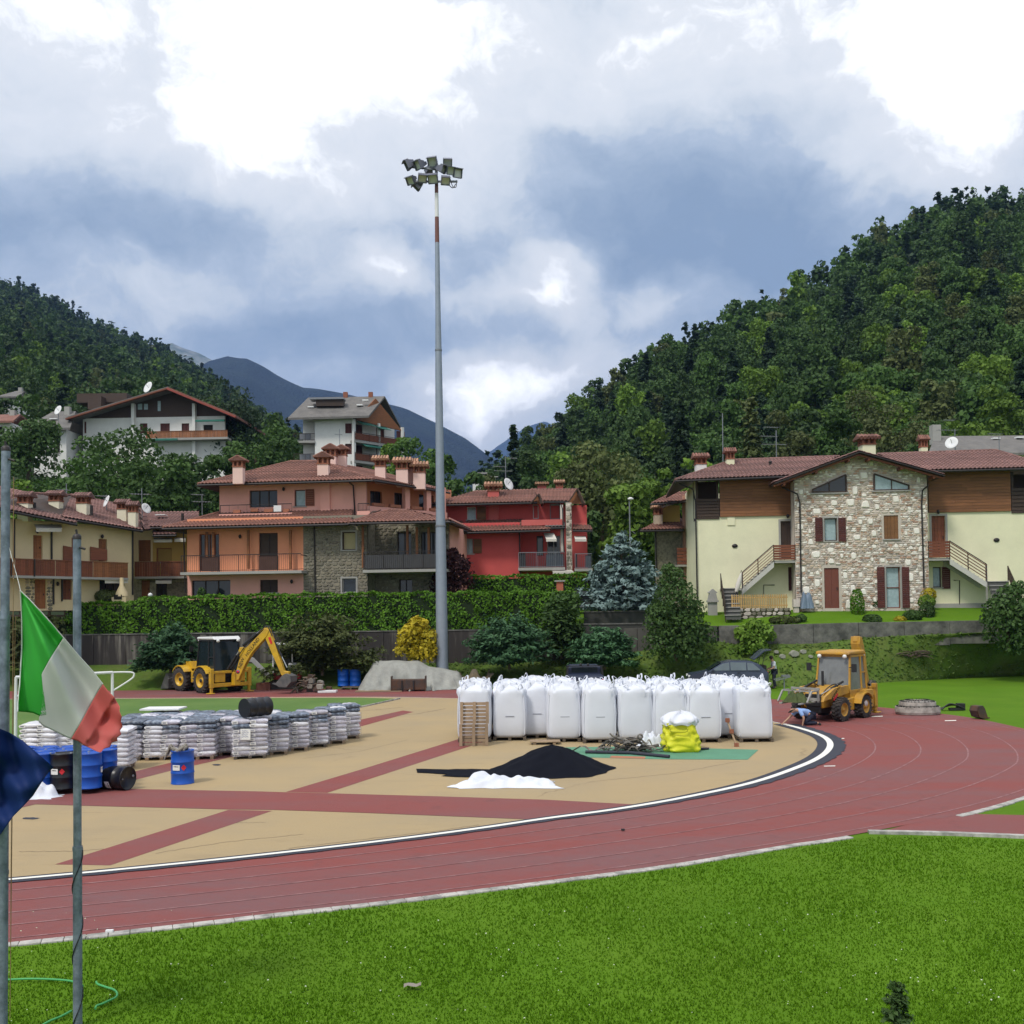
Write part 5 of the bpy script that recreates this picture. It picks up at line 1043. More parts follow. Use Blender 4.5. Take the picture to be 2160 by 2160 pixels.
# ================================================================== red house
def red_house():
    o = P(945, 1215, 75); root = thing('red_house', o, 'crimson red two storey house with terracotta roofs behind the second hedge', 'house'); f = Face(o, -3, root); Z = lambda px, py, out=0.: f.hit(px, py, out)[1]; U = lambda px, py, out=0.: f.hit(px, py, out)[0]
    z0 = o.z-1.5; ze = Z(1040, 1114); zt = Z(1040, 1063); u1 = U(1097, 1160); u2 = U(1215, 1160)
    f.window((978, 1136, 998, 1168), frame=SLAB, pane=GLASSB, mull=1); f.shutter((999, 1137, 1016, 1167), SHUTB, .03)
    f.wall('wall', REDP, U(905, 1160), u1, z0, ze+.4); s = Face(f.pt(0, 0, -1.8), -3, root); s.window((1132, 1130, 1146, 1172), frame=WOODD, mull=0, sill=False, name='french_window'); s.window((1154, 1130, 1182, 1172), frame=SLAB, mull=1, sill=False, name='french_window'); s.wall('recessed_wall', REDP, u1-.2, U(1240, 1160), z0, ze+1.75, holes=s.holes)
    mb = MB(); mb.quad(f.pt(u1, z0), f.pt(u1, ze+.3), f.pt(u1, ze+.3, -1.8), f.pt(u1, z0, -1.8)); mb.build('side_wall', REDP, root)
    g = Face(f.pt(0, 0, -1.6), -3, root); g.window((985, 1069, 1004, 1096), frame=WHITE, pane=GLASSB, mull=0); g.shutter((1006, 1068, 1025, 1096), SHUTB, .03); g.window((1124, 1064, 1136, 1094), frame=WHITE, pane=GLASS, mull=0, sill=False); g.window((1160, 1062, 1182, 1095), frame=GREYM, pane=GLASSB, mull=0, sill=False); zf = g.hit(1040, 1100)[1]; zt = g.hit(1040, 1058)[1]
    g.wall('upper_wall', REDP, g.hit(905, 1080)[0], g.hit(1190, 1080)[0], zf-.6, zt-.15); g.box(MB(), g.hit(1031, 1080)[0], g.hit(1052, 1080)[0], zf-.2, zt, 0, .15).build('chimney_breast', REDL, root)
    q0, q1 = f.hit(1100, 1100, .3)[0], f.hit(1186, 1100, .3)[0]; f.box(MB(), q0, q1, Z(1140, 1108, .3), Z(1140, 1096, .3), .1, .3).build('parapet', REDL, root)
    u = U(1200, 1130, .4); pz = Z(1200, 1060, .4); pf = Face(f.pt(u-.2, 0, .4), -3, root); pf.box(MB(), 0, .42, z0, pz, -.5, 0).build('stone_pier', MORTAR, root); masonry(pf, [(0, z0+.5), (0, pz), (.42, pz), (.42, z0+.5)], [], [STONE_G, STW[1], STW[2]], [.5, .25, .25], 5, None, (.16, .3), (.2, .42), 0, 24, .04)
    for (x0, x1, y0, y1) in [(1093, 1192, 1165, 1197), (1212, 1250, 1168, 1199)]:
        a, b = U(x0, y1, .9), U(x1, y1, .9); zb = Z((x0+x1)/2, y1, .9); f.box(MB(), a, b, zb-.2, zb, -1.8, .9).build('balcony', SLAB, root); f.railing(a+.05, b-.05, zb, Z((x0+x1)/2, y0, .9), .85, 'bars', GREYM); w = (b-a); f.box(MB(), a+.1, a+w*.16, zb+.05, zb+1.05, .76, .79).build('screen_panel', mat('black_mesh', (.03, .03, .035), .9), root); f.box(MB(), a+w*.6, b-.1, zb+.05, zb+.95, .76, .79).build('screen_panel', mat('slate_mesh', (.07, .08, .10), .9), root)
    def rp(x, y, d): a, b = f.hit(x, y, d); return f.pt(a, b, d)
    wave_roof(root, rp(905, 1064, .0), rp(1133, 1058.5, .0), rp(1128, 1033, -4.), rp(1000, 1036, -4.), TILE, name='upper_roof'); wave_roof(root, rp(1144, 1057, -.4), rp(1205, 1057, -.4), rp(1218, 1030, -4.3), rp(1120, 1033, -4.3), TILE, name='upper_roof')
    wave_roof(root, rp(965, 1122, 1.1), rp(1160, 1117, 1.1), rp(1105, 1097, -1.5), rp(985, 1098, -1.5), TILE, name='lower_roof'); wave_roof(root, rp(1160, 1117, 1.1), rp(1168, 1108, -2.), rp(1112, 1097, -2.5), rp(1105, 1097, -1.5), TILE, name='lower_roof_side', gutter=False); wave_roof(root, rp(920, 1114, 1.6), rp(985, 1117, 1.2), rp(975, 1098, -1.5), rp(905, 1098, -1.5), TILE, name='lower_roof')
    for a, b, c in [((1118, 1063, .2), (1137, 1042, .2), (1144, 1062, .2)), ((1198, 1061, .0), (1218, 1031, .0), (1232, 1062, .0))]:
        A, B, D = rp(*a), rp(*b), rp(*c); mb = MB(); mb.bar(A, B, .08, .25, up=f.n); mb.bar(B, D, .08, .25, up=f.n); mb.build('bargeboard', WOODD, root); mb = MB(); mb.prism([A-f.n*.3, B-f.n*.3, D-f.n*.3], -f.n*.1); mb.build('gable_boarding', WOODO, root)
        bk = -f.n*4; wave_roof(root, D, D+bk, B+bk, B, TILE, name='gable_roof_side', gutter=False)
    wave_roof(root, rp(1150, 1112, .6), rp(1192, 1111, .6), rp(1192, 1103, -.5), rp(1152, 1103, -.5), TILEG, name='porch_roof'); wave_roof(root, rp(1208, 1117, .6), rp(1250, 1118, .6), rp(1245, 1108, -.8), rp(1208, 1108, -.8), TILE, name='porch_roof'); f.box(MB(), *f.rect(1212, 1101, 1238, 1109), -1, -.8).build('parapet', REDL, root)
    for (x0, y0, x1, y1, dx) in [(1146, 1124, 1168, 1141, 6), (1211, 1131, 1235, 1141, 2), (1160, 1202, 1204, 1209, 6)]:
        a, b, c, d = rp(x0, y0, .2), rp(x1, y0, .2), rp(x1+dx, y1-4, 1.2), rp(x0+dx, y1-4, 1.2); mb = MB(); mb.quad(a, b, c, d); mb.quad(d, c, c-Vector((0, 0, .18)), d-Vector((0, 0, .18))); mb.build('awning', AWN, root)
    chimney(root, 1041, 1018, 1054, 77, 33, REDL, TILEL); chimney(root, 1143, 1018, 1034, 80, 25, REDL, TILEL); chimney(root, 1180, 1013, 1040, 80, 20, REDL, TILEL)
    downpipe(root, [rp(1095, 1120, .3), rp(1096, 1135, .1), rp(1097, 1212, .1)]); downpipe(root, [rp(1183, 1064, .2), rp(1187, 1075, .5), rp(1190, 1165, .5)])
    for (x, y0) in ((1182, 1065),): f.box(MB(), U(x, 1100), U(x+6, 1100), Z(x, 1165), Z(x, y0), -.2, .05).build('column', AWN, root)
    return root, f
DH, DF = red_house()
# ================================================================== row of cream terraced houses (left)
def left_row():
    o = P(0, 1260, 60); far = P(282, 1258, 68); ang = math.degrees(math.atan2(far.y-o.y, far.x-o.x)); root = thing('terraced_houses', o, 'row of cream terraced houses with long wooden balconies and mauve tiled roofs at the left', 'house'); f = Face(o, ang, root); Z = lambda px, py, out=0.: f.hit(px, py, out)[1]; U = lambda px, py, out=0.: f.hit(px, py, out)[0]
    z0 = o.z-.8; u0 = U(-60, 1150); u1 = U(282, 1150); zb = Z(120, 1214); zt = Z(120, 1095)
    f.door((70, 1129, 90, 1179), WOODO); f.door((151, 1134, 166, 1182), WOODO); f.door((208, 1137, 226, 1184), WOODO)
    f.door((73, 1222, 98, 1284), WOODO); f.door((130, 1222, 152, 1265), WOODR); f.window((210, 1220, 262, 1262), mull=2, sill=False, frame=WOODD)
    zt = min(f.hit(-60, 1060, 1.4)[1], f.hit(128, 1090, .9)[1], f.hit(300, 1118, .9)[1])-.9; f.wall('wall', YELR, u0, u1, zb, zt+1.1); f.wall('ground_floor_wall', YELR, u0, u1, z0, zb)
    masonry(f, [(U(52, 1240), z0), (U(52, 1240), zb-.1), (U(112, 1240), zb-.1), (U(112, 1240), z0)], [h for h in f.holes], [STONE_G, STW[1]], [.7, .3], 6, None, (.14, .28), (.2, .5), 0, 30, .05)
    for (x, y0, y1) in [(109, 1105, 1180), (113, 1218, 1275), (131, 1218, 1268), (30, 1095, 1180), (280, 1115, 1255)]: downpipe(root, [f.X(x, y0, .06), f.X(x, y1, .06)], .06)
    for (x0, x1, yt, yb) in [(-60, 271, 1181, 1215)]:
        a, b = U(x0, yb, 1.1), U(x1, yb, 1.1); zz = Z(100, yb, 1.1); f.box(MB(), a, b, zz-.15, zz, 0, 1.1).build('balcony', SLAB, root); k = int((b-a)/2.2)
        for i in range(k): f.railing(a+(b-a)*i/k+.02, a+(b-a)*(i+1)/k-.02, zz, Z(100, yt, 1.1), 1.08, 'boards', WOODR if i % 3 else WOODO, name='balcony_parapet')
    for (x0, x1, yt, ys) in [(132, 155, 1151, 1157), (189, 218, 1153, 1160)]:
        a = f.X(x0, yt, .05); b = f.X(x1, ys, 1.0); mb = MB(); mb.prism([f.pt(U(x0, 1180), Z(x0, 1182), .05), f.pt(U(x1, 1180), Z(x1, 1182), .35), f.pt(U(x1, 1180), Z(x1, ys), .35), f.pt(U(x0, 1180), Z(x0, yt), .05)], f.n*.05); mb.build('privacy_screen', WOODR, root)
    downpipe(root, [f.X(24, 1180, 1.14), f.X(24, 1216, 1.14)], .04); downpipe(root, [f.X(73, 1179, 1.14), f.X(73, 1216, 1.14)], .04)
    for (x0, y0, x1, y1, o1) in [(72, 1106, 130, 1119, 1.0), (217, 1219, 270, 1228, 1.0)]:
        a, b = f.X(x0, y0, .1), f.X(x1, y0, .1); c, d = f.X(x1, y1-5, o1), f.X(x0+4, y1-5, o1); mb = MB(); mb.quad(a, b, c, d); mb.quad(d, c, c-Vector((0, 0, .22)), d-Vector((0, 0, .22))); mb.build('awning', AWN, root)
    for (x, y) in ((79, 1120), (216, 1131), (122, 1231)): lamp(f, x, y)
    def rp(x, y, d): a, b = f.hit(x, y, d); return f.pt(a, b, d)
    wave_roof(root, rp(-60, 1060, 1.4), rp(162, 1104, 1.4), rp(170, 1046, -4.5), rp(-60, 1034, -4.5), TILE2, name='roof'); wave_roof(root, rp(128, 1090, .9), rp(300, 1118, .9), rp(290, 1072, -4.6), rp(150, 1044, -4.6), TILE2, name='roof'); wave_roof(root, rp(300, 1118, .9), rp(350, 1113, -8), rp(300, 1073, -5.2), rp(290, 1072, -4.6), TILE2, name='roof_end', gutter=False)
    ridge_tiles(root, rp(-60, 1034, -4.5), rp(170, 1046, -4.5), TILE2); ridge_tiles(root, rp(150, 1044, -4.6), rp(290, 1072, -4.6), TILE2)
    for (x, a, b, Y, w) in [(53, 1038, 1083, 61.5, 31), (118, 1036, 1077, 64.5, 30), (176, 1040, 1082, 65.5, 30), (260, 1054, 1093, 68, 27), (281, 1058, 1100, 67.5, 22)]: chimney(root, x, a, b, Y, w, CREAM, TILE2)
    for (x, y0, y1, Y) in [(73, 1060, 1072, 62), (193, 1066, 1083, 65.2)]: MB().tube([P(x, y1+4, Y), P(x, y0, Y)], .09, 8).build('roof_vent', METAL, root)
    mb = MB(); mb.quad(f.pt(u1, z0), f.pt(u1, zt+1.1), f.pt(u1, zt+1.1, -8), f.pt(u1, z0, -8)); mb.build('end_wall', YELR, root)
    return root, f
LR, LF = left_row()
def connecting_house():
    o = P(284, 1262, 72); root = thing('terraced_houses', o, 'cream end house with a wooden balcony between the terraced row and the pink house', 'house'); f = Face(o, 3, root); Z = lambda px, py, out=0.: f.hit(px, py, out)[1]; U = lambda px, py, out=0.: f.hit(px, py, out)[0]; z0 = o.z-1
    f.door((292, 1139, 318, 1184), WOODO); f.window((330, 1156, 362, 1186), frame=WOODO, pane=mat('ochre_blind', (.40, .26, .07), .8), mull=0); f.door((298, 1224, 316, 1260), WOODO); f.window((329, 1228, 352, 1260), mull=1, sill=False)
    f.wall('wall', YELR, U(270, 1150), U(322, 1150), Z(300, 1216), Z(300, 1105)); f.wall('wall', OCHRE, U(322, 1150), U(398, 1150), Z(340, 1216), Z(340, 1105), label='ochre yellow wall part'); f.wall('stone_wall', STONE_G, U(270, 1150), U(398, 1150), z0, Z(300, 1216))
    a, b = U(283, 1216, 1.), U(393, 1216, 1.); zz = Z(330, 1216, 1.); f.box(MB(), a, b, zz-.15, zz, 0, 1.).build('balcony', SLAB, root)
    for i in range(2): f.railing(a+(b-a)*i/2+.02, a+(b-a)*(i+1)/2-.02, zz, Z(330, 1185, 1.), .98, 'boards', WOODR, name='balcony_parapet')
    def rp(x, y, d): q, w = f.hit(x, y, d); return f.pt(q, w, d)
    wave_roof(root, rp(262, 1112, .9), rp(420, 1110, .9), rp(420, 1084, -4), rp(290, 1077, -4), TILE2, name='roof'); wave_roof(root, rp(322, 1128, 1.2), rp(372, 1127, 1.2), rp(372, 1119, .1), rp(322, 1120, .1), TILE2, name='porch_roof')
    for (x0, x1, y0, y1) in [(324, 363, 1134, 1142), (368, 391, 1134, 1141), (328, 362, 1219, 1229)]: mb = MB(); A, B = rp(x0, y0, .1), rp(x1, y0, .1); c, d = rp(x1, y1-4, .9), rp(x0, y1-4, .9); mb.quad(A, B, c, d); mb.quad(d, c, c-Vector((0, 0, .2)), d-Vector((0, 0, .2))); mb.build('awning', AWN, root)
    p = rp(340, 1090, -1.6); mb = MB(); mb.box(p+Vector((0, 0, .12)), (.7, .6, .06)); mb.build('skylight', WHITE, root); MB().tube([P(385, 1100, 73), P(385, 1083, 73)], .1, 8).build('roof_vent', METAL, root)
    return root
connecting_house()
# ================================================================== small salmon house beside the stone house
def salmon_house():
    o = P(1385, 1285, 76); root = thing('salmon_house', o, 'small salmon and stone house half hidden behind the blue spruce and the stone house', 'house'); f = Face(o, 4, root); Z = lambda px, py, out=0.: f.hit(px, py, out)[1]; U = lambda px, py, out=0.: f.hit(px, py, out)[0]; z0 = o.z-.5
    f.wall('stone_wall', STONE_G, 0, U(1442, 1150), z0, Z(1410, 1112)); f.wall('wall', SALM, U(1440, 1150), U(1480, 1150), z0, Z(1455, 1046), out=.3); f.wall('wall', OCHRE, U(1400, 1080), U(1444, 1080), Z(1420, 1110), Z(1420, 1062), out=-1.5, label='yellow upper wall')
    def rp(x, y, d): q, w = f.hit(x, y, d); return f.pt(q, w, d)
    wave_roof(root, rp(1350, 1118, 1.2), rp(1443, 1116, 1.2), rp(1443, 1092, -3), rp(1395, 1098, -3), TILE, name='lower_roof'); wave_roof(root, rp(1371, 1062, .8), rp(1465, 1055, .8), rp(1465, 1034, -3), rp(1415, 1042, -3), TILE, name='upper_roof'); mb = MB(); mb.bar(rp(1395, 1070, 1.2), rp(1470, 1048, 1.2), .1, .3, up=f.n); mb.build('bargeboard', WOODD, root)
    chimney(root, 1388, 1062, 1106, 77, 24, STW[1], TILEL); f.railing(U(1428, 1170, .8), U(1467, 1170, .8), Z(1450, 1191, .8), Z(1450, 1155, .8), .8, 'slats', WOODR, 5, 'balcony_railing'); f.box(MB(), U(1428, 1170, .8), U(1467, 1170, .8), Z(1450, 1195, .8), Z(1450, 1191, .8), 0, .8).build('balcony', SLAB, root); downpipe(root, [rp(1383, 1118, .2), rp(1385, 1200, .06)])
    return root
salmon_house()
# ================================================================== houses on the slope
def chalet():
    o = P(176, 935, 118); root = thing('chalet', o, 'white alpine chalet with dark timber gable and wide red edged roof on the slope', 'house'); f = Face(o, -2, root); Z = lambda px, py, out=0.: f.hit(px, py, out)[1]; U = lambda px, py, out=0.: f.hit(px, py, out)[0]; z0 = o.z-9
    for x in ((295, 893, 311, 914), (338, 893, 358, 914), (383, 893, 399, 914)): f.window(x, SHUT, SHUT, mull=1, sill=False, deep=.1, name='shuttered_window')
    f.window((429, 896, 449, 915), DARK, DARK, mull=0, sill=False); f.window((177, 889, 182, 914), WOODR, SHUT, mull=0, sill=False)
    zw = Z(330, 880); uL, uR = U(175, 900), U(474, 900); f.wall('wall', WHITEP, uL, uR, z0, zw)
    g = [(U(185, 878), zw), (U(353, 824), Z(353, 824)), (U(490, 878), zw)]; f.wall('timber_gable', WOODD, uL, uR, zw, zw+.05, top=g, holes=[])
    for (x0, y0, x1, y1) in [(291, 852, 300, 864), (304, 852, 312, 864), (333, 846, 339, 867)]: f.box(MB(), *f.rect(x0, y0, x1, y1), 0, .05).build('gable_window', GLASSB, root)
    for x in (284, 412): f.box(MB(), U(x-3, 900), U(x+3, 900), z0, Z(x, 853), 0, .6).build('white_pier', WHITEP, root)
    a, b = U(307, 922, 1.4), U(480, 922, 1.4); zz = Z(390, 923, 1.4); f.box(MB(), a, b, zz-.25, zz, 0, 1.4).build('balcony', SLAB, root); f.railing(a, b, zz, Z(390, 909, 1.4), 1.4, 'boards', WOODO, name='balcony_parapet'); f.box(MB(), *f.rect(412, 885, 473, 889, 1.5), 1.3, 1.5).build('green_awning', AWG, root); f.box(MB(), *f.rect(307, 925, 374, 929, 1.5), 1.3, 1.5).build('green_awning', AWG, root)
    def rp(x, y, d): q, w = f.hit(x, y, d); return f.pt(q, w, d)
    ap, tl, tr = rp(353, 821, 1.8), rp(140, 885, 1.8), rp(498, 881, 1.8); bk = -f.n*12
    for (e, m, sgn) in ((tl, TILEG, 0), (tr, TILE, 1)):
        mb = MB(); n = Vector((0, 0, .3)); mb.prism([e, ap, ap+bk, e+bk], n); mb.build('roof', m, root); MB().bar(e+f.n*.03+Vector((0, 0, .02)), ap+f.n*.03+Vector((0, 0, .02)), .15, .5, up=f.n).build('bargeboard', mat('red_bargeboard', (.30, .055, .04), .6) if sgn else WOODR, root)
    mb = MB(); mb.box(rp(205, 852, -4), (1.6, 1.6, 1.6)); mb.box(rp(225, 848, -6)+Vector((0, 0, .2)), (6, 3, 1.1)); mb.build('dormer', WOODD, root)
    return root
chalet()
def block():
    o = P(670, 985, 118); root = thing('apartment_block', o, 'white three storey apartment block with grey roof and balconies on the slope', 'house'); f = Face(o, 2, root); s = Face(P(744, 985, 118), 48, root); Z = lambda px, py, out=0.: f.hit(px, py, out)[1]; U = lambda px, py, out=0.: f.hit(px, py, out)[0]; z0 = o.z-14
    for x in ((728, 893, 742, 914), (728, 936, 742, 958)): f.window(x, SHUT, SHUT, mull=1, sill=False, deep=.1, name='shuttered_window')
    zt = Z(700, 886); uL, uM, uR = U(620, 900), U(664, 900), U(744, 900); f.wall('wall', WHITEP, uM, uR, z0, zt+.4); r = Face(f.pt(0, 0, -1.5), 2, root); r.wall('recessed_wall', WHITEP, uL+.8, uM, z0, zt+.4); mb = MB(); mb.quad(f.pt(uM, z0), f.pt(uM, zt), f.pt(uM, zt, -1.5), f.pt(uM, z0, -1.5)); mb.build('corner_strip', WOODR, root)
    for y in (930, 973): zz = Z(640, y); f.box(MB(), uL, uM, zz-.25, zz, -1.5, .2).build('balcony', SLAB, root); f.railing(uL, uM, zz, Z(640, y-15), .15, 'bars', WOODD, n=18); f.box(MB(), *f.rect(632, y-15, 655, y-3, -1.4), -1.48, -1.4).build('shutter', GREYM, root)
    L = s.hit(846, 930)[0]; sb = Face(s.pt(0, 0, -1.2), 48, root)
    for y in (892, 936, 978):
        for x0 in (1.2, 4.6, 8.0): q = UZ((x0, x0+1.3, sb.hit(760, y+40)[1]+.3, sb.hit(760, y+4)[1])); sb.window(q, SHUT, SHUT, mull=1, sill=False, deep=.1, name='shuttered_window')
    sb.wall('side_wall', WHITEP, -.5, L, z0, zt+.4)
    for (y, h) in ((929, 14), (972, 14)):
        zz = s.hit(752, y, .3)[1]; s.box(MB(), -.1, L+1, zz-.25, zz, -1.2, .5).build('balcony', SLAB, root); s.railing(0, L+1, zz, zz+.95, .45, 'bars', WOODD, n=40); s.box(MB(), 0, L+1, zz+.1, zz+.85, .36, .40).build('balcony_panel', WOODR, root)
    for x in (0, L*.5, L): s.box(MB(), x-.15, x+.15, z0, zt, .1, .4).build('pier', WHITEP, root)
    for (a, b, y) in ((.6, 2.6, 889), (3.2, 5, 892), (1.2, 4.5, 934)): zz = s.hit(770, y, .4)[1]; mb = MB(); mb.prism([s.pt(a, zz, 0), s.pt(b, zz, 0), s.pt(b, zz-.5, 1.1), s.pt(a, zz-.5, 1.1)], (0, 0, -.06)); mb.build('green_awning', AWG, root)
    def rp(x, y, d): q, w = f.hit(x, y, d); return f.pt(q, w, d)
    eL, eR = rp(607, 886, 1.2), rp(778, 881, 1.2); r1, r2 = rp(650, 843, -4.5), rp(812, 840, -4.5); mb = MB(); t = Vector((0, 0, .25)); mb.prism([eL, eR, r2, r1], t); e3 = rp(845, 903, -9.5); e4 = f.pt((eL-o).dot(f.u), e3.z, -10); mb.prism([r1, r2, e3, e4], t); mb.build('roof', TILEG, root)
    mb = MB(); q = [s.pt(.4, zt, .2), s.pt(L, zt-.4, .2), s.pt(L*.45, r2.z-.5, .2)]; mb.prism(q, -s.n*.2); mb.build('timber_gable', WOODO, root)
    p = rp(697, 861, -1.6); mb = MB(); mb.box(p+Vector((0, 0, .5)), (3.2, 1.2, .7)); mb.build('dormer', WOODD, root); MB().box(p+Vector((-.3, 0, 1.0)), (4.0, 1.6, .18)).build('dormer_roof', GREYM, root)
    for x, y in ((656, 864), (759, 860), (771, 850)): MB().box(rp(x, y, -1.5)+Vector((0, 0, .3)), (.7, .5, .15)).build('skylight', WHITE, root)
    for x in (729, 782): MB().box(rp(x, 838, -4.5), (.5, .5, 1.2)).build('chimney', BRICK, root)
    return root
block()
def small_hill_houses():
    for (x0, x1, yt, yr, yb, Y, wm, rm, lab) in [(72, 140, 905, 873, 965, 116, WHITEP, TILEG, 'white house with a grey stone slab roof left of the chalet'), (6, 36, 838, 828, 850, 170, WHITEP, TILEG, 'tiny white house in the wood at the left edge'), (-40, 22, 890, 879, 925, 124, WHITEP, TILE, 'house roof corner cut by the left edge below the tiny white house')]:
        a, b = P(x0, yb, Y), P(x1, yb, Y); o = (a+b)/2; o.z = a.z; root = thing('hill_house', o, lab, 'house', 'houses on the slope'); f = Face(a, 0, root); w = b.x-a.x; z0 = a.z-4; zt = f.hit(x0, yt)[1]; f.window(UZ((w*.12, w*.3, a.z+.5, zt-.6)), WOODD, DARK, mull=0); f.window(UZ((w*.6, w*.8, a.z+.5, zt-.6)), WOODD, DARK, mull=0); f.wall('wall', wm, 0, w, z0, zt)
        mb = MB(); mb.box(f.pt(w/2, (z0+zt)/2-.05, -3), (w, 5.4, zt-z0-.1)); mb.build('rear_walls', wm, root); mb = MB(); e0, e1 = f.pt(-.8, zt-.3, .9), f.pt(w+.8, zt-.3, .9); zr = f.hit(x0, yr, -3)[1]; r0, r1 = f.pt(.8, zr, -3), f.pt(w-.2, zr, -3); mb.prism([e0, e1, r1, r0], (0, 0, .25)); q0, q1 = f.pt(-.8, zt-.3, -7), f.pt(w+.8, zt-.3, -7); mb.prism([r0, r1, q1, q0], (0, 0, .25)); rf = mb.build('roof', rm, root)
        MB().box(f.pt(w*.75, zr, -2.5), (.6, .6, 1.3)).build('chimney', SLAB, rf)
        if x0 == 72: MB().box(f.pt(w*.5, zt+1.1, -1)+Vector((0, 0, .2)), (.8, .6, .12)).build('skylight', WHITE, rf)
small_hill_houses()
def grey_roof_building():
    o = P(1985, 960, 82); root = thing('grey_roofed_house', o, 'house with a dark grey roof behind the right wing of the stone house', 'house'); f = Face(o, -2, root); w = f.hit(2300, 960)[0]; zt = f.hit(2050, 957)[1]; f.wall('wall', WHITEP, 0, w, 4, zt)
    def rp(x, y, d): q, e = f.hit(x, y, d); return f.pt(q, e, d)
    mb = MB(); mb.prism([rp(1958, 962, .8), rp(2320, 958, .8), rp(2320, 922, -4), rp(1972, 925, -4)], (0, 0, .2)); mb.prism([rp(1972, 925, -4), rp(2320, 922, -4), rp(2320, 955, -9), rp(1972, 958, -9)], (0, 0, .2)); mb.build('roof', TILEG, root)
    for x, y in ((2150, 932), (2100, 934)): MB().box(rp(x, y, -3)+Vector((0, 0, .35)), (.6, .5, .12)).build('skylight', WHITE, root)
    MB().box(rp(1973, 930, -3)+Vector((0, 0, .5)), (.7, .7, 1.6)).build('chimney', SLAB, root)
    return root
grey_roof_building()
def valley_houses():
    for (x, y0, y1, w, Y, lab) in [(1010, 992, 1012, 26, 190, 'tiny far white house in the valley left of the big aerial'), (1036, 1000, 1018, 20, 180, 'tiny far grey house in the valley beside the big aerial')]:
        o = P(x, y1, Y); hw = w/FPX*Y/2; h = (y1-y0)/FPX*Y; root = thing('valley_house', o, lab, 'house', 'far houses in the valley'); MB().box(o+Vector((0, 3, h*.3-2)), (hw*2, 6, h*.6+4)).build('wall', WHITEP, root); mb = MB(); a = o+Vector((-hw-.4, -.5, h*.6)); mb.prism([a, a+Vector((0, 7, 0)), a+Vector((0, 3.5, h*.4))], (hw*2+.8, 0, 0)); mb.build('roof', TILEG, root)
        for q in (-.5, .4): MB().box(o+Vector((hw*q, -.02, h*.25)), (.8, .06, .9)).build('window', DARK, root)
valley_houses()
# ================================================================== things on the field
def text_part(txt, size, M, m, parent, name='lettering', ext=.004):
    c = bpy.data.curves.new(name, 'FONT'); c.body = txt; c.size = size; c.extrude = ext; c.align_x = 'CENTER'; c.align_y = 'CENTER'; c.resolution_u = 2
    o = bpy.data.objects.new('t', c); C.objects.link(o); dg = bpy.context.evaluated_depsgraph_get(); me = bpy.data.meshes.new_from_object(o.evaluated_get(dg)); bpy.data.objects.remove(o)
    me.materials.clear(); me.materials.append(m); me.transform(M); q = bpy.data.objects.new(name, me); C.objects.link(q); q.parent = parent; return q
BLUE_D = mat('blue_drum_paint', (.008, .075, .40), .38, var=.15, fine=.08); BLACK_D = mat('black_drum_paint', (.010, .010, .013), .33, var=.2); LABEL = mat('paper_label', (.72, .72, .70), .7, var=.05); REDL_ = mat('hazard_red', (.55, .02, .03), .6); RUST = mat('rusty_steel', (.07, .055, .05), .75, var=.4, col2=(.12, .06, .035), metal=.3); INK = mat('black_ink', (.01, .01, .012), .7)
PALW = wood('pallet_wood', (.27, .19, .12)); PALD = wood('dirty_pallet_wood', (.11, .085, .06)); PLAST = mat('white_bag_fabric', (.64, .665, .73), .55, var=.06, scale=2, fine=.05, fscale=40, bump=.022, bscale=6, spec=.3)
def drum(loc, m, lab, group=None, rz=0., name='oil_drum', tilt=None, label_at=None):
    o = thing(name, loc, lab, 'drum', group); r = .2925; H = .88
    mb = MB(); mb.lathe([(r-.02, .012), (r+.008, .0), (r+.008, .022), (r, .03), (r, .27), (r+.012, .285), (r+.012, .305), (r, .32), (r, .56), (r+.012, .575), (r+.012, .595), (r, .61), (r, .85), (r+.008, .858), (r+.008, H), (r-.012, H), (r-.016, H-.018), (.001, H-.018)], n=28); mb.lathe([(r-.02, .012), (.001, .012)], n=28); mb.build('body', m, off=(0, 0, 0)).parent = o
    mb = MB(); mb.lathe([(.035, 0), (.035, .02), (.001, .022)], (.19, .03, H-.018), 10); mb.build('bung', GREYM, off=(0, 0, 0)).parent = o; mb = MB(); mb.lathe([(.02, 0), (.02, .018), (.001, .02)], (-.19, .0, H-.018), 8); mb.build('small_bung', GREYM, off=(0, 0, 0)).parent = o
    if label_at is not None:
        def curved(a0, a1, z0, z1, m, nm, dia=False):
            mb = MB(); n = 6; rr = r+.014
            if dia:
                ac, zc = (a0+a1)/2, (z0+z1)/2; P_ = lambda a, z: (rr*cos(a), rr*sin(a), z); mb.add([P_(a0, zc), P_(ac, z0), P_(a1, zc), P_(ac, z1)], [(0, 1, 2, 3)])
            else: mb.grid([[(rr*cos(a0+(a1-a0)*i/n), rr*sin(a0+(a1-a0)*i/n), z) for i in range(n+1)] for z in (z0, z1)])
            q = mb.build(nm, m, off=(0, 0, 0)); q.parent = o
        c = label_at; curved(c-.55, c+.15, .38, .52, LABEL, 'label'); curved(c+.25, c+.70, .37, .53, REDL_, 'hazard_diamond', True); curved(c-.45, c+.05, .465, .49, INK, 'label_print');
    if tilt is not None: o.rotation_euler = tilt
    return o
def gp(px, py): return G(px, py)
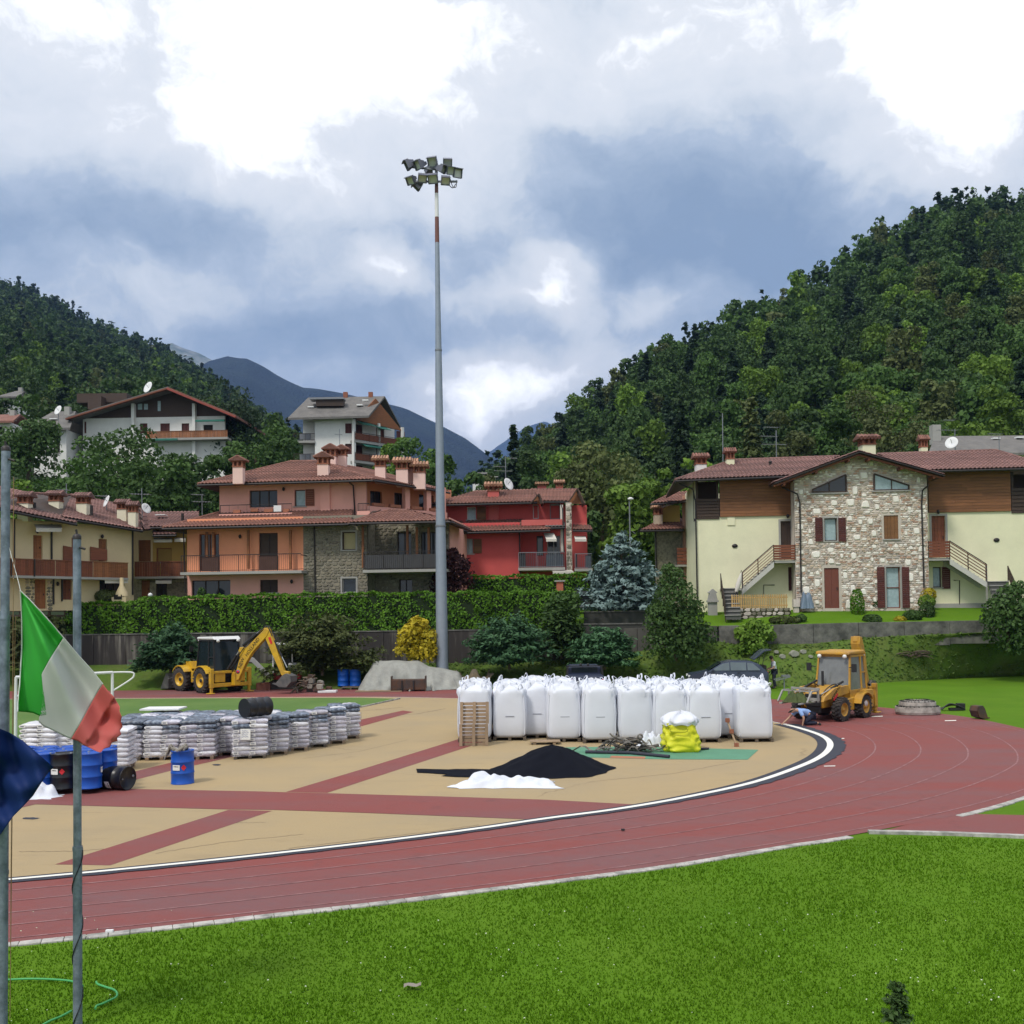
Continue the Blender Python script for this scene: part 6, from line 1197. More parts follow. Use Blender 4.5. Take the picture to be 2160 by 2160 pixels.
def pallet(loc, lab, rz=0., m=PALD, w=1.1, d=1.0, h=.135, group='wooden pallets', tilt=None, name='pallet'):
    o = thing(name, loc, lab, 'pallet', group); n = 6
    def part(nm, c, s): q = MB().box(c, s).build(nm, m, off=(0, 0, 0)); q.parent = o
    for i in range(n): part('board', (0, -d/2+d*(i+.5)/n, h-.011), (w, d/n*.8, .022))
    for x in (-1, 0, 1):
        part('bearer', (x*(w/2-.05), 0, h-.035), (.1, d, .022)); part('skid', (x*(w/2-.05), 0, .011), (.1, d, .022))
        for y in (-1, 0, 1): part('block', (x*(w/2-.05), y*(d/2-.06), h*.46), (.1, .11, h-.07))
    o.rotation_euler = tilt or (0, 0, rz); return o
def pal_copy(src, loc, rz, lab): r = dup(src, loc, rz, lab); return r
pal0 = pallet(G(112, 1668)+Vector((0, .55, 0)), 'wooden pallet under the black drum at the left', 0, PALD, 1.15, 1.1)
pal_copy(pal0, G(205, 1664)+Vector((0, .5, 0)), .04, 'wooden pallet under the blue drums behind the second flagpole'); pal_copy(pal0, G(20, 1668)+Vector((0, .5, 0)), -.03, 'wooden pallet under the drums hidden by the blue flag')
D = []; Yd = 25.95
b1 = drum(P(90, 1650, Yd), BLUE_D, 'blue drum left of the black drum on the pallet', 'drums standing on pallets at the left', label_at=-1.5); k1 = drum(P(133, 1650, Yd-.03), BLACK_D, 'black drum with a white label and red diamond among blue drums', 'drums standing on pallets at the left', label_at=-1.72); k1.location.z = b1.location.z = .135
lab_rows = [('front row', [(40, 'farthest left blue drum of the front row, behind the blue flag'), (189, 'blue drum just right of the second flagpole, front row')]), ('second row', [(46, 'blue drum of the second row behind the blue flag, leftmost'), (93, 'blue drum of the second row, second from the left'), (138, 'blue drum of the second row, directly behind the black drum'), (180, 'blue drum of the second row behind the second flagpole'), (222, 'rightmost blue drum of the group, second row')]), ('third row', [(50, 'blue drum of the back row, leftmost'), (97, 'blue drum of the back row, second from the left'), (142, 'blue drum of the back row, middle one'), (184, 'blue drum of the back row, second from the right'), (222, 'blue drum of the back row at its right end')])]
for i, (_, L) in enumerate(lab_rows):
    for px, lb in L:
        q = P(px, 1650, Yd+i*.6); q.z = .135; dup(b1, q, i*.7+px*.01, lb)
pal_copy(pal0, P(60, 1650, Yd+1.2)*1, .02, 'pallet under the back row of drums, left one').location.z = 0; pal_copy(pal0, P(185, 1650, Yd+1.2)*1, .0, 'pallet under the back row of drums, right one').location.z = 0
ld = drum(G(205, 1660)+Vector((0, 0, .30)), BLACK_D, 'black drum lying on its side beside the drum pallets', None, tilt=(R(88), R(20), R(68)), label_at=-2.4); ld.location = G(203, 1668)+Vector((0, .3, .31)); ld.rotation_euler = Matrix((Vector((0, 0, 1)).cross(Vector((.93, -.36, 0))), Vector((0, 0, 1)), Vector((.93, -.36, 0)))).transposed().to_euler()
sb = drum(G(378, 1656)+Vector((0, .28, 0)), BLUE_D, 'single blue drum with rags on its lid standing alone on the tan ground', None, label_at=-1.65)
mb = MB(); rr = random.Random(5)
for i in range(9): p = sb.location+Vector((rr.uniform(-.2, .1), rr.uniform(-.2, .2), .87)); mb.tube([p, p+Vector((rr.uniform(-.2, .1), rr.uniform(-.1, .1), rr.uniform(.03, .16))), p+Vector((rr.uniform(-.32, .0), rr.uniform(-.2, .1), rr.uniform(-.3, .1)))], [.03, .05, .02], 6)
solo(mb, 'rags', mat('grey_rags', (.22, .20, .17), .95, var=.4), sb.location+Vector((0, 0, .88)), 'grey rags and a tool bag on the lid of the single blue drum', 'rags')
d2 = drum(G(722, 1452)+Vector((0, .4, .12)), mat('blue_plastic', (.006, .10, .50), .4, var=.1), 'left blue drum of the pair beside the tarpaulin heap', 'pair of blue drums by the tarpaulin'); dup(d2, G(747, 1452)+Vector((0, .45, .12)), 1., 'right blue drum of the pair beside the tarpaulin heap')
for x in (d2,): pass
for o_ in [o for o in bpy.data.objects if o.get('group') == 'pair of blue drums by the tarpaulin']: o_.scale = (1.12, 1.12, 1.1); o_.location.z = .12
pal_copy(pal0, G(740, 1455)+Vector((0, .5, 0)), 0, 'pale pallet under the pair of blue drums')
def sack_mesh(name, L, Wd, H, seed, mats):
    r = random.Random(seed); rows = []; n = 9; m = 14
    for i in range(n):
        t = i/(n-1)*2-1; e = 1-abs(t)**5; row = []
        for j in range(m):
            a = 2*pi*j/m; ca, sa = cos(a), sin(a); x = math.copysign(abs(ca)**.4, ca)*Wd/2*(.93+.07*e); z = math.copysign(abs(sa)**.6, sa)*H/2*(.45+.55*e)*(1+.10*sin(t*9+j*1.7+seed))
            row.append((t*L/2, x+r.uniform(-.006, .006), z+r.uniform(-.006, .006)))
        rows.append(row)
    mb = MB().grid(rows, closed=True); mb.add(rows[0], [tuple(range(m))]); mb.add(rows[-1], [tuple(range(m))])
    return mb, mats
SK1 = mat('violet_grey_sack', (.34, .325, .40), .35, var=.35, scale=6, fine=.25, fscale=20, col2=(.55, .54, .60), obj=.25, spec=.5, mixc=.8, bump=.012, bscale=14); SK2 = mat('white_sack', (.66, .66, .70), .35, var=.15, fine=.2, obj=.12, bump=.012, bscale=14); SK3 = mat('slate_blue_sack', (.045, .058, .095), .35, var=.4, scale=5, fine=.3, col2=(.19, .23, .29), obj=.3, spec=.5, bump=.012, bscale=14)
fm = bpy.data.materials.new('stretch_film'); fm.use_nodes = True; t = NT(fm.node_tree); b_ = t.n['Principled BSDF']; b_.inputs['Base Color'].default_value = (.62, .61, .68, 1); b_.inputs['Roughness'].default_value = .22; q_ = t.node('ShaderNodeTexCoord').outputs['Object']; t.l.new(t.mapr(t.noise(t.vmath('MULTIPLY', q_, (2, 2, 5)), 2.2, 5, .65), .4, .7, .03, .48), b_.inputs['Alpha']); bn = t.node('ShaderNodeBump'); bn.inputs['Distance'].default_value = .03; t.l.new(t.noise(t.vmath('MULTIPLY', q_, (1, 1, 3)), 7, 4), bn.inputs['Height']); t.l.new(bn.outputs[0], b_.inputs['Normal'])
FILM = []
for sd_ in (1, 2):
    r = random.Random(sd_); rows = []; ph = [r.uniform(0, 6) for _ in range(6)]
    for i in range(13):
        z = .10+i*.071; row = []
        for j in range(32):
            a = 2*pi*(j+.5)/32; ca, sa = cos(a), sin(a); k = max(abs(ca), abs(sa)); w = 1+.012*sin(a*7+z*9+ph[0])+.012*sin(z*31+a*3+ph[1]); row.append((ca/k*.575*w*(1-.04*max(0, z-1)), sa/k*.475*w, z+(.05*sin(a*3+ph[2])+.04*sin(a*8+ph[3]) if i == 12 else 0)))
        rows.append(row)
    FILM.append(MB().grid(rows, closed=True).mesh('stretch_film', fm))
SACKS = {}
for k, m in enumerate((SK1, SK2, SK3)):
    for v in range(2):
        mb, _ = sack_mesh('sack', .56, .46, .152, k*3+v, m)
        if k < 2: mb.quad((-.25, -.232, -.042), (-.08, -.232, -.042), (-.08, -.236, .045), (-.25, -.236, .045), 1); mb.quad((-.22, -.2365, -.018), (-.12, -.2365, -.018), (-.12, -.2375, .012), (-.22, -.2375, .012), 2)
        SACKS[(k, v)] = mb.mesh('sack', [m, LABEL, mat('label_print_grey', (.16, .16, .2), .7)])
def sack_stack(loc, rz, lab, layers=8, mode=0, group='pallets of wrapped sacks', seed=1):
    o = thing('sack_pallet', loc, lab, 'sack pallet', group); o.rotation_euler = (0, 0, rz); r = random.Random(seed)
    mb = MB(); w, d = 1.0, .85
    for i in range(4): mb.box((0, -d/2+d*(i+.5)/4, .115), (w, d/4*.8, .022))
    for x in (-1, 0, 1):
        mb.box((x*.43, 0, .012), (.1, d, .022))
        for y in (-1, 1): mb.box((x*.43, y*.36, .065), (.1, .1, .085))
    q = mb.build('pallet_base', PALW if seed % 3 else PALD, off=(0, 0, 0)); q.parent = o
    for l in range(layers):
        for i in range(2):
            for j in range(2):
                k = (1 if r.random() < .25 else 0);
                if (mode == 2 and l >= layers-3 and r.random() < .8) or (mode == 1 and l >= layers-2 and r.random() < .75): k = 2
                if mode == 3: k = 1
                s = bpy.data.objects.new('sack', SACKS[(k, r.randrange(2))]); C.objects.link(s); s.parent = o
                s.location = ((i-.5)*.495+r.uniform(-.02, .02), (j-.5)*.41+r.uniform(-.02, .02)-(.0), .126+.07+l*.135); s.rotation_euler = (r.uniform(-.04, .04), r.uniform(-.05, .05), r.uniform(-.06, .06)+(pi if j else 0)); s.scale = (1, 1.0, r.uniform(.95, 1.1))
    f = bpy.data.objects.new('stretch_film', FILM[seed % 2]); C.objects.link(f); f.parent = o
    return o
o0 = G(520, 1602); ax = Vector((.94, -.10, 0)); ay = Vector((.50, .87, 0)).normalized()
rowname = ['front row', 'second row', 'third row', 'fourth row', 'back row']; colname = ['rightmost column, the one under the black drum', 'second column from the right', 'middle column', 'second column from the left', 'leftmost column']; colshort = ['rightmost column', 'second column from the right', 'middle column', 'second column from the left', 'leftmost column']
gap = [0, 1.55, 2.65, 3.78, 4.9]
for c in range(5):
    for rw in range(5 if c == 0 else 4):
        q = o0+Vector((0, .46, 0))+ay*(rw*.95)-Vector((gap[c], gap[c]*.02, 0));
        if c: q += ay*.0
        sack_stack(q, .10 if c else .22, ('wrapped sack pallet in the %s, %s' % (rowname[rw], colshort[c]))+(', with a paper sheet' if (c == 0 and rw == 0) else ''), 8, [1, 2, 2, 2, 1][c] if rw == 0 else 1+(rw+c) % 2, seed=c*7+rw)
xf = o0+Vector((0, .46, 0))+ay*(4*.95)+Vector((.25, 1.3, 0)); sack_stack(xf, .3, 'wrapped sack pallet standing apart at the far right end of the sacks', 8, 1, seed=77)
f_ = o0+Vector((-.25, -.06, 0)); mb = MB(); pa = P(508, 1560, o0.y-.0)+Vector((0, -.05, 0)); pb = P(529, 1560, o0.y)+Vector((0, -.05, 0)); U = Vector((0, .02, .33)); mb.prism([pa, pb, pb+U, pa+U], (0, -.006, 0)); sh = solo(mb, 'paper_sheet', LABEL, pa, 'white paper sheet with handwriting taped to the front sack pallet', 'paper')
mb = MB();
for k in range(4):
    z = .27-k*.06; mb.tube([pa+U*(z/.33)+Vector((.04+i*.03, -.012, .012*sin(i*2.1+k))) for i in range(8 if k % 2 else 7)], .004, 4)
mb.build('handwriting', mat('blue_ink', (.03, .06, .25), .7), sh)
kd = drum(G(530, 1600), BLACK_D, 'black drum lying on top of the front sack pallet', None); kd.location = P(520, 1522, o0.y+.3); ax_ = Vector((.62, .78, .0)); kd.rotation_euler = Matrix((Vector((0, 0, 1)).cross(ax_), Vector((0, 0, 1)), ax_)).transposed().to_euler(); kd.location = o0+Vector((-.1, .15, 1.26+.29)); kd.scale = (1, 1, 1)
sack_stack(G(226, 1628)+Vector((0, .5, 0)), .05, 'stack of white sacks on a pale pallet right of the blue drums', 8, 3, group=None, seed=31); sack_stack(P(92, 1600, 30.2)*1, 0, 'white sacks behind the blue drums, left stack', 9, 3, group='white sack stacks behind the drums', seed=32).location.z = 0; sack_stack(P(150, 1600, 30.4)*1, .1, 'white sacks behind the blue drums, right stack', 9, 3, group='white sack stacks behind the drums', seed=33).location.z = 0
mb = MB(); mb.box(P(345, 1502, 34.6)-Vector((0, 0, .0)), (1.3, .9, .05)); q = solo(mb, 'white_board', WHITE, P(345, 1502, 34.6), 'white sheet lying on top of the sack pallets', 'sheet'); q.location.z = 1.3
def crumple(name, cx, cy, w, d, h, m, lab, cat, seed, nx=46, ny=26, prof=None, fold=1., rz=0.):
    """a heap of cloth on the ground: centre px, size in metres"""
    r = np.random.default_rng(seed); base = G(cx, cy); rows = []; ph = r.uniform(0, 6.28, 20); fq = r.uniform(3, 11, 20); di = r.uniform(0, 3.14, 20)
    for j in range(ny):
        row = []
        for i in range(nx):
            u = i/(nx-1)*2-1; v = j/(ny-1)*2-1; ang = math.atan2(v, u); rad = math.hypot(u, v); edge = 1+.12*sin(ang*3+seed)+.08*sin(ang*7+seed*2)+.05*sin(ang*13)
            x = u*w/2*edge; y = v*d/2*edge; e = max(0, 1-rad**2.2) if prof is None else max(0, 1-abs(v)**2.5)*prof(u)
            f = sum(sin((x*cos(di[k])+y*sin(di[k]))*fq[k]*2/max(.6, w*.4)+ph[k])/(1+fq[k]*.25) for k in range(12))*.035*fold; f -= abs(sin((x*cos(di[13])+y*sin(di[13]))*fq[13]+ph[13]))*.05*fold
            row.append(base+Matrix.Rotation(rz, 3, 'Z') @ Vector((x, y, max(.012, e*h*(1+f*1.2)+f*(.35+e)*(1 if rad < .97 else .2)))))
        rows.append(row)
    mb = MB().grid(rows); n = len(mb.v); return solo(mb, name, m, base, lab, cat)
def bag_mb(seed, W=1.14, H=1.62):
    r = random.Random(seed); mb = MB(); n = 32; rows = []; zs = [0, .02, .08, .2, .45, .8, 1.1, 1.35, 1.5, 1.58, 1.62, 1.66, 1.70, 1.74, 1.76]; ph = [r.uniform(0, 6.28) for _ in range(8)]
    for i, z in enumerate(zs):
        t = z/1.62; zz = z*H/1.62; sc = W/2*(np.interp(t, [0, .02, .1, .3, .6, .85, .97, 1.0, 1.03, 1.06, 1.09], [.86, .95, 1.0, 1.04, 1.03, .99, .97, .90, .74, .5, .0])); row = []
        for j in range(n):
            a = 2*pi*j/n; p = .33+.15*min(1, t); ca, sa = cos(a), sin(a); x = math.copysign(abs(ca)**p, ca); y = math.copysign(abs(sa)**p, sa); k = 1
            if t > .9: k += (.10+.25*max(0, t-.97)*10)*sin(a*9+ph[0])*.45+.06*sin(a*15+ph[1]);
            else: k += .012*sin(t*20+ph[2]+a*2)+.01*sin(t*44+ph[3])*sin(a*3)
            dz = 0
            if t > .93: dz = .05*sin(a*7+ph[4]+t*9)+.035*sin(a*13+ph[5])+.03*r.uniform(-1, 1)
            row.append((x*sc*k+.02*t*sin(ph[6]), y*sc*k+.02*t*sin(ph[7]), max(0, zz+dz)))
        rows.append(row)
    mb.grid(rows, closed=True); mb.add(rows[0], [tuple(range(n))[::-1]]); return mb
BAGM = []
for v in range(4):
    body = bag_mb(60+v).mesh('bag_body', PLAST); r = random.Random(v+3); loops = []
    for k in range(4):
        a = pi/4+k*pi/2; c = Vector((.44*cos(a)*1.2, .44*sin(a)*1.2, 1.58)); h = r.uniform(.2, .36); lean = Vector((r.uniform(-.14, .14), r.uniform(-.1, .1), 0)); t = Vector((-sin(a), cos(a), 0)); mb = MB(); pts = [c-t*.10, c-t*.09+lean*.5+Vector((0, 0, h*.6)), c-t*.02+lean+Vector((0, 0, h)), c+t*.03+lean*1.1+Vector((0, 0, h*.96)), c+t*.09+lean*.6+Vector((0, 0, h*.55)), c+t*.10]
        cp = catmull(pts, 3)
        for i in range(len(cp)-1): mb.bar(cp[i], cp[i+1]+(cp[i+1]-cp[i])*.1, .045, .012)
        loops.append(mb.mesh('lifting_loop', PLAST))
    sm = []
    for k in range(4):
        a = pi/4+k*pi/2; W_ = lambda z: .57*float(np.interp(z/1.62, [0, .02, .1, .3, .6, .85, .97], [.86, .95, 1.0, 1.04, 1.03, .99, .97]))*.5**(.42+.12*min(1, z/1.62))**1.0; seams = MB(); pts = []
        for z in (.08, .3, .6, .9, 1.2, 1.45): p_ = .33+.15*min(1, z/1.62); q_ = .57*float(np.interp(z/1.62, [0, .02, .1, .3, .6, .85, .97], [.86, .95, 1.0, 1.04, 1.03, .99, .97]))*(.7071**p_); pts.append(Vector((math.copysign(q_, cos(a)), math.copysign(q_, sin(a)), z)))
        for i in range(5): seams.bar(pts[i], pts[i+1], .045, .022, up=(-sin(a), cos(a), 0))
        sm.append(seams.mesh('corner_seam', PLAST))
    BAGM.append((body, loops, sm))
STM = MB().box((.02, -.589, .72), (.30, .012, .018)).mesh('stitch_mark', mat('grey_thread', (.22, .23, .27), .8))
def big_bag(loc, rz, lab, v, sc=(1, 1, 1)):
    o = thing('bulk_bag', loc, lab, 'bulk bag', 'rows of white bulk bags'); o.rotation_euler = (0, 0, rz); o.scale = sc; b, L, s = BAGM[v % 4]
    for nm, me in [('bag_body', b), ('stitch_mark', STM)]+[('corner_seam', l) for l in s]+[('lifting_loop', l) for l in L]: q = bpy.data.objects.new(nm, me); C.objects.link(q); q.parent = o
    return o
pb0 = pallet(Vector((0, 0, 0)), 'dark pallet under the first bulk bag from the left in the front row', 0, PALD, 1.12, 1.1); front = [1001, 1076, 1133, 1190, 1265, 1342, 1416, 1486, 1538, 1596]; depth = [1566, 1563, 1558, 1566, 1568, 1567, 1567, 1567, 1558, 1566]
ordn = ['first', 'second', 'third', 'fourth', 'fifth', 'sixth', 'seventh', 'eighth', 'ninth', 'tenth']; rnm = ['front', 'second', 'back']; rb = random.Random(8); fp_ = True
for rw in range(3):
    for i, (x, y) in enumerate(zip(front, depth)):
        g0 = G(x, y)+Vector((0, .55, 0)); g0 = g0+Vector((g0.x/g0.y*rw*1.15*.4+(rw*.12 if i == 9 else 0), rw*1.18, 0)); lb = ('%s bulk bag from the left in the %s row of white bags' % (ordn[i], rnm[rw]))
        k = 1.0 if i not in (2, 8) else .98
        if fp_: pb0.location = g0; fp_ = False
        else: pal_copy(pb0, g0, rb.uniform(-.03, .03), 'dark pallet under the %s bulk bag from the left in the %s row' % (ordn[i], rnm[rw]))
        big_bag(g0+Vector((0, 0, .135)), rb.uniform(-.06, .06), lb, rb.randrange(4), (k*rb.uniform(1.0, 1.05), k*1.02, rb.uniform(.98, 1.04)))
g1 = G(1000, 1572); lp = pallet(g1+Vector((0, -.06, .41)), 'weathered pallet leaning against the first bulk bag, lower one', 0, PALW, .95, .72, .14, tilt=(R(-96), 0, 0), group='pallets leaning on the first bag'); lp.location = g1+Vector((0, -.24, .37)); l2 = dup(lp, g1+Vector((.03, -.16, 1.09)), None, 'weathered pallet leaning against the first bulk bag, upper one'); l2.rotation_euler = (R(-96), 0, 0)
lp.rotation_euler = (R(-96), 0, 0)
mb = MB(); a, b = G(1552, 1574)+Vector((0, -.1, .03)), P(1533, 1517, G(1552, 1574).y+.25); mb.bar(a, b, .05, .1, up=(0, 1, 0));
for t in (.04, .55, .97): p = a.lerp(b, t)+Vector((0, -.07, 0)); mb.box(p, (.13, .09, .13), mi=1)
solo(mb, 'pallet_skid', [PALW, BRICK], a, 'broken pallet skid with three blocks leaning on the ninth bag', 'plank')
mb = MB(); c = G(1150, 1570); mb.box(c+Vector((0, .1, .10)), (1.0, .55, .022)); mb.box(c+Vector((-.35, .1, .05)), (.1, .5, .07)); mb.box(c+Vector((.3, .1, .05)), (.1, .5, .07)); solo(mb, 'plywood_sheet', PALW, c, 'small plywood sheet in front of the third bulk bag', 'board')
yb = G(1438, 1588)+Vector((0, .5, 0)); o = thing('yellow_bag', yb, 'crumpled yellow bulk bag with a white liner in front of the white bags', 'bulk bag'); r = random.Random(5); rows = []; n = 44
for i in range(26):
    t = i/25; z = t*.92; row = []
    for j in range(n):
        a = 2*pi*j/n; ca, sa = cos(a), sin(a); k = 1+.06*sin(a*6+t*9)+.032*sin(t*30+a*4.2+sin(a*5)*2.2)+.028*sin(t*17-a*7)+.03*sin(a*17+t*11); w = .54*np.interp(t, [0, .1, .4, .8, 1], [.95, 1.08, 1.02, .9, .88])
        row.append(yb+Vector((math.copysign(abs(ca)**.55, ca)*w*k+.12*(1-t)*.6, math.copysign(abs(sa)**.55, sa)*w*k, z+.02*sin(a*9+t*20))))
    rows.append(row)
mb = MB().grid(rows, closed=True); mb.build('yellow_fabric', mat('yellow_bag_fabric', (.62, .62, .02), .55, var=.12, fine=.1), o)
rows = []
for i in range(12):
    t = i/11; row = []
    for j in range(n):
        a = 2*pi*j/n; ca, sa = cos(a), sin(a); w = .52*np.interp(t, [0, .3, .6, .85, 1], [1.02, 1.10, .98, .6, 0]); k = 1+.07*sin(a*7+t*6)+.05*sin(a*12+2); row.append(yb+Vector((math.copysign(abs(ca)**.7, ca)*w*k+.08*t, math.copysign(abs(sa)**.7, sa)*w*k, .84+t*.36+.05*sin(a*5)*t+.03*sin(a*11))))
    rows.append(row)
MB().grid(rows, closed=True).build('white_liner', PLAST, o)
MB().tube(catmull([yb+Vector(p) for p in [(-.35, -.56, .78), (-.34, -.60, .68), (-.1, -.62, .66), (.15, -.61, .67), (.18, -.57, .78)]], 4), .022, 6).build('handle_strap', mat('yellow_strap', (.45, .46, .02), .7), o)
def heap():
    c = G(1165, 1627)+Vector((0, .15, 0)); rows = []; n = 56; r = np.random.default_rng(2); rings = 22
    for i in range(rings):
        t = i/(rings-1); row = []
        for j in range(n):
            a = 2*pi*j/n; R0 = 1.62*(1+.07*sin(a*2+.5)+.05*sin(a*5)+.03*sin(a*11)); rx = R0*t; z = .82*(max(0, 1-t)**1.08)*(1-.12*math.exp(-(t*6)**2))+.012*sin(a*9+t*20)*t*(1-t)*4+r.normal()*.004
            row.append(c+Vector((rx*cos(a)*(1.02), rx*sin(a)*.95, max(.016, z))))
        rows.append(row)
    mb = MB().grid(rows, closed=True); o = solo(mb, 'rubber_granule_heap', mat('black_granules', (.007, .008, .013), .95, spec=.08, var=.15, fine=.45, fscale=70, bump=.03, bscale=90), c, 'cone shaped heap of black rubber granules on the tan ground', 'granule heap'); return o
heap()
r = random.Random(6); pts = [(878+i*17, 1628-3.5-r.uniform(0, 1.6)+(i > 8)*1.) for i in range(11)]+[(1080, 1645), (1010, 1641), (960, 1640), (930, 1638), (945, 1635), (905, 1632), (880, 1631)]
sheet([G(*p) for p in pts], .022, 'spilled_granules', bpy.data.materials['black_granules'], 'stuff')
crumple('empty_bag', 1068, 1657, 2.45, .95, .31, PLAST, 'empty white bulk bag lying crumpled in front of the black heap', 'empty bag', 4, 60, 34, lambda u: np.interp(u, [-1, -.85, -.6, -.25, 0, .3, .6, .9, 1], [.1, .45, .95, .9, .62, .7, .6, .45, .2]), .95)
crumple('plastic_bundle', 80, 1682, 1.0, .7, .30, PLAST, 'bundle of white plastic on the ground beneath the blue flag', 'plastic', 7, 30, 20, None, 1.6)
crumple('white_rag_sack', 1372, 1573, .9, .5, .5, PLAST, 'small crumpled white sack between scrap pile and yellow bag', 'empty bag', 9, 30, 20, None, 1.6)
def scrap():
    c = G(1325, 1590); r = random.Random(12); o = thing('scrap_pile', c, 'pile of grey torn rubber strips and pipes in front of the white bags', 'scrap pile'); m = mat('grey_scrap', (.20, .185, .16), .9, var=.4, fine=.3, obj=.45, col2=(.06, .055, .05))
    for i in range(46):
        x = r.gauss(0, .55); y = r.uniform(.0, .75); z = max(.03, (.50-abs(x)*.26-abs(y-.4)*.3)*r.uniform(.1, 1)); a = r.uniform(-.7, .7); L = r.uniform(.3, .8); d = Vector((cos(a), sin(a)*.6, r.uniform(-.35, .35))); p = c+Vector((x, y, z)); mb = MB(); rows = []
        w = r.uniform(.06, .16); k = r.uniform(.0, .16)
        for s in range(6):
            t = s/5-.5; q = p+d*L*t+Vector((0, 0, k*cos(t*5)-k*.3)); q.z = max(.025, q.z); rows.append([q+Vector((-.02, -w/2, 0)), q+Vector((.02, w/2, w*.3*sin(i+s))), q+Vector((.02, w/2, w*.3*sin(i+s)+.018)), q+Vector((-.02, -w/2, .018))])
        mb.grid(rows, closed=True, smooth=False); mb.build('strip', m, o)
    for (x, y, rr) in ((-.35, .2, .045), (.15, .1, .055), (.5, .3, .05)): MB().tube([c+Vector((x, y, .12)), c+Vector((x+.5, y+.1, .2))], rr, 9).build('pipe', m, o)
    MB().tube(catmull([c+Vector((-.55, .1, .62)), c+Vector((-.42, .1, .52)), c+Vector((-.3, .1, .55)), c+Vector((-.32, .12, .68))], 4), .025, 6).build('bent_pipe', m, o); mb = MB(); mb.lathe([(.05, -.06), (.09, -.06), (.09, .06), (.05, .06)], c+Vector((.38, .0, .52)), 12, M=Matrix.Rotation(R(75), 3, 'X')); mb.build('pipe_ring', m, o); return o
scrap()
mb = MB(); mb.tube([G(1235, 1590)+Vector((0, 0, .06)), G(1330, 1592)+Vector((0, 0, .06)), G(1412, 1600)+Vector((0, 0, .06))], .05, 10); solo(mb, 'black_pipe', BLACK_R, G(1330, 1592), 'long black plastic pipe in front of the scrap pile', 'pipe')
mb = MB(); mb.tube([G(1470, 1586)+Vector((0, .3, .05)), G(1499, 1585)+Vector((0, .3, .05))], .035, 8); solo(mb, 'short_pipe', BLACK_R, G(1490, 1585), 'short black pipe end right of the yellow bag', 'pipe')
# ================================================================== machines
YM = mat('machine_yellow', (.60, .36, .015), .42, var=.15, fine=.12, spec=.5, col2=(.46, .27, .03), mixc=.5); YM2 = mat('worn_machine_yellow', (.50, .27, .02), .55, var=.2, fine=.2, col2=(.36, .20, .05), mixc=.6); TYRE = mat('tyre_rubber', (.022, .021, .022), .9, var=.25, fine=.3, col2=(.06, .05, .045), mixc=.5); BLK = mat('black_machine_paint', (.018, .018, .02), .55, var=.2); STEEL = mat('bucket_steel', (.10, .10, .105), .5, metal=.4, var=.3, col2=(.17, .16, .15)); CHROME = mat('chrome_rod', (.6, .6, .62), .2, metal=.9); CABG2 = mat('daylit_cab_glass', (.17, .18, .18), .12, var=.4, scale=2.5, fine=.1, spec=.6); CABGL = mat('cab_glass', (.012, .02, .024), .12, var=.3, fine=0, spec=.3); WHM = mat('machine_white', (.66, .66, .66), .45, var=.1); REDM = mat('machine_red', (.30, .02, .025), .5)  # worn loader's cab glass: its grey carries the daylight seen through it
def wheel(o, x, y, r, w, rimm, hub=BLK, steer=0.):
    side = 1 if y > 0 else -1; M = Matrix.Rotation(steer, 3, 'Z') @ Matrix.Rotation(pi/2, 3, 'X'); c = Vector((x, y, r)); rr = r*.58
    wh = bpy.data.objects.new('wheel', None); C.objects.link(wh); wh.parent = o; wh.location = (0, 0, 0)
    mb = MB(); mb.lathe([(rr, -w*.46), (r*.80, -w*.5), (r*.93, -w*.46), (r*.97, -w*.34), (r*.97, w*.34), (r*.93, w*.46), (r*.80, w*.5), (rr, w*.46)], c, 30, M=M)
    n = 20
    for i in range(n):
        for s in (-1, 1):
            a = 2*pi*(i+(.5 if s > 0 else 0))/n; p0 = Vector((cos(a)*r*.97, sin(a)*r*.97, s*w*.03)); p1 = Vector((cos(a+.16)*r*.95, sin(a+.16)*r*.95, s*w*.48)); mb.bar(c+M @ p0, c+M @ p1, .05*r/.5, .09*r/.5, up=tuple(M @ Vector((cos(a), sin(a), 0))))
    q = mb.build('tyre', TYRE, off=(0, 0, 0)); q.parent = wh
    s = side; mb = MB(); mb.lathe([(rr, -s*w*.40), (rr*1.02, s*-.44*w), (rr*.92, s*-.44*w), (rr*.86, s*-.20*w), (rr*.35, s*-.14*w), (rr*.30, s*-.30*w), (.001, s*-.30*w)], c, 20, M=M); mb.lathe([(rr, s*.40*w), (.001, s*.40*w)], c, 16, M=M); q = mb.build('rim', rimm, off=(0, 0, 0)); q.parent = wh
    mb = MB(); mb.lathe([(rr*.28, s*-.30*w), (rr*.26, s*-.36*w), (.001, s*-.37*w)], c, 12, M=M); q = mb.build('hub', hub, off=(0, 0, 0)); q.parent = wh
def hexp(o, nm, m, poly, y0, y1, bev=.02):
    mb = MB(); mb.prism([(x, y0, z) for x, z in poly], (0, y1-y0, 0)); q = mb.build(nm, m, off=(0, 0, 0), bevel=bev); q.parent = o; return q
def cyl_rod(o, a, b, r=.055, k=.55, nm='hydraulic_cylinder', m=BLK):
    a, b = Vector(a), Vector(b); mb = MB(); mb.tube([a, a.lerp(b, k)], r, 10); q = mb.build(nm, m, off=(0, 0, 0)); q.parent = o; mb = MB(); mb.tube([a.lerp(b, k*.98), b], r*.5, 8); z = mb.build('piston_rod', CHROME, off=(0, 0, 0)); z.parent = q; return q
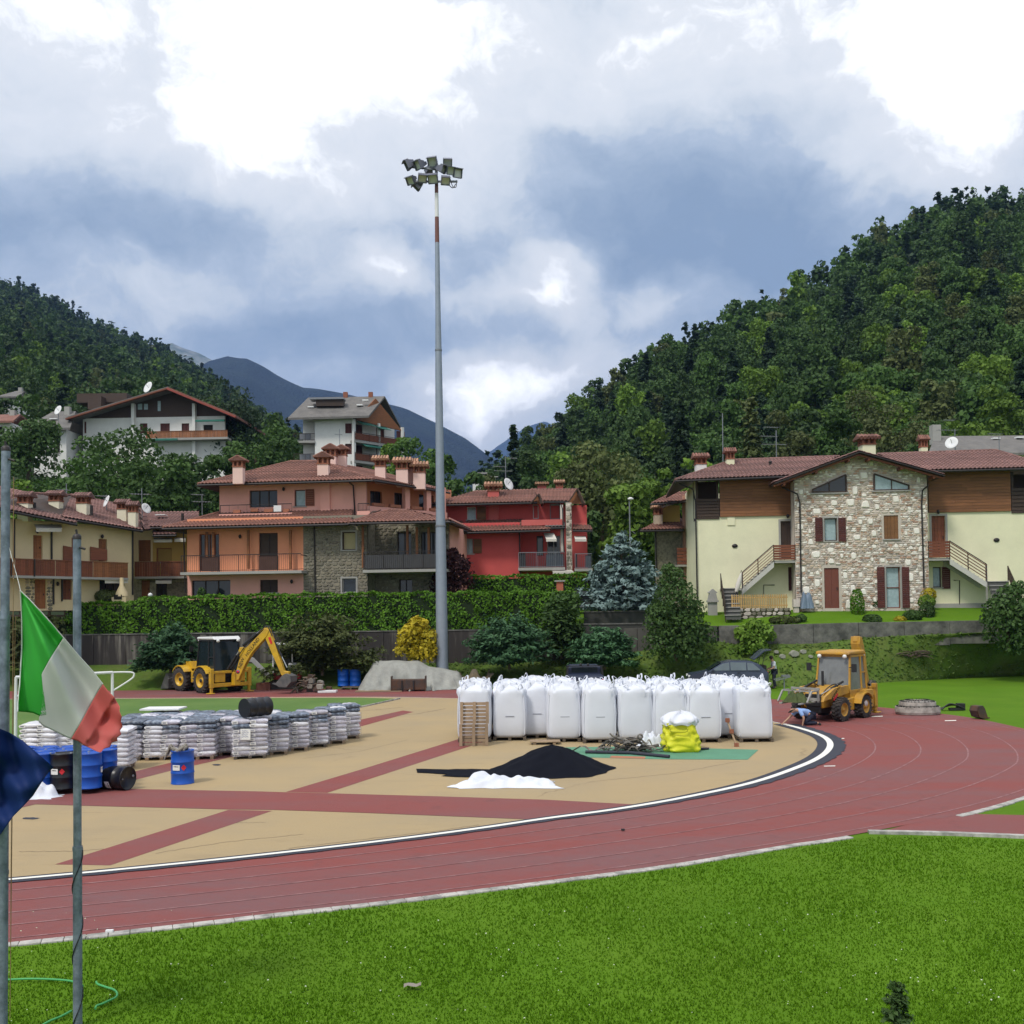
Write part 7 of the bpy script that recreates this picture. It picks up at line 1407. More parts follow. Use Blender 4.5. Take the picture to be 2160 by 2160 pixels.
def hoe_bucket(o, base, M, w=.6, s=1.0, m=STEEL):
    prof = [(0, 0), (.15, .18), (.5, .15), (.62, -.15), (.45, -.55), (.05, -.68), (-.25, -.62)]; inner = [(-.22, -.58), (.05, -.60), (.36, -.48), (.5, -.14), (.42, .05), (.15, .08), (.05, 0)]
    mb = MB(); n = len(prof); T = lambda x, y, z: Vector(base)+M @ Vector((x*s, y, z*s))
    mb.prism([T(x, -w/2, z) for x, z in prof]+[], T(0, w, 0)-T(0, 0, 0)) if False else None
    rows = [[T(x, y, z) for x, z in prof] for y in (-w/2, w/2)]; mb.grid(rows, smooth=False); mb.grid([[T(x, y, z) for x, z in inner] for y in (-w/2+.03, w/2-.03)], smooth=False)
    for y in (-w/2, w/2-.03): mb.prism([T(x, y, z) for x, z in prof], T(0, .03, 0)-T(0, 0, 0))
    for k in range(4): y = -w/2+w*(k+.5)/4; mb.bar(T(-.20, y, -.63), T(-.42, y, -.64), .07, .05)
    q = mb.build('hoe_bucket', m, off=(0, 0, 0)); q.parent = o; return q
def backhoe(loc, heading, lab, big=True):
    o = thing('backhoe_loader', loc, lab, 'backhoe loader'); o.rotation_euler = (0, 0, heading); Y1 = YM if big else YM2; rf = .64 if big else .46; rr = .66 if big else .46
    def B(nm, m, c, s, bev=.02): q = MB().box(c, s).build(nm, m, off=(0, 0, 0), bevel=bev); q.parent = o; return q
    wb = 2.15 if big else 1.75; xr = 0.; xf = wb; hb = 1.62 if big else 1.32; lx = xf+1.17
    B('chassis', BLK, (wb*.45, 0, rf*1.05), (wb+1.3, .62, .34)); hexp(o, 'hood', Y1, [(xf*.42, rf*1.15), (xf+.55, rf*1.1), (xf+.6, hb*.72), (xf+.45, hb*.86), (xf*.42, hb)], -.42, .42, .05)
    B('grille', BLK, (xf+.59, 0, hb*.62), (.03, .7, hb*.36)); hexp(o, 'side_tank', Y1, [(.55 if big else .5, rf*.75), (xf-.62*rf/.5*.9, rf*.75), (xf-.62*rf/.5*.9, rf*1.7), (.55 if big else .5, rf*1.9)], -.78, .78, .04)
    for s in (-1, 1):
        wheel(o, xf, s*.86, rf, .42 if big else .34, Y1, BLK if big else Y1, .12 if big else -.05); wheel(o, xr, s*.86, rr, .46 if big else .36, Y1, BLK if big else Y1)
        n = 9
        for (x, r, sh) in ((xr, rr, 'rear_fender'), (xf, rf, 'front_fender')):
            rows = []; a0, a1 = (R(15), R(150)) if sh == 'rear_fender' else (R(35), R(145))
            for i in range(n): a = a0+(a1-a0)*i/(n-1); p = Vector((x+cos(a)*(r+.13), 0, r+sin(a)*(r+.13))); q = Vector((x+cos(a)*(r+.07), 0, r+sin(a)*(r+.07))); y0, y1 = s*.62, s*1.08; rows.append([p+Vector((0, y0, 0)), p+Vector((0, y1, 0)), q+Vector((0, y1, 0)), q+Vector((0, y0, 0))])
            if big or sh == 'rear_fender': mb = MB().grid(rows, closed=True, smooth=False); q = mb.build(sh, Y1 if (big or sh == 'rear_fender') else BLK, off=(0, 0, 0), bevel=.015); q.parent = o
    x0, x1 = (-.75, .78) if big else (-.55, .68); zb = 1.15 if big else 1.05; zt = 2.82 if big else 2.52; yb, yt = .72, .66
    hexp(o, 'cab_base', Y1 if not big else BLK, [(x0-.05, zb-.35), (x1+.1, zb-.35), (x1+.1, zb+.05), (x0-.05, zb+.05)], -.74, .74)
    mb = MB(); c4 = [(x1+.12, zb+.05), (x1-.08, zt), (x0+.08, zt), (x0-.08, zb+.05)]
    mb.grid([[Vector((x, y if z < zb+.2 else y*.92, z)) for x, z in c4] for y in (-yb, yb)], closed=True, smooth=False); mb.add([(x, -yb if z < zb+.2 else -yb*.92, z) for x, z in c4], [(0, 1, 2, 3)]); mb.add([(x, yb if z < zb+.2 else yb*.92, z) for x, z in c4], [(3, 2, 1, 0)]); q = mb.build('cab_glass', CABGL if big else CABG2, off=(0, 0, 0)); q.parent = o
    mb = MB()
    for s in (-1, 1):
        for (xa, xb) in ((x1+.12, x1-.08), (x0-.08, x0+.08), (x0*.35, x0*.35+.02)): mb.bar((xa, s*yb*1.01, zb), (xb, s*yb*.93, zt), .07, .07, up=(1, 0, 0))
        mb.bar((x0-.08, s*yb*1.01, zb+.75), (x0*.3, s*yb*.985, zb+.75), .04, .05); mb.bar((x0, s*yb*1.01, zb+.05), (x1+.1, s*yb*1.01, zb+.05), .06, .08); mb.bar((x0+.08, s*yb*.93, zt-.05), (x1-.08, s*yb*.93, zt-.05), .07, .08)
    for xa, xb in ((x1+.12, x1-.08), (x0-.08, x0+.08)): mb.bar((xb, -yb*.92, zt-.05), (xb, yb*.92, zt-.05), .07, .08)
    q = mb.build('cab_frame', BLK if big else Y1, off=(0, 0, 0)); q.parent = o
    hexp(o, 'cab_roof', WHM if big else Y1, [(x0-.12, zt), (x1+.12, zt), (x1+.08, zt+.13), (x0+.1, zt+.17)], -.74, .74, .05)
    for s in (-1, 1):
        for x in (x0-.13, x1+.13): mb = MB(); mb.lathe([(.08, -.03), (.08, .03), (.001, .04)], (x, s*.55, zt-.06), 10, M=Matrix.Rotation(math.copysign(pi/2, x), 3, 'Y')); q = mb.build('work_light', LABEL, off=(0, 0, 0)); q.parent = o
        mb = MB(); mb.bar((x1+.1, s*.72, zt-.5), (x1+.2, s*.95, zt-.45), .03, .03); mb.box((x1+.2, s*.98, zt-.5), (.05, .2, .32)); q = mb.build('mirror', BLK, off=(0, 0, 0)); q.parent = o
    for s in (-1, 1): mb = MB(); mb.tube(catmull([(x1+.25, s*.3, hb*.8), (xf*.8, s*.48, hb*1.06), (xf+.3, s*.47, hb*.98), (lx-.3, s*.4, .9), (lx-.15, s*.3, .75)], 5), .022, 6); q = mb.build('hydraulic_hose', BLK, off=(0, 0, 0)); q.parent = o
    B('seat', BLK, (.0, 0, zb+.35), (.45, .5, .6)); mb = MB(); mb.tube([(x1+.35, -.3, hb*.9), (x1+.35, -.3, hb+.55)], .05, 8); q = mb.build('exhaust', BLK, off=(0, 0, 0)); q.parent = o
    for s in (-1, 1):
        y = s*(.56 if big else .70); pts = [(x1+.25, hb*1.02), (xf+.25, hb*.98), (lx-.15, .62 if big else 1.0), (lx, .34 if big else .82), (lx-.28, .42 if big else .86), (xf+.0, hb*.72), (x1+.2, hb*.78)]
        q = hexp(o, 'loader_arm', Y1, pts, y-.06, y+.06, .015); cyl_rod(o, (x1+.2, y*.9, rf*1.35), (xf+.42, y*.9, hb*.72), .05); cyl_rod(o, (x1+.35, y*.82, hb*1.12), (lx-.2, y*.82, (.75 if big else 1.1)), .045)
    mb = MB(); mb.tube([(xf+.32, -.56, hb*.75), (xf+.32, .56, hb*.75)], .07, 8); mb.bar((x1+.25, -.56, hb*.9), (x1+.25, .56, hb*.9), .12, .2); q = mb.build('arm_crossbar', Y1, off=(0, 0, 0)); q.parent = o
    if big:
        w = 2.1; pr = [(lx-.1, .62), (lx-.1, .10), (lx+.75, .02), (lx+.80, .06), (lx+.1, .2), (lx+.06, .55), (lx+.25, .86), (lx+.12, .92)]
        mb = MB(); mb.prism([(x, -w/2, z) for x, z in pr], (0, w, 0)); q = mb.build('loader_bucket', STEEL, off=(0, 0, 0), bevel=.01); q.parent = o
        for s in (-1, 1): mb = MB(); mb.prism([(x, s*w/2-.02, z) for x, z in [(lx-.1, .10), (lx+.78, .03), (lx+.5, .45), (lx+.18, .9), (lx-.1, .62)]], (0, .04, 0)); z = mb.build('bucket_side', STEEL, off=(0, 0, 0)); z.parent = q
    else:
        zf = .80; mb = MB(); mb.bar((lx, -.6, zf+.1), (lx, .6, zf+.1), .09, .1); mb.bar((lx, -.6, zf+.5), (lx, .6, zf+.5), .08, .08)
        for y in (-.55, -.2, .2, .55): mb.bar((lx, y, zf), (lx, y, zf+.55), .07, .06, up=(1, 0, 0))
        q = mb.build('fork_carriage', mat('fork_grey', (.32, .31, .29), .7, metal=.3, var=.3), off=(0, 0, 0)); q.parent = o
        for y in (-.4, .4): MBf = MB(); MBf.bar((lx+.02, y, zf+.02), (lx+1.15, y, zf), .11, .05); z = MBf.build('fork', bpy.data.materials['fork_grey'], off=(0, 0, 0)); z.parent = q
        mb = MB(); pts = [(lx+.15, -.62, zf+.05), (lx+.15, -.62, zf+.45), (lx+.6, -.62, zf+.45), (lx+.95, -.62, zf+.05)]
        for s in (0, 1): pp = [Vector(p)+Vector((0, 1.24*s, 0)) for p in pts]; [mb.bar(pp[i], pp[i+1], .06, .06) for i in range(3)]
        mb.bar(Vector(pts[2]), Vector(pts[2])+Vector((0, 1.24, 0)), .05, .05); z = mb.build('load_guard', bpy.data.materials['fork_grey'], off=(0, 0, 0)); z.parent = q
    xb = -1.05 if big else -.95; W2 = 1.12 if big else .98
    B('rear_frame', Y1, (xb, 0, rf*.62+.05), (.16, W2*2, .2)); B('rear_frame_top', Y1, (xb, 0, 1.12), (.16, W2*2, .14));
    for s in (-1, 1):
        B('stabiliser_housing', Y1, (xb-.02, s*(W2-.09), .82), (.2, .18, 1.0)); B('stabiliser_leg', Y1, (xb-.02, s*(W2-.09), .3 if big else .36), (.13, .12, .62 if big else .5)); B('foot_pad', Y1, (xb-.02, s*(W2-.05), .035 if big else .16), (.3, .34, .05))
        B('panel', Y1, (xb+.02, s*.55, .82), (.08, .55, .45))
    if big:
        hv = Matrix.Rotation(-heading, 3, 'Z') @ Vector((.95, -.30, 0)); base = Vector((xb-.2, -.2, 0))
        boom = [(-.02, .62), (.22, .70), (.62, 1.55), (.98, 2.12), (1.80, 2.98), (1.95, 3.3), (1.72, 3.42), (1.5, 3.18), (.62, 2.36), (.30, 2.42), (.22, 2.22), (.30, 1.9), (.02, .9)]; dip = [(1.62, 3.40), (1.86, 3.44), (2.05, 3.0), (2.26, 2.5), (2.72, 1.18), (2.98, 1.14), (3.0, .98), (2.62, .92), (2.52, 1.1), (1.72, 2.85)]
    else:
        hv = Vector((-1, 0, 0)); base = Vector((xb-.18, 0, 0)); boom = [(-.05, .6), (.2, .62), (.62, 1.7), (.5, 2.5), (.22, 3.18), (.05, 3.2), (.02, 2.9), (.18, 2.3), (.22, 1.8), (-.05, .9)]; dip = [(.05, 3.22), (.26, 3.2), (.62, 2.4), (1.0, 1.3), (.9, 1.2), (.70, 1.3), (.3, 2.3), (.0, 3.0)]
    lat = Vector((0, 0, 1)).cross(hv); Q = lambda r, z, w=0.: base+hv*r+lat*w+Vector((0, 0, z))
    def arm(nm, poly, w): mb = MB(); mb.prism([Q(r, z, -w/2) for r, z in poly], lat*w); q = mb.build(nm, Y1, off=(0, 0, 0), bevel=.02); q.parent = o; return q
    bm_ = arm('boom', boom, .26 if big else .42); dp_ = arm('dipper', dip, .2)
    B('swing_post', Y1, Q(0, .75), (.3, .34, .7))
    if big:
        for w in (-.16, .16): cyl_rod(o, Q(-.35, 1.25, w), Q(.28, 2.2, w), .075, .8)
        cyl_rod(o, Q(.42, 2.5), Q(1.68, 3.5), .085, .62); cyl_rod(o, Q(2.15, 2.75), Q(2.85, 1.35), .05, .6)
        Mh = Matrix((hv, lat, Vector((0, 0, 1)))).transposed(); hoe_bucket(o, Q(2.75, .95), Mh @ Matrix.Rotation(R(20), 3, 'Y'), .62, .9)
        for w in (-.09, .09): mb = MB(); mb.tube(catmull([Q(-.2, .95, w), Q(.25, 1.9, w*2.2), Q(.75, 2.62, w*1.6), Q(1.35, 3.2, w), Q(1.8, 3.52, w), Q(2.1, 3.0, w*1.2)], 5), .025, 6); q = mb.build('hydraulic_hose', BLK, off=(0, 0, 0)); q.parent = o
        d = (Vector((1.55, 2.92, 0))-Vector((.62, 1.72, 0))).normalized(); mid = Q(1.02, 2.42, -.136); ux = hv*d.x+Vector((0, 0, d.y)); uy = Vector((0, 0, d.x))-hv*d.y; M = Matrix((ux, uy, -lat)).transposed().to_4x4(); M.translation = mid
        text_part('HOLLAND', .25, M, INK, o); M2 = M.copy(); M2.translation = Q(.36, 1.48, -.136); d2 = Vector((.45, 1.05, 0)).normalized(); ux = hv*d2.x+Vector((0, 0, d2.y)); uy = Vector((0, 0, d2.x))-hv*d2.y; M2 = Matrix((ux, uy, -lat)).transposed().to_4x4(); M2.translation = Q(.40, 1.58, -.136); text_part('NEW', .25, M2, INK, o)
        mb = MB(); Mr = Matrix((hv, Vector((0, 0, 1)), -lat)).transposed(); mb.lathe([(.10, 0), (.10, .008), (.001, .01)], Q(.2, 1.12, -.135), 16, M=Mr); q = mb.build('badge', mat('badge_blue', (.05, .07, .30), .5), off=(0, 0, 0)); q.parent = o; mb = MB(); mb.lathe([(.065, 0), (.065, .006), (.001, .008)], Q(.2, 1.12, -.145), 14, M=Mr); z = mb.build('badge_centre', REDL_, off=(0, 0, 0)); z.parent = q
        mb = MB(); mb.prism([Q(2.0, 2.95, -.11), Q(2.12, 2.62, -.11), Q(2.02, 2.56, -.11), Q(1.88, 2.92, -.11)], -lat*.006); q = mb.build('red_decal', REDL_, off=(0, 0, 0)); q.parent = o
    else:
        cyl_rod(o, Q(.5, 1.9, .0), Q(.15, 3.1, .0), .05, .4); cyl_rod(o, Q(.2, 3.2, .14), Q(.72, 2.1, .14), .05, .4); hoe_bucket(o, Q(.85, 1.2), Matrix((hv, lat, Vector((0, 0, 1)))).transposed(), .5, .8)
        M = Matrix((Vector((-.80, 0, .60)), Vector((.60, 0, .80)), Vector((0, 1, 0)))).transposed().to_4x4(); M.translation = Vector((xf+.18, .768, hb*.86)); text_part('KOMATSU', .17, M, INK, o); mb = MB(); a = Vector((xf+.05, .765, hb*.80)); b = Vector((xf+.40, .765, hb*.64)); mb.bar(a, b, .012, .09); q = mb.build('red_stripe_decal', REDL_, off=(0, 0, 0)); q.parent = o
        B('side_battery_box', Y1, (-.35, .8, .75), (.7, .36, .7)); mb = MB(); mb.lathe([(.16, 0), (.16, .01), (.001, .012)], (-.05, .985, .62), 12, M=Matrix.Rotation(-pi/2, 3, 'X')); q = mb.build('speed_sticker', LABEL, off=(0, 0, 0)); q.parent = o
    return o
nh = backhoe(G(446, 1462)+Vector((.2, .85, 0)), math.atan2(.70, -.71), 'bright yellow backhoe loader with raised digging arm parked on the far track', True)
nh.scale = (1.14, 1.14, 1.06); km = backhoe(P(1778, 1500, 41.7)*1, math.atan2(-.70, -.72), 'older worn yellow backhoe loader on the right bend with folded arm behind its cab', False); km.location.z = 0
fk = km.matrix_basis @ Vector((1.75+.62+.55+.62, 0, .83)); crumple('turf_load', 1660, 1490, 1.0, .9, .42, leafmat('turf_green', (.04, .07, .02), (.10, .12, .04)), 'load of green turf on the forks of the worn yellow loader', 'turf', 11, 24, 18, None, 1.2).location = fk
def mini():
    c = G(585, 1457)+Vector((0, 1.6, 0)); c.z = 0; o = thing('mini_excavator', c, 'white and red mini excavator half hidden behind the left backhoe arm', 'mini excavator')
    def B(nm, m, p, s, bev=.03): q = MB().box(Vector(p), s).build(nm, m, off=(0, 0, 0), bevel=bev); q.parent = o; return q
    for s in (-1, 1):
        mb = MB(); pr = []
        for k in range(16): a = 2*pi*k/16; pr.append((math.copysign(.62, cos(a))+.22*cos(a), s*.62-.15, .24+.22*sin(a)))
        mb.prism(pr, (0, .3, 0)); q = mb.build('crawler_track', TYRE, off=(0, 0, 0)); q.parent = o
    B('blade', STEEL, (-1.15, 0, .28), (.08, 1.6, .4)); B('undercarriage', BLK, (0, 0, .42), (.9, .9, .2)); B('red_skirt', REDM, (.25, 0, .72), (1.55, 1.35, .34)); B('engine_cover', WHM, (.7, 0, 1.15), (.75, 1.4, .6), .08)
    for k in range(5): B('vent_slat', BLK, (.55, -.71, 1.0+k*.08), (.45, .02, .035), 0)
    for x in (-.55, .55):
        for y in (-.58, .58): mb = MB(); mb.bar((x, y, .9), (x, y, 2.45), .07, .07, up=(1, 0, 0)); q = mb.build('canopy_post', WHM, off=(0, 0, 0)); q.parent = o
    B('canopy_roof', WHM, (0, 0, 2.5), (1.5, 1.35, .12), .05); B('seat', BLK, (.2, 0, 1.35), (.5, .5, .75)); B('rear_glass', CABGL, (.52, 0, 1.9), (.03, 1.1, 1.0)); B('console', BLK, (-.3, 0, 1.2), (.15, .6, .5))
    arm = [(-.7, .75), (-.95, 1.0), (-1.7, 1.75), (-2.5, 1.85), (-2.6, 1.65), (-1.8, 1.5), (-1.05, .75), (-.8, .6)]; mb = MB(); mb.prism([(x, -.1, z) for x, z in arm], (0, .2, 0)); q = mb.build('boom', mat('grey_arm', (.40, .40, .40), .5, var=.15), off=(0, 0, 0), bevel=.02); q.parent = o
    mb = MB(); mb.prism([(-2.45, -.08, 1.9), (-2.65, -.08, 1.8), (-2.75, -.08, .7), (-2.6, -.08, .7)], (0, .16, 0)); q = mb.build('dipper', bpy.data.materials['grey_arm'], off=(0, 0, 0)); q.parent = o; hoe_bucket(o, (-2.7, 0, .72), Matrix.Rotation(pi, 3, 'Z'), .45, .7); cyl_rod(o, (-.9, 0, .7), (-1.6, 0, 1.55), .05)
    o.rotation_euler = (0, 0, R(8)); o.scale = (1., 1., 1.05); return o
mini()
def car():
    Yc = 56.3; c = P(1535, 1500, Yc); c.z = 0; o = thing('parked_car', c, 'dark blue estate car with its tailgate open behind the white bags', 'car'); CARW = mat('car_window_glass', (.10, .13, .15), .1, var=.3, scale=2, fine=.0, spec=.6); CARP = mat('dark_blue_car_paint', (.05, .065, .105), .25, var=.06, fine=.02, spec=.7, metal=.3); L = 4.2; hw = .86  # car window colour lightened to stand in for reflected sky
    side = [(-2.1, .35), (-2.12, .62), (-2.0, .78), (-1.1, .93), (-.35, 1.36), (.15, 1.46), (1.1, 1.44), (1.55, 1.30), (1.95, .98), (2.05, .85), (2.06, .4), (1.75, .28), (-1.8, .28)]
    rows = []
    for y, k in ((-hw, .0), (-hw*.98, .0), (0, .03), (hw*.98, .0), (hw, .0)):
        rows.append([Vector((x, (y if z < .95 else y*(1-(z-.95)*.38)), z+(k if z > .7 else 0))) for x, z in side])
    mb = MB().grid(rows, closed=True, smooth=False); mb.add(rows[0], [tuple(range(len(side)))]); mb.add(rows[-1], [tuple(range(len(side)))[::-1]]); q = mb.build('body', CARP, off=(0, 0, 0), bevel=.03); q.parent = o
    def yy(z): return hw*(1-(z-.95)*.38)+.012
    for s in (-1, 1):
        for poly in ([(-.95, .98), (-.33, 1.32), (.02, 1.38), (.02, .98)], [(.08, .98), (.08, 1.385), (.9, 1.37), (.9, .98)], [(.96, .98), (.96, 1.36), (1.25, 1.33), (1.62, 1.02), (1.6, .98)]):
            mb = MB(); mb.prism([(x, s*yy(z), z) for x, z in poly], (0, s*.006, 0)); q = mb.build('side_window', CARW, off=(0, 0, 0)); q.parent = o
        for x in (-1.3, 1.3): wheel(o, x, s*.76, .31, .2, GREYM, GREYM)
        mb = MB(); mb.box((-.85, s*.95, 1.0), (.12, .18, .12)); q = mb.build('wing_mirror', CARP, off=(0, 0, 0), bevel=.02); q.parent = o; mb = MB(); mb.box((1.98, s*.72, .82), (.14, .2, .18)); q = mb.build('tail_light', REDL_, off=(0, 0, 0)); q.parent = o; mb = MB(); mb.box((-2.06, s*.6, .68), (.1, .35, .12)); q = mb.build('headlight', LABEL, off=(0, 0, 0)); q.parent = o
        mb = MB(); mb.box((.5, s*(hw+.008), .86), (.16, .02, .03)); q = mb.build('door_handle', BLK, off=(0, 0, 0)); q.parent = o
    mb = MB(); mb.add([(-1.06, -.74, .955), (-1.06, .74, .955), (-.4, .66, 1.365), (-.4, -.66, 1.365)], [(0, 1, 2, 3)]); mb.v = [(x, y, z+.03) for x, y, z in mb.v]; q = mb.build('windscreen', CABGL, off=(0, 0, 0)); q.parent = o
    mb = MB(); mb.prism([(1.35, -.68, 1.47), (1.9, -.68, 1.90), (2.25, -.68, 1.95), (2.25, -.68, 2.02), (1.85, -.68, 1.98), (1.3, -.68, 1.53)], (0, 1.36, 0)); tg = mb.build('tailgate', CARP, off=(0, 0, 0), bevel=.02); tg.parent = o; MB().box((2.1, 0, 1.935), (.25, 1.1, .03)).build('rear_lamp_strip', REDL_, off=(0, 0, 0)).parent = tg
    for s in (-1, 1): mb = MB(); mb.bar((1.75, s*.66, 1.15), (1.95, s*.64, 1.9), .03, .03, up=(1, 0, 0)); q = mb.build('gas_strut', BLK, off=(0, 0, 0)); q.parent = o
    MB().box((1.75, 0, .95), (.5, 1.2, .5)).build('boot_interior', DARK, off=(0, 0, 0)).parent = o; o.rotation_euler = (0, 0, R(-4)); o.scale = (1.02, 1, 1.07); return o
car()
def pickup():
    c = P(1237, 1500, 52.5); c.z = 0; o = thing('pickup_truck', c, 'dark blue pickup seen from behind with a bar over its loading bed', 'pickup'); m = mat('navy_truck_paint', (.020, .028, .06), .35, var=.1)
    def B(nm, mm, p, s): q = MB().box(p, s).build(nm, mm, off=(0, 0, 0), bevel=.04); q.parent = o; return q
    B('bed', m, (0, 0, .78), (1.75, 2.2, .6)); B('cab', m, (0, 1.9, 1.0), (1.7, 1.7, .9)); B('rear_window', CABGL, (0, 1.03, 1.3), (1.35, .02, .28)); B('roof', m, (0, 1.9, 1.48), (1.5, 1.3, .08)); B('tailgate', m, (0, -1.12, .8), (1.5, .04, .5))
    mb = MB(); mb.bar((-.98, .9, 1.5), (.98, .9, 1.5), .06, .06)
    for s in (-1, 1): mb.bar((s*.92, .9, 1.0), (s*.86, .9, 1.5), .07, .06, up=(1, 0, 0)); mb.bar((s*.9, .9, 1.42), (s*.98, .9, .9), .05, .05, up=(1, 0, 0))
    for x in (-.2, .18): mb.lathe([(.06, 0), (.07, .05), (.05, .1), (.001, .11)], (x, .9, 1.53), 8)
    q = mb.build('load_bar', BLK, off=(0, 0, 0)); q.parent = o
    for s in (-1, 1):
        for y in (-.5, 2.2): wheel_ = wheel(o, s*.0+0, 0, .33, .2, GREYM) if False else None
        for y in (-.55, 2.2): M = Matrix.Rotation(pi/2, 3, 'Y'); mb = MB(); mb.lathe([(.18, -.1), (.33, -.1), (.34, 0), (.33, .1), (.18, .1)], (s*.76, y, .34), 18, M=M); q = mb.build('wheel', TYRE, off=(0, 0, 0)); q.parent = o; mb = MB(); mb.lathe([(.19, s*.06), (.001, s*.08)], (s*.76, y, .34), 14, M=M); z = mb.build('rim', GREYM, off=(0, 0, 0)); z.parent = q
        B('tail_light', REDL_, (s*.78, -1.12, .82), (.12, .05, .3))
    return o
pickup()
# ================================================================== people
SKIN = mat('skin', (.42, .24, .16), .55, var=.08); HAIR = mat('dark_hair', (.03, .022, .018), .8)
def skinned(nm, verts, edges, radii, m, parent, sub=2, root=0):
    me = bpy.data.meshes.new(nm); me.from_pydata([tuple(v) for v in verts], edges, []); me.materials.append(m); o = bpy.data.objects.new(nm, me); C.objects.link(o); o.parent = parent
    s = o.modifiers.new('skin', 'SKIN'); s.use_smooth_shade = True
    if not me.skin_vertices: me.attributes.new if False else None
    bm = bmesh.new(); bm.from_mesh(me); L = bm.verts.layers.skin.verify(); bm.verts.ensure_lookup_table()
    for i, v in enumerate(bm.verts): r = radii[i]; v[L].radius = (r, r) if not isinstance(r, tuple) else r; v[L].use_root = (i == root)
    bm.to_mesh(me); bm.free(); u = o.modifiers.new('sub', 'SUBSURF'); u.levels = sub; u.render_levels = sub; return o
def person(loc, rz, J, lab, shirt, trousers, hairc=HAIR, shoe=None, s=1.0, face=None):
    o = thing('person', loc, lab, 'person'); o.rotation_euler = (0, 0, rz); o.scale = (s, s, s); J = {k: Vector(v) for k, v in J.items()}; V = []; E = []; Rr = []; ix = {}
    def add(k, p, r, par=None): ix[k] = len(V); V.append(Vector(p)); Rr.append(r); (E.append((ix[par], ix[k])) if par else None)
    add('pel', J['pel'], .13); add('waist', J['pel'].lerp(J['chest'], .45), .12, 'pel'); add('chest', J['chest'], .15, 'waist'); add('neck', J['neck'], .058, 'chest'); hd = (J['head']-J['neck']); add('jaw', J['neck']+hd*.4, .072, 'neck'); add('skull', J['head'], .10, 'jaw'); add('crown', J['head']+hd.normalized()*.09, .075, 'skull')
    for S in 'LR':
        add('hip'+S, J['hip'+S], .095, 'pel'); add('knee'+S, J['knee'+S], .062, 'hip'+S); add('calf'+S, J['knee'+S].lerp(J['ank'+S], .35), .058, 'knee'+S); add('ank'+S, J['ank'+S], .042, 'calf'+S); add('toe'+S, J['toe'+S], .035, 'ank'+S)
        add('sh'+S, J['sh'+S], .066, 'chest'); add('el'+S, J['el'+S], .045, 'sh'+S); add('wr'+S, J['wr'+S], .030, 'el'+S); d = (J['wr'+S]-J['el'+S]).normalized(); side = d.cross(Vector((0, 0, 1))); side = side.normalized() if side.length > .1 else Vector((0, 1, 0)); add('palm'+S, J['wr'+S]+d*.07, (.036, .02), 'wr'+S)
        dn = d.cross(side)
        for k in range(4): b = J['wr'+S]+d*.10+side*(.03-.02*k); add('f%d%s' % (k, S), b, .010, 'palm'+S); L = (.045, .055, .05, .035)[k]; add('g%d%s' % (k, S), b+d*L*.7+dn*.012, .0085, 'f%d%s' % (k, S)); add('h%d%s' % (k, S), b+d*L*1.0+dn*.03, .007, 'g%d%s' % (k, S))
        add('t0'+S, J['wr'+S]+d*.05+side*.045, .011, 'palm'+S); add('t1'+S, J['wr'+S]+d*.085+side*.06, .009, 't0'+S)
    body = skinned('body', V, E, Rr, SKIN, o)
    def cloth(nm, chain, rad, m):
        v = []; e = []; r = []; id_ = {}
        for k, par, q in chain: id_[k] = len(v); v.append(V[ix[k]] if k in ix else J[k]); r.append(q); (e.append((id_[par], id_[k])) if par else None)
        return skinned(nm, v, e, r, m, o)
    J['mL'] = V[ix['shL']].lerp(V[ix['elL']], .75); J['mR'] = V[ix['shR']].lerp(V[ix['elR']], .75); J['nb'] = V[ix['chest']].lerp(V[ix['neck']], .62)
    cloth('shirt', [('pel', None, .16), ('waist', 'pel', .152), ('chest', 'waist', .178), ('nb', 'chest', .085), ('shL', 'chest', .088), ('mL', 'shL', .072), ('shR', 'chest', .088), ('mR', 'shR', .072)], 0, shirt)
    J['p2'] = V[ix['pel']]-(V[ix['waist']]-V[ix['pel']])*.15
    cloth('trousers', [('p2', None, .15)]+[q for S in 'LR' for q in (('hip'+S, 'p2', .112), ('knee'+S, 'hip'+S, .08), ('calf'+S, 'knee'+S, .074), ('ank'+S, 'calf'+S, .062))], 0, trousers)
    for S in 'LR': skinned('shoe', [J['ank'+S]-Vector((0, 0, .02)), J['ank'+S].lerp(J['toe'+S], .5), J['toe'+S]+(J['toe'+S]-J['ank'+S]).normalized()*.04], [(0, 1), (1, 2)], [.055, .05, .042], shoe or BLK, o)
    hn = hd.normalized(); fwd = Vector(face) if face else Vector((0, -1, 0)); mb = MB(); M = Matrix((hn.cross(fwd).normalized(), fwd, hn)).transposed();
    mb.lathe([(.001, .125), (.07, .115), (.108, .06), (.116, 0.0), (.108, -.05), (.1, -.06)], J['head']+hn*.03-fwd*.018, 14, M=M @ Matrix.Rotation(R(-20), 3, 'X')); q = mb.build('hair', hairc, off=(0, 0, 0)); q.parent = o
    fc = J['head']+fwd*.095-hn*.01; mb = MB(); mb.tube([fc+hn*.025, fc-hn*.02+fwd*.03, fc-hn*.03], [.01, .016, .01], 6); q = mb.build('nose', SKIN, off=(0, 0, 0)); q.parent = o
    lat = hn.cross(fwd).normalized()
    for sg in (-1, 1): mb = MB(); mb.lathe([(.001, -.012), (.012, 0), (.001, .012)], fc+hn*.02+lat*sg*.033-fwd*.006, 8); q = mb.build('eye', HAIR, off=(0, 0, 0)); q.parent = o; mb = MB(); mb.lathe([(.001, -.03), (.022, 0), (.001, .03)], J['head']+lat*sg*.1-hn*.01, 8); q = mb.build('ear', SKIN, off=(0, 0, 0)); q.parent = o
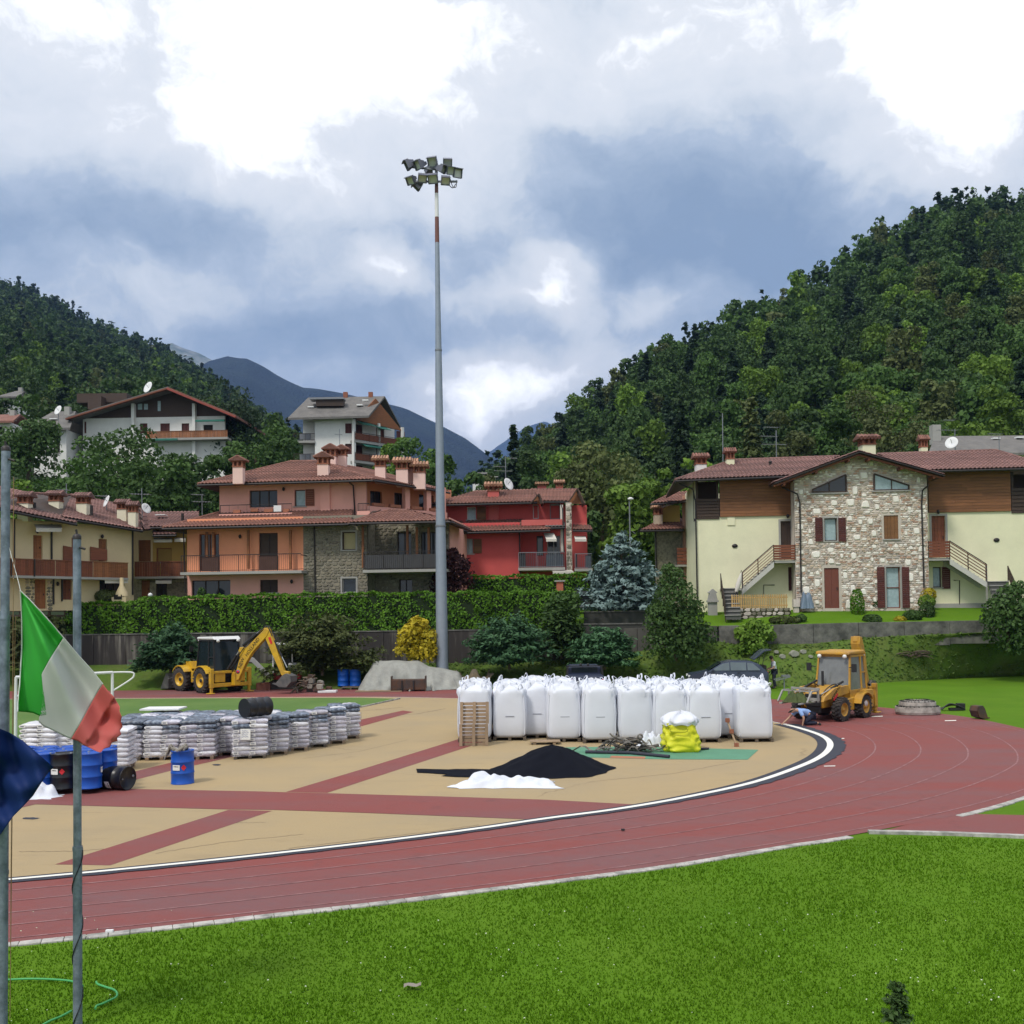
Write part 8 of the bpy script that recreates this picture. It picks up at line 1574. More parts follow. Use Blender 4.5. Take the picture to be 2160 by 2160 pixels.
    mb = MB(); mb.tube([fc-hn*.062+lat*.026-fwd*.008, fc-hn*.064-fwd*.002, fc-hn*.062-lat*.026-fwd*.008], .007, 5); q = mb.build('mouth', mat('lips', (.25, .09, .08), .6), off=(0, 0, 0)); q.parent = o; return o
BSH = mat('pale_blue_shirt', (.26, .40, .70), .85, var=.12, bump=.01, bscale=9); WSH = mat('white_shirt', (.68, .70, .76), .85, var=.08, bump=.01, bscale=9); NAVY = mat('navy_trousers', (.014, .017, .035), .9, var=.15)
kp = G(1701, 1529)+Vector((0, -.1, 0))
person(kp, 0, dict(pel=(.16, .05, .40), chest=(-.24, .0, .56), neck=(-.40, -.02, .585), head=(-.55, -.03, .55), hipL=(.17, -.09, .36), hipR=(.17, .17, .36), kneeL=(-.14, -.13, .085), kneeR=(-.10, .22, .085), ankL=(.36, -.12, .09), ankR=(.38, .2, .09), toeL=(.46, -.12, .03), toeR=(.48, .2, .03), shL=(-.30, -.20, .53), shR=(-.32, .17, .54), elL=(-.20, -.30, .30), elR=(-.60, .16, .30), wrL=(-.24, -.28, .09), wrR=(-.84, .12, .10)), 'kneeling person in a pale blue shirt bending over the track edge below the loader forks', BSH, NAVY, face=(-.75, -.2, -.55))
kp2 = P(1635, 1500, 56.2); kp2.z = 0
person(kp2, 0, dict(pel=(0, 0, .95), chest=(-.05, 0, 1.32), neck=(-.09, 0, 1.50), head=(-.15, 0, 1.64), hipL=(0, -.1, .92), hipR=(0, .1, .92), kneeL=(-.05, -.12, .5), kneeR=(-.02, .12, .5), ankL=(.02, -.13, .08), ankR=(.04, .13, .08), toeL=(-.14, -.13, .03), toeR=(-.12, .13, .03), shL=(-.03, -.2, 1.42), shR=(-.03, .2, 1.42), elL=(-.08, -.25, 1.13), elR=(-.1, .25, 1.13), wrL=(-.32, -.2, 1.05), wrR=(-.34, .15, 1.05)), 'standing person in a white shirt and dark trousers at the open car boot', WSH, NAVY, face=(-.85, -.25, -.3))
mb = MB(); p = P(1655, 1428, 54.5); mb.bar(p+Vector((-.5, 0, -.2)), p+Vector((.3, 0, .0)), .05, .05); mb.bar(p+Vector((-.5, .3, -.15)), p+Vector((.3, .3, .05)), .05, .05); mb.bar(p+Vector((.0, .1, -.1)), p+Vector((.0, .1, -1.5)), .06, .06, up=(1, 0, 0)); mb.box(p+Vector((.1, .15, .04)), (.4, .3, .12)); solo(mb, 'work_stand', GREYM, p, 'small cluttered metal stand behind the last white bag', 'stand')
# ================================================================== left things on the far verge
def tarp():
    Y0 = 58.7; hx = [757, 772, 785, 800, 880, 900, 925, 950, 965, 978]; hy = [1452, 1418, 1398, 1394, 1395, 1406, 1410, 1415, 1418, 1440]; rows = []; nx, ny = 90, 26; r = np.random.default_rng(3); base = P(865, 1455, Y0); base.z = 0
    for j in range(ny):
        v = j/(ny-1); row = []
        for i in range(nx):
            px = 757+(978-757)*i/(nx-1); H = P(px, interp(px, hx, hy), Y0).z; X = P(px, 1450, Y0).x
            pr = np.interp(v, [0, .10, .35, .5, .8, 1], [0, .22, .86, 1, .95, 0]); f = (.10*sin(px*.085+v*3.5+sin(px*.031)*2)+.05*sin(px*.21-v*5+1)*sin(px*.045))*(1.1-pr*.85)+.04*sin(px*.05+v*9)+(.16*(1-abs(sin(px*.055+v*2.2+.8*sin(px*.02))))**4-.05)*(1.05-pr*.6); z = max(.02, H*pr*(1+.012*sin(px*.13)))+f*.25*(1-pr)*(1 if 0 < j < ny-1 else 0)
            row.append(Vector((X+.05*sin(v*12+px*.1), Y0-.9+v*3.0-f*(1.12-pr)*2.6-(.35 if v < .05 else 0)*abs(sin(px*.11)), max(.02, z))))
        rows.append(row)
    return solo(MB().grid(rows), 'tarpaulin_heap', mat('grey_tarpaulin', (.29, .292, .265), .65, var=.12, col2=(.24, .24, .22), bump=.02, bscale=3), base, 'heap under a pale grey tarpaulin beside the floodlight mast', 'tarpaulin heap')
tarp()
c = Vector((P(862, 1458, 57.2).x, 57.2, 0)); o = thing('steel_trough', c, 'dark rusty steel trough standing in front of the tarpaulin', 'trough'); w = 1.9
MB().box(c+Vector((0, .1, .37)), (w, .55, .6)).build('body', RUST, o, bevel=.04);
for x in (-w/2, w/2): MB().box(c+Vector((x, .1, .42)), (.05, .62, .84)).build('end_plate', RUST, o)
for x in (-.35, .3): MB().box(c+Vector((x, -.2, .33)), (.07, .06, .55)).build('rib', BLK, o)
_q = P(800, 1459, 57.3); _q.z = .03; mb = MB(); mb.box(_q, (2.6, .8, .05)); solo(mb, 'pale_board', PALW, _q, 'pale board on the ground in front of the tarpaulin', 'board')
crumple('cloth_rolls', 990, 1447, 2.4, 1.2, 1.0, mat('brown_cloth', (.20, .15, .10), .95, var=.35, col2=(.12, .11, .09)), 'brown and grey rolled cloths behind the first white bag', 'cloth', 15, 40, 24, lambda u: .75+.25*sin(u*7), 1.6)
def debris():
    c = G(655, 1461)+Vector((0, .5, 0)); o = thing('debris_heap', c, 'heap of roots, rubble and scrap right of the left backhoe bucket', 'debris heap'); r = random.Random(3); ms = [mat('root_brown', (.13, .10, .075), .95, var=.4, obj=.3), mat('rubble_grey', (.24, .22, .19), .95, var=.3, obj=.3), RUST]
    for i in range(34):
        x = r.gauss(0, .42); z = max(.06, (1.05-abs(x)*.95)*r.uniform(.05, 1)); p = c+Vector((x, r.uniform(-.4, .4), z))
        if i % 2: d = Vector((r.uniform(-1, 1), r.uniform(-.4, .4), r.uniform(-.5, .6))).normalized()*r.uniform(.2, .5); MB().tube([p-d, p+Vector((0, 0, .06)), p+d], [.03, .07, .03], 6).build('root', ms[0], o)
        else: mb = MB(); mb.v, = [], ; s = stone_proto(i); mb.add([p+Vector((a*.4, b*.3, e*.34)) for a, b, e in s.v], s.f); mb.build('rubble', ms[1+(i % 4 == 0)], o)
    MB().tube(catmull([c+Vector((-.65+.22*cos(a), -.1, .3+.22*sin(a))) for a in np.linspace(0, 5.5, 10)], 3), .05, 6).build('cable_coil', ms[2], o); return o
debris()
mb = MB(); mb.box(G(690, 1461)+Vector((0, .2, .06)), (1.0, .6, .1)); solo(mb, 'white_slab', WHITE, G(690, 1461), 'white slab lying beside the debris heap', 'slab')
mb = MB(); mb.box(G(548, 1458)+Vector((0, 1.2, .2)), (.8, .9, .4)); solo(mb, 'red_crate', mat('brick_red_box', (.16, .06, .04), .8), G(548, 1458), 'dark red crate behind the backhoe stabiliser', 'crate')
def brush():
    c = bank_at(P(1968, 1400, 58).x, .55); c = bank_at(c.x, .5); o = thing('brush_pile', c, 'pile of cut branches on the grassy bank at the right', 'brush pile'); r = random.Random(9); mb = MB()
    for i in range(40): a = r.uniform(-.9, .9); L = r.uniform(.3, 1.1); p = c+Vector((r.gauss(0, .45), r.uniform(-.3, .3), .08+r.uniform(0, .35))); d = Vector((cos(a), r.uniform(-.4, .4), sin(a)*.4))*L; mb.tube([p-d*.5, p+Vector((0, 0, .05)), p+d*.5], [.025, .035, .012], 5)
    mb.build('branch', mat('cut_branches', (.085, .062, .045), .95, var=.4, island=.4), o, kind='stuff'); return o
brush()
for k, (px, py, s) in enumerate([(1673, 1381, .30), (1694, 1379, .2), (1648, 1387, .2), (1706, 1386, .14), (1640, 1375, .15)]):
    q = min((bank_at(P(px, py, Y).x, t) for Y in (58, 59, 60, 61) for t in np.linspace(.3, .95, 14)), key=lambda v: abs((ray(px, py).z/ray(px, py).y)*v.y+CAMH-v.z)+abs(v.x-P(px, py, v.y).x)); st_ = stone_proto(k+40, 9); mb = MB(); mb.add([q+Vector((a*s*2, b*s*1.2, e*s*1.4+s*.3)) for a, b, e in st_.v], st_.f); o_ = solo(mb, 'boulder', mat('pale_boulder', (.26, .26, .22), .9, var=.3), q, ['biggest pale boulder on the bank above the standing person', 'pale boulder right of the biggest one on the bank', 'small boulder left of the biggest one on the bank', 'small boulder at the right end of the bank stones', 'small boulder highest on the bank'][k], 'boulder')
def rolled_tracks():
    c = G(1946, 1509)+Vector((0, .5, 0)); o = thing('rubber_tracks', c, 'rolled pale muddy rubber crawler tracks lying on the outer bend', 'rubber tracks'); mud = mat('muddy_rubber', (.46, .43, .39), .9, var=.3, col2=(.22, .20, .18))
    for k, (z, rx, ry, h) in enumerate(((.02, .88, .6, .30), (.32, .72, .5, .20), (.50, .5, .34, .07))):
        n = 48; rows = []
        for j in range(n): a = 2*pi*j/n; e = 1+.02*sin(a*24); ca, sa = cos(a), sin(a); x, y = math.copysign(abs(ca)**.75, ca)*rx*e, math.copysign(abs(sa)**.9, sa)*ry*e; rows.append([c+Vector((x*q, y*q, zz)) for q, zz in ((.97, z), (1.02, z+h*.3), (1.0, z+h), (.84, z+h), (.84, z+.05))])
        mb = MB().grid(rows+[rows[0]], closed=True, smooth=False); mb.build('track_loop', mud, o)
        mb = MB()
        for j in range(30): a = 2*pi*j/30; ca, sa = cos(a), sin(a); x, y = math.copysign(abs(ca)**.75, ca)*rx*.93, math.copysign(abs(sa)**.9, sa)*ry*.93; mb.box(c+Vector((x, y, z+h+.02)), (.05, .05, .03), rz=a)
        mb.build('lug', BLK, o, kind='stuff')
    return o
rolled_tracks()
c = G(2012, 1499); mb = MB()
for k in range(4): mb.tube(catmull([c+Vector((-.5, .1*k, .05)), c+Vector((-.2+.05*k, .1*k, .28-.03*k)), c+Vector((.15, .05*k, .22)), c+Vector((.45, .08*k, .08+.05*k))], 5), .03, 6)
mb.box(c+Vector((.35, .15, .15)), (.3, .25, .28)); mb.box(c+Vector((.05, .1, .06)), (.4, .2, .1)); solo(mb, 'hydraulic_attachment', BLK, c, 'black hydraulic attachment with hoses on the grass right of the rolled tracks', 'machine part')
c = G(2072, 1516); o = thing('small_bucket', c, 'small dark digging bucket standing on the grass at the right', 'bucket'); hoe_bucket(o, (-.05, 0, .42), Matrix.Rotation(R(200), 3, 'Z'), .42, .6, RUST)
# ================================================================== floodlight mast
def mast():
    Y = 60.5; b = P(933, 1412, Y); b.z = bank_at(b.x, max(0., (Y-interp(b.x, fx, fy))/(interp(b.x, tx, ty)-interp(b.x, fx, fy)))).z-.1; top = P(920.5, 372, Y); o = thing('floodlight_mast', b, 'very tall grey steel floodlight mast with a cluster of lamps on top', 'floodlight mast'); H = top.z
    def at(z): t = (z-b.z)/(H-b.z); return Vector((b.x, Y, b.z)).lerp(Vector((top.x, Y, H)), t)
    def rad(z): return interp((z-b.z)/(H-b.z), [0, .3, .32, .65, .66, 1], [.37, .30, .27, .20, .175, .10])
    zs = [b.z, b.z+.3]+list(np.linspace(b.z+2, P(921, 512, Y).z, 16)); zr = [P(921, q, Y).z for q in (512, 458, 408, 385, 372)]
    MB().tube([at(z) for z in zs], [rad(z) for z in zs], 20).build('shaft', mat('mast_galvanised', (.27, .31, .37), .55, metal=.35, var=.14, scale=.6, fine=.12, fscale=4), o)
    for i, m in enumerate([mat('mast_red', (.17, .075, .065), .7, var=.3), WHITE, bpy.data.materials['mast_red'], bpy.data.materials['mast_red']]): MB().tube([at(zr[i]), at(zr[i+1])], [rad(zr[i])*1.01, rad(zr[i+1])*1.01], 16).build('paint_band', m, o)
    for k in (.31, .655): z = b.z+(H-b.z)*k; MB().tube([at(z-.05), at(z+.05)], rad(z)*1.12, 18).build('joint_collar', GREYM, o)
    MB().lathe([(.6, 0), (.6, .06), (.42, .10)], b+Vector((0, 0, .05)), 16).build('base_flange', GREYM, o)
    h1, h2 = P(920, 347, Y).z, P(920, 377, Y).z; mb = MB(); mb.bar(P(862, 352, Y), P(968, 362, Y), .1, .1); mb.bar(P(866, 383, Y), P(965, 383, Y), .1, .1); mb.bar(at(H-.3), at(H)+Vector((0, 0, .95)), .16, .16, up=(1, 0, 0)); mb.bar(P(905, 352, Y-.6), P(935, 360, Y+.7), .08, .08); q = mb.build('head_frame', GREYM, o)
    DARKL = mat('lamp_housing', (.15, .155, .20), .5, var=.2); LG = mat('lamp_glass', (.66, .68, .64), .15, var=.15, spec=.6)
    for (x, y, ax, tl, s, dy) in [(866, 346, -75, 25, 1., 0), (887, 347, -50, 25, 1., -.2), (914, 340, -15, 35, 1.1, 0), (944, 343, 5, 35, 1.05, 0), (906, 357, -160, 20, .85, .5), (929, 356, 60, 20, .85, -.3), (949, 360, 20, 25, .9, -.2), (963, 367, 25, 12, 1.0, 0), (869, 379, -30, 35, .95, 0), (890, 374, 15, 40, 1., -.2), (914, 375, -8, 40, 1.1, -.25), (939, 379, 12, 40, 1., -.2), (884, 389, -80, 45, .9, .3)]:
        p = P(x, y, Y+dy); M = Matrix.Rotation(R(ax), 3, 'Z') @ Matrix.Rotation(R(tl), 3, 'X'); w = .50*s; mb = MB(); f = [(-w/2, -.16, -w*.5), (w/2, -.16, -w*.5), (w/2, -.16, w*.5), (-w/2, -.16, w*.5)]; k = [(-w*.32, .22, -w*.3), (w*.32, .22, -w*.3), (w*.32, .22, w*.3), (-w*.32, .22, w*.3)]; vs = [p+M @ Vector(v) for v in f+k]; mb.add(vs, [(4, 5, 6, 7), (0, 1, 5, 4), (1, 2, 6, 5), (2, 3, 7, 6), (3, 0, 4, 7)])
        mb.box(p+M @ Vector((0, -.26, w*.52)), (w*1.04, .34, .04), M=M); mb.box(p+M @ Vector((w*.5, -.2, 0)), (.03, .2, w), M=M); mb.box(p+M @ Vector((-w*.5, -.2, 0)), (.03, .2, w), M=M); mb.box(p+M @ Vector((0, -.2, -w*.5)), (w, .12, .03), M=M); mb.box(p+M @ Vector((0, .3, 0)), (w*.4, .25, w*.36), M=M)
        l = mb.build('lamp', DARKL, o); g = MB(); g.add([p+M @ Vector((a, -.162, e)) for a, _, e in f], [(3, 2, 1, 0)]); g.build('glass', LG, l)
    mb = MB(); mb.tube(catmull([P(944, 378, Y), P(949, 392, Y), P(956, 396, Y), P(961, 388, Y)], 5), .025, 5); mb.tube(catmull([P(950, 378, Y), P(955, 393, Y), P(962, 394, Y), P(963, 380, Y)], 5), .025, 5); mb.build('cable', BLK, o); return o
mast()
mb = MB(); Y = 74; b = P(1331, 1200, Y); t_ = P(1327.5, 1056, Y); b.z = 3.6; o = thing('street_lamp', b, 'thin white street lamp between the blue spruce and the bright tree', 'street lamp'); MB().tube([b, t_], [.08, .05], 8).build('pole', GREYM, o); q = MB(); q.lathe([(.001, -.12), (.2, -.06), (.22, .02), (.1, .1), (.001, .12)], t_+Vector((.08, -.1, .12)), 10); q.build('lamp_head', WHITE, o)
MB().tube([P(1333, 1120, Y), P(1340, 1126, Y)], .03, 5).build('bracket', GREYM, o)
def aerial(px, y0, y1, Y, bars, lab, dish=None):
    b, t = P(px, y1, Y), P(px-1, y0, Y); o = thing('aerial', b, lab, 'aerial', 'television aerials on the roofs'); MB().tube([b-Vector((0, 0, .5)), t], .035, 6).build('pole', GREYM, o)
    for (y, x0, x1) in bars:
        a, c = P(x0, y, Y), P(x1, y+1, Y); mb = MB(); mb.tube([a, c], .02, 5); n = 7
        for i in range(n): q = a.lerp(c, i/(n-1)); mb.tube([q+Vector((0, -.35, 0)), q+Vector((0, .35, 0))], .012, 4)
        mb.build('antenna', GREYM, o)
    if dish:
        x, y, r, az = dish; p = P(x, y, Y-.3); M = Matrix.Rotation(R(az), 3, 'Z') @ Matrix.Rotation(R(70), 3, 'X'); mb = MB(); mb.lathe([(.02, .0), (r*.5, .05*r), (r, .22*r), (r*.98, .24*r), (r*.5, .08*r), (.02, .03)], p, 18, M=M); q = mb.build('dish', WHITE, o); MB().bar(p, p+M @ Vector((0, .3*r, r*.8)), .03, .03).build('dish_arm', GREYM, q)
    return o
aerial(300, 1030, 1078, 71, [(1042, 276, 315)], 'aerial above the right end of the terraced roof, with a dish on its pole', (307, 1073, .38, 60)); aerial(141, 1020, 1050, 68, [(1033, 123, 145)], 'small aerial behind the second chimney of the terraced row'); aerial(225, 1044, 1062, 69, [(1046, 204, 230)], 'aerial with a small white dish between the terraced chimneys', (227, 1058, .42, -50)); aerial(427, 1042, 1084, 73, [(1043, 404, 430), (1058, 407, 444)], 'two armed aerial left of the pink upper storey')
aerial(1067, 962, 1035, 79, [(966, 1068, 1090), (984, 1041, 1068), (993, 1042, 1080)], 'tall three armed aerial on the red house roof', (1071, 1022, .5, 50)); aerial(1638, 908, 972, 72, [(901, 1611, 1642), (920, 1604, 1640), (937, 1607, 1658)], 'three armed aerial on the left wing roof of the stone house'); aerial(1525, 872, 980, 72, [], 'tall bare mast behind the left chimneys of the stone house'); aerial(2015, 905, 955, 80, [(907, 1978, 2018), (886, 1990, 2012)], 'aerial with a white dish in front of the grey roof', (2008, 935, .5, -40)); aerial(717, 905, 955, 100, [(916, 706, 722)], 'aerial in front of the white apartment block wall'); aerial(2108, 920, 945, 81, [(915, 2085, 2112)], 'low aerial at the right on the grey roof')
aerial(124, 870, 880, 112, [], 'short pole with a white dish on the grey slab roof', (124, 866, .55, -30)); aerial(314, 812, 828, 117, [], 'short pole with a white dish on the chalet roof', (314, 818, .7, -35))
def rail_fence():
    o = thing('rail_fence', P(70, 1300, 64.4), 'dark wooden rail fence behind the left flagpoles', 'fence'); Y = 64.4
    for x in (-60, -20, 5, 43, 104, 138): a, b = P(x, 1308, Y), P(x, 1272, Y); MB().bar(a, b, .14, .12, up=(1, 0, 0)).build('post', WOODD, o)
    for y in (1276, 1288, 1299):
        for x0, x1 in ((-60, 5), (5, 43), (43, 104), (104, 138)): MB().bar(P(x0, y, Y-.08), P(x1, y, Y-.08), .05, .12).build('rail', WOODD, o)
rail_fence()
for px, py, lab in ((136, 1268, 'white globe garden lamp at the left end of the hedge'), (317, 1255, 'white globe garden lamp above the hedge by the end house')):
    p = P(px, py, 65.2); o = thing('globe_lamp', p-Vector((0, 0, 1.2)), lab, 'garden lamp', 'globe lamps'); mb = MB(); mb.lathe([(.001, -.14), (.1, -.1), (.15, 0), (.1, .1), (.001, .14)], p, 12); mb.build('globe', WHITE, o); MB().tube([p-Vector((0, 0, 1.4)), p-Vector((0, 0, .12))], .03, 6).build('post', METAL, o)
mb = MB(); p = P(255, 1258, 65.5); mb.box(p+Vector((0, 0, -.3)), (.9, .7, .5)); mb.lathe([(.42, 0), (.38, .25), (.14, .7), (.12, 1.2)], p+Vector((.05, 0, 0)), 8); mb.box(p+Vector((-.05, -.36, -.05)), (.5, .03, .3), mi=1); solo(mb, 'garden_oven', [YELR, DARK], p, 'small cream garden oven with a chimney above the hedge', 'garden oven')
def mesh_fence():
    o = thing('screen_fence', P(1245, 1280, 66), 'dark grey fabric screen fence left of the blue spruce', 'fence'); Y = 66
    for x in (1212, 1262, 1320): MB().bar(P(x, 1300, Y), P(x, 1243, Y), .06, .06, up=(1, 0, 0)).build('post', METAL, o)
    for x0, x1 in ((1212, 1262), (1262, 1320)): a, b, c, d = P(x0, 1282, Y), P(x1, 1281, Y), P(x1, 1247, Y), P(x0, 1246, Y); mb = MB(); mb.prism([a, b, c, d], (0, .02, 0)); mb.build('screen_panel', mat('screen_fabric', (.05, .06, .06), .9), o)
    MB().bar(P(1212, 1280, Y-.05), P(1330, 1278, Y-.05), .1, .06).build('rail', GREYM, o)
mesh_fence()
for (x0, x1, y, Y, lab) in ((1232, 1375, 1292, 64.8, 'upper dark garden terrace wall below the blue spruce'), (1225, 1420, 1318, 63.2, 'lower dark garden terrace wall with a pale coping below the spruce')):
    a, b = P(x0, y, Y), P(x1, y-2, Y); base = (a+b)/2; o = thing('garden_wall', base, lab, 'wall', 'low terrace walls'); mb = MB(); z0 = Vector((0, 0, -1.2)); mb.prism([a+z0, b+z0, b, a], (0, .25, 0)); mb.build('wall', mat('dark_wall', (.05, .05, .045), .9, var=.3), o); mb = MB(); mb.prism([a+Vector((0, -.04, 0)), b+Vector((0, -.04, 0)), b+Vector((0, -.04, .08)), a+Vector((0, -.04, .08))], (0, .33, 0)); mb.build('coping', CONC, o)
p = P(1181, 1250, 65.6); mb = MB(); mb.box(p+Vector((0, 0, .15)), (.42, .42, 1.1)); o = thing('gate_pillar', p, 'orange red gate pillar with a flat grey cap at the hedge end', 'pillar'); mb.build('pillar', mat('pillar_red', (.42, .12, .07), .85), o); MB().box(p+Vector((0, 0, .74)), (.66, .6, .08)).build('cap', SLAB, o)
g0 = RF
def picket():
    Y = 64.2; zt = P(1600, 1253, Y).z; zb = P(1600, 1284, Y).z; o = thing('picket_fence', P(1605, 1284, Y), 'short yellow picket fence in front of the left stairs', 'fence'); x = P(1543, 1270, Y).x; xe = P(1662, 1270, Y).x; k = int((xe-x)/.14)
    for i in range(k): xx = x+(xe-x)*i/k; mb = MB(); mb.prism([(xx, Y, zb), (xx+.085, Y, zb), (xx+.085, Y, zt-.08), (xx+.0425, Y, zt), (xx, Y, zt-.08)], (0, .025, 0)); mb.build('picket', WOODY, o)
    for z in (zb+.2, zt-.22): MB().box(((x+xe)/2, Y+.05, z), (xe-x, .05, .08)).build('rail', WOODY, o)
    a = P(1540, 1284, Y-.1); b = P(1668, 1284, Y-.1); w = thing('garden_wall', (a+b)/2, 'mossy stone wall under the yellow picket fence', 'wall', 'low terrace walls'); fz = Face((a.x, a.y, 0), 0, w); L = b.x-a.x; fz.box(MB(), 0, L, a.z-.9, a.z, -.4, 0).build('wall', DIRT, w); masonry(fz, [(0, a.z-.9), (0, a.z), (L, a.z), (L, a.z-.9)], [], [STONE_G, STW[4]], [.6, .4], 22, None, (.14, .24), (.25, .5), 0, 40, .05)
picket()
p = P(1560, 1252, 64.8); o = thing('closed_parasol', p, 'closed white parasol leaning by the foot of the left stairs', 'parasol'); MB().tube([P(1551, 1262, 64.8), P(1564, 1203, 64.8)], .025, 6).build('pole', METAL, o); MB().tube([P(1553, 1248, 64.8), P(1557, 1235, 64.8), P(1561, 1220, 64.8), P(1564, 1207, 64.8)], [.10, .17, .13, .03], 9).build('canopy', AWN, o)
p = P(1503, 1270, 65.6); o = thing('stone_barbecue', p, 'pale stone barbecue with a roof shaped hood at the left corner of the stone house', 'barbecue'); MB().box(p+Vector((0, 0, .05)), (.7, .5, .12)).build('slab', SLAB, o); MB().box(p+Vector((0, .05, -.5)), (.55, .4, 1.0)).build('base', SLAB, o); mb = MB(); mb.prism([p+Vector(v) for v in ((-.3, -.2, .1), (.3, -.2, .1), (.2, -.2, .55), (.3, -.2, .6), (0, -.2, .85), (-.3, -.2, .6), (-.2, -.2, .55))], (0, .4, 0)); mb.build('hood', SLAB, o)
crumple('covered_furniture', 1701, 1283, .75, .6, 1.05, mat('blue_grey_cover', (.15, .20, .27), .6, var=.3), 'garden furniture under a blue grey plastic cover beside the gable', 'cover', 21, 26, 20, lambda u: max(0., 1-abs(u)**4), .7).location = P(1701, 1284, 64.6)
mb = MB(); q = P(1679, 1272, 64.9); mb.box(q, (.4, .4, .5)); mb.box(q+Vector((0, 0, -.45)), (.3, .3, .4)); solo(mb, 'stone_block', STW[4], q, 'brownish block beside the covered garden furniture', 'block')
def goal():
    l = G(33, 1560); r_ = G(237, 1546); r_ = Vector((P(237, 1480, 39.5).x, 39.5, 0)); H = 2.25; o = thing('football_goal', l, 'white small football goal behind the flag', 'goal'); L0, R0 = Vector((l.x, l.y, 0)), r_
    for nm, p in (('left_post', L0), ('right_post', R0)): MB().tube([p, p+Vector((0, 0, H))], .055, 10).build('post', WHITE, o)
    MB().tube([L0+Vector((0, 0, H)), R0+Vector((0, 0, H))], .055, 10).build('crossbar', WHITE, o); d = Vector((.88, .3, 0))
    for p in (L0, R0): MB().tube(catmull([p+Vector((0, 0, H)), p+d*.4+Vector((0, 0, H)), p+d*.78+Vector((0, 0, H-.03)), p+d*.84+Vector((0, 0, H-.14)), p+d*.7+Vector((0, 0, H-.3)), p+Vector((0, 0, H-.72))], 5), .035, 8).build('net_support', WHITE, o)
goal()
# ================================================================== flagpoles and flags
GPOLE = mat('galvanised_pole', (.25, .29, .36), .5, metal=.4, var=.22, scale=4, fine=.3, fscale=22, col2=(.14, .17, .21))
def flagpole(pts, r, Y, lab, joints, top):
    b = P(pts[1][0], pts[1][1], Y); b.z = 0; t = P(pts[0][0], pts[0][1], Y); o = thing('flagpole', b, lab, 'flagpole', 'galvanised flagpoles'); zj = P(*joints[0], Y).z if joints else 2; m = b.lerp(t, (zj-b.z)/(t.z-b.z))
    MB().tube([b, m], r*1.12, 18).build('lower_tube', GPOLE, o); MB().tube([m, t], r, 18).build('upper_tube', GPOLE, o)
    for j in joints: z = P(*j, Y).z; q = b.lerp(t, z/t.z); MB().tube([q-Vector((0, 0, .025)), q+Vector((0, 0, .02))], r*1.22, 18).build('collar', GPOLE, o)
    q = MB(); q.lathe([(r*1.05, -.01), (r*1.05, .03), (r*.6, .05), (.001, .055)], t, 14); q.tube([t+Vector((.0, 0, .04)), t+Vector((-.01, -.0, .1))], .012, 6); q.tube([t+Vector((r, -.03, -.1)), t+Vector((r+.06, -.03, -.12))], .014, 6); q.build('top_cap', METAL, o); return o, b, t
Yp = 11.35
f1, b1_, t1_ = flagpole([(162.5, 1136), (164, 2150)], .043, Yp, 'galvanised flagpole on the right, with a dark cord wound round its foot', [(164, 1789)], 0)
f2, b2_, t2_ = flagpole([(12.5, 950), (5, 2165)], .046, 11.1, 'taller galvanised flagpole at the left edge of the photo', [(12, 1302), (8, 1840)], 0)
cp = []
for i in range(60): t = i/59; z = 1.95*(1-t)-.0; q = b1_.lerp(t1_, z/t1_.z); a = -t*16+1; cp.append(q+Vector((cos(a), sin(a), 0))*.055)
MB().tube(cp, .006, 5).build('cord', BLK, f1); MB().tube([t2_+Vector((.11, -.05, -.3))*1, P(26, 1700, 11.1), P(21, 2150, 11.1)], .004, 5).build('rope', mat('rope_brown', (.25, .15, .08), .9), f2); MB().tube([P(33, 1300, 11.1), P(24, 1700, 11.1), P(22, 1990, 11.1)], .003, 5).build('rope', bpy.data.materials['rope_brown'], f2)
def cloth(nm, root, m, left, right, top, bottom, Y, nx, ny, dep):
    """Coons patch between four photo-pixel curves, given real depth by dep(u,v)"""
    def cur(c, t): c = np.array(c, float); s = np.r_[0, np.cumsum(np.linalg.norm(np.diff(c, axis=0), axis=1))]; q = t*s[-1]; return np.array([np.interp(q, s, c[:, 0]), np.interp(q, s, c[:, 1])])
    rows = []; c00, c10, c01, c11 = cur(top, 0), cur(top, 1), cur(bottom, 0), cur(bottom, 1)
    for j in range(ny):
        v = j/(ny-1); row = []
        for i in range(nx):
            u = i/(nx-1); p = (1-v)*cur(top, u)+v*cur(bottom, u)+(1-u)*cur(left, v)+u*cur(right, v)-((1-u)*(1-v)*c00+u*(1-v)*c10+(1-u)*v*c01+u*v*c11); row.append(P(p[0], p[1], Y+dep(p[0], p[1])))
        rows.append(row)
    o = MB().grid(rows).build(nm, m, root); s = o.modifiers.new('thick', 'SOLIDIFY'); s.thickness = .002; return o
def fl(nm, c):
    m = leafmat(nm, c, c, obj=0, trans=.38); return m
FG, FW, FR = fl('flag_green', (.06, .48, .065)), fl('flag_white', (.66, .68, .64)), fl('flag_red', (.62, .15, .135)); FB = fl('flag_blue', (.010, .035, .16))
def dep(x, y):
    a = (x-43)*.72-(y-1246)*.35; r = math.hypot(x-43, y-1246); th = math.atan2(x-43, y-1246); amp = min(1, r/120)
    d = .13*sin(th*11+.6)*amp*min(1, 260/max(r, 90))+.05*sin(th*23+1)*amp+.06*sin(r*.021+th*4)
    if x+y*.6 > 1125: d += .05*sin((x*.09+y*.05))+.035*sin(x*.05-y*.11)
    return d
root = thing('flag', P(43, 1246, 11.2), 'green white and red tricolour flag with a frayed red end hanging from the left flagpole', 'flag'); Yf = 11.05
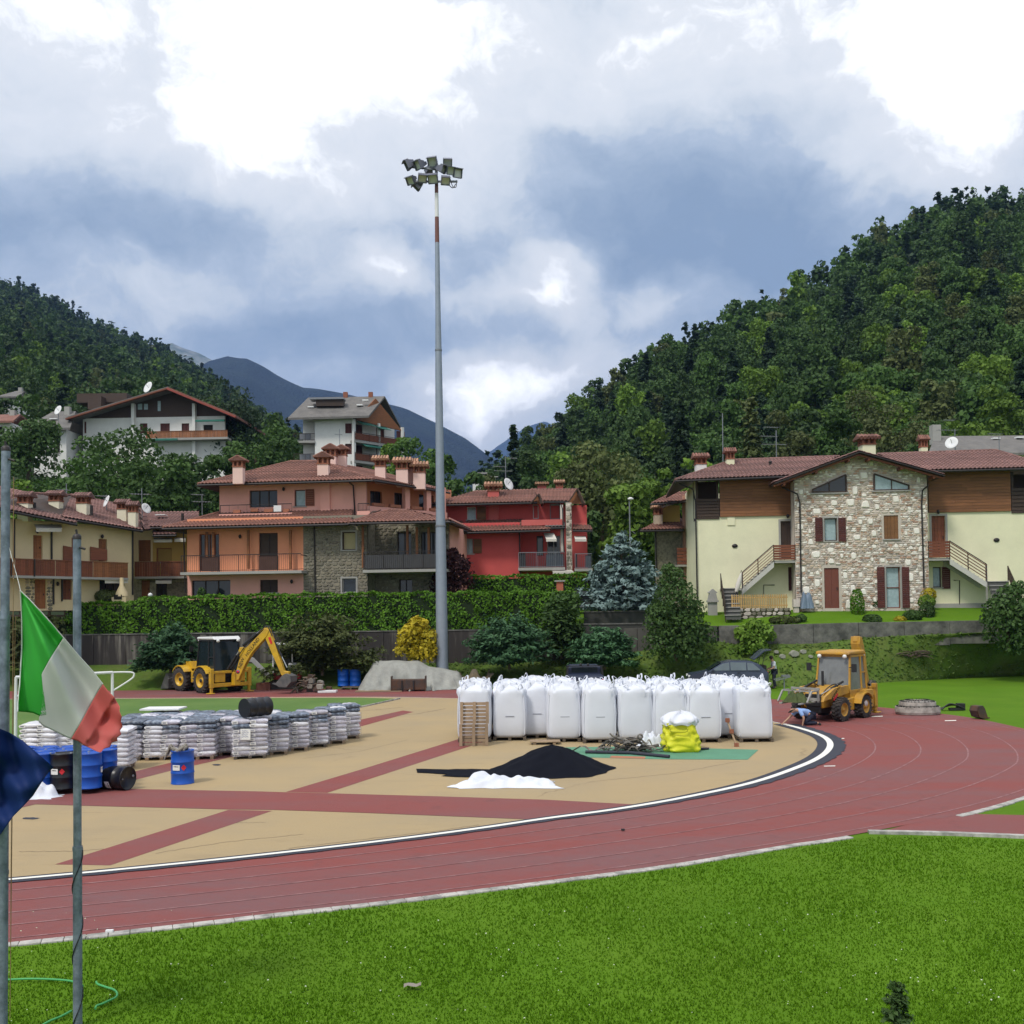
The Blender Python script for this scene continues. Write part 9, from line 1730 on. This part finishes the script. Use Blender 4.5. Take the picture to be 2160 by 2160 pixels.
s1 = [(134, 1345), (108, 1385), (88, 1422), (90, 1445), (93, 1464), (96, 1490), (98, 1508)]; s2 = [(217, 1443), (200, 1470), (182, 1503), (165, 1534), (150, 1559)]
cloth('green_stripe', root, FG, [(43, 1246), (46, 1300), (46, 1370), (42, 1440), (37, 1501)], s1, [(43, 1246), (60, 1262), (98, 1303), (134, 1345)], [(37, 1501), (55, 1502), (70, 1504), (84, 1510), (98, 1508)], Yf, 34, 46, dep)
cloth('white_stripe', root, FW, s1, s2, [(134, 1345), (165, 1382), (195, 1415), (217, 1443)], [(98, 1508), (90, 1515), (81, 1522), (92, 1532), (112, 1541), (132, 1551), (150, 1559)], Yf, 34, 40, dep)
red_edge = [(217, 1443), (228, 1457), (240, 1469), (247, 1481), (253, 1491), (252, 1500), (257, 1512), (255, 1521), (259, 1533), (253, 1541), (256, 1549), (247, 1556), (248, 1563)]
cloth('red_stripe', root, FR, s2, red_edge[6:], red_edge[:7], [(150, 1559), (165, 1563), (176, 1572), (190, 1578), (203, 1585), (213, 1588), (218, 1580), (232, 1576), (236, 1566), (248, 1563)], Yf, 30, 34, dep)
MB().tube([P(43, 1246, Yf+dep(43, 1246)), P(46, 1300, Yf+dep(46, 1300)), P(46, 1370, Yf+dep(46, 1370)), P(42, 1440, Yf+dep(42, 1440)), P(37, 1501, Yf+dep(37, 1501))], .008, 6).build('hoist_rope', WHITE, root); MB().tube([P(43, 1246, Yf+dep(43, 1246)), P(41, 1235, Yf+.02), P(18, 1150, 11.1)], .004, 5).build('halyard', WHITE, root)
MB().tube([P(x, y, Yf+dep(x, y)) for x, y in [(43, 1246), (60, 1262), (98, 1303), (134, 1345), (165, 1382), (195, 1415), (217, 1443)]], .006, 5).build('hem', FW, root)
ro2 = thing('flag', P(5, 1540, 10.6), 'dark blue flag cut off by the left edge below the tricolour', 'flag')
dep2 = lambda x, y: .10*sin(x*.045+y*.02)+.06*sin(x*.10-y*.045+1)+.04*sin(y*.09)
cloth('blue_cloth', ro2, FB, [(-110, 1470), (-120, 1620), (-100, 1790)], [(113, 1618), (100, 1632), (85, 1655), (70, 1678), (48, 1702), (28, 1722), (12, 1745), (-2, 1765)], [(-110, 1470), (-50, 1505), (0, 1537), (20, 1545), (48, 1562), (80, 1590), (113, 1618)], [(-100, 1790), (-60, 1782), (-30, 1775), (-2, 1765)], 10.6, 40, 34, dep2)
MB().tube([P(-110, 1470, 10.6+dep2(-110, 1470)), P(-60, 1400, 10.9), P(2, 1330, 11.1)], .005, 5).build('halyard', WHITE, ro2)
HOSE = mat('green_hose', (.06, .33, .10), .5, var=.1); mb = MB()
for L in ([(10, 2072), (60, 2070), (109, 2071), (151, 2075), (175, 2085)], [(203, 2076), (206, 2081), (222, 2087), (240, 2093), (247, 2101), (244, 2109), (232, 2115), (215, 2123), (204, 2127), (201, 2133)], [(150, 2138), (128, 2150), (104, 2160), (70, 2180)]): mb.tube(catmull([G(x, y)+Vector((0, 0, .03)) for x, y in L], 6), .013, 7)
solo(mb, 'garden_hose', HOSE, G(150, 2080), 'pale green garden hose curling through the lawn by the flagpoles', 'hose')
mb = MB(); p = G(870, 2086); mb.grid([[p+Vector((x*.10, y*.05, .05+.015*sin(x*5+y*3))) for x in (-1, -.5, 0, .5, 1)] for y in (-1, 0, 1)]); solo(mb, 'litter', mat('grey_litter', (.25, .22, .19), .9), p, 'small flat piece of grey litter on the lawn', 'litter')
for k, (x, y) in enumerate([(231, 1968), (1314, 1753)]): mb = MB(); mb.box(G(x, y)+Vector((0, 0, .03)), (.1 if k == 0 else .07, .05, .03)); solo(mb, 'litter', WHITE if k == 0 else BLK, G(x, y), ['white scrap of paper on the kerb near the flagpole', 'dark clod lying on the red track'][k], 'litter')
# ------------------------------------------------------------------ valley haze
hm = bpy.data.materials.new('valley_haze'); hm.use_nodes = True; t = NT(hm.node_tree); t.n.remove(t.n['Principled BSDF'])
pv = t.node('ShaderNodeVolumePrincipled'); pv.inputs['Color'].default_value = (.30, .50, 1., 1); pv.inputs['Density'].default_value = .00010; pv.inputs['Anisotropy'].default_value = .2
t.l.new(pv.outputs[0], t.n['Material Output'].inputs['Volume'])
hz = MB().box((0, 4300, 790), (16000, 9600, 1582.)).build('haze', hm, off=(0, 0, 0)); hz['kind'] = 'stuff'
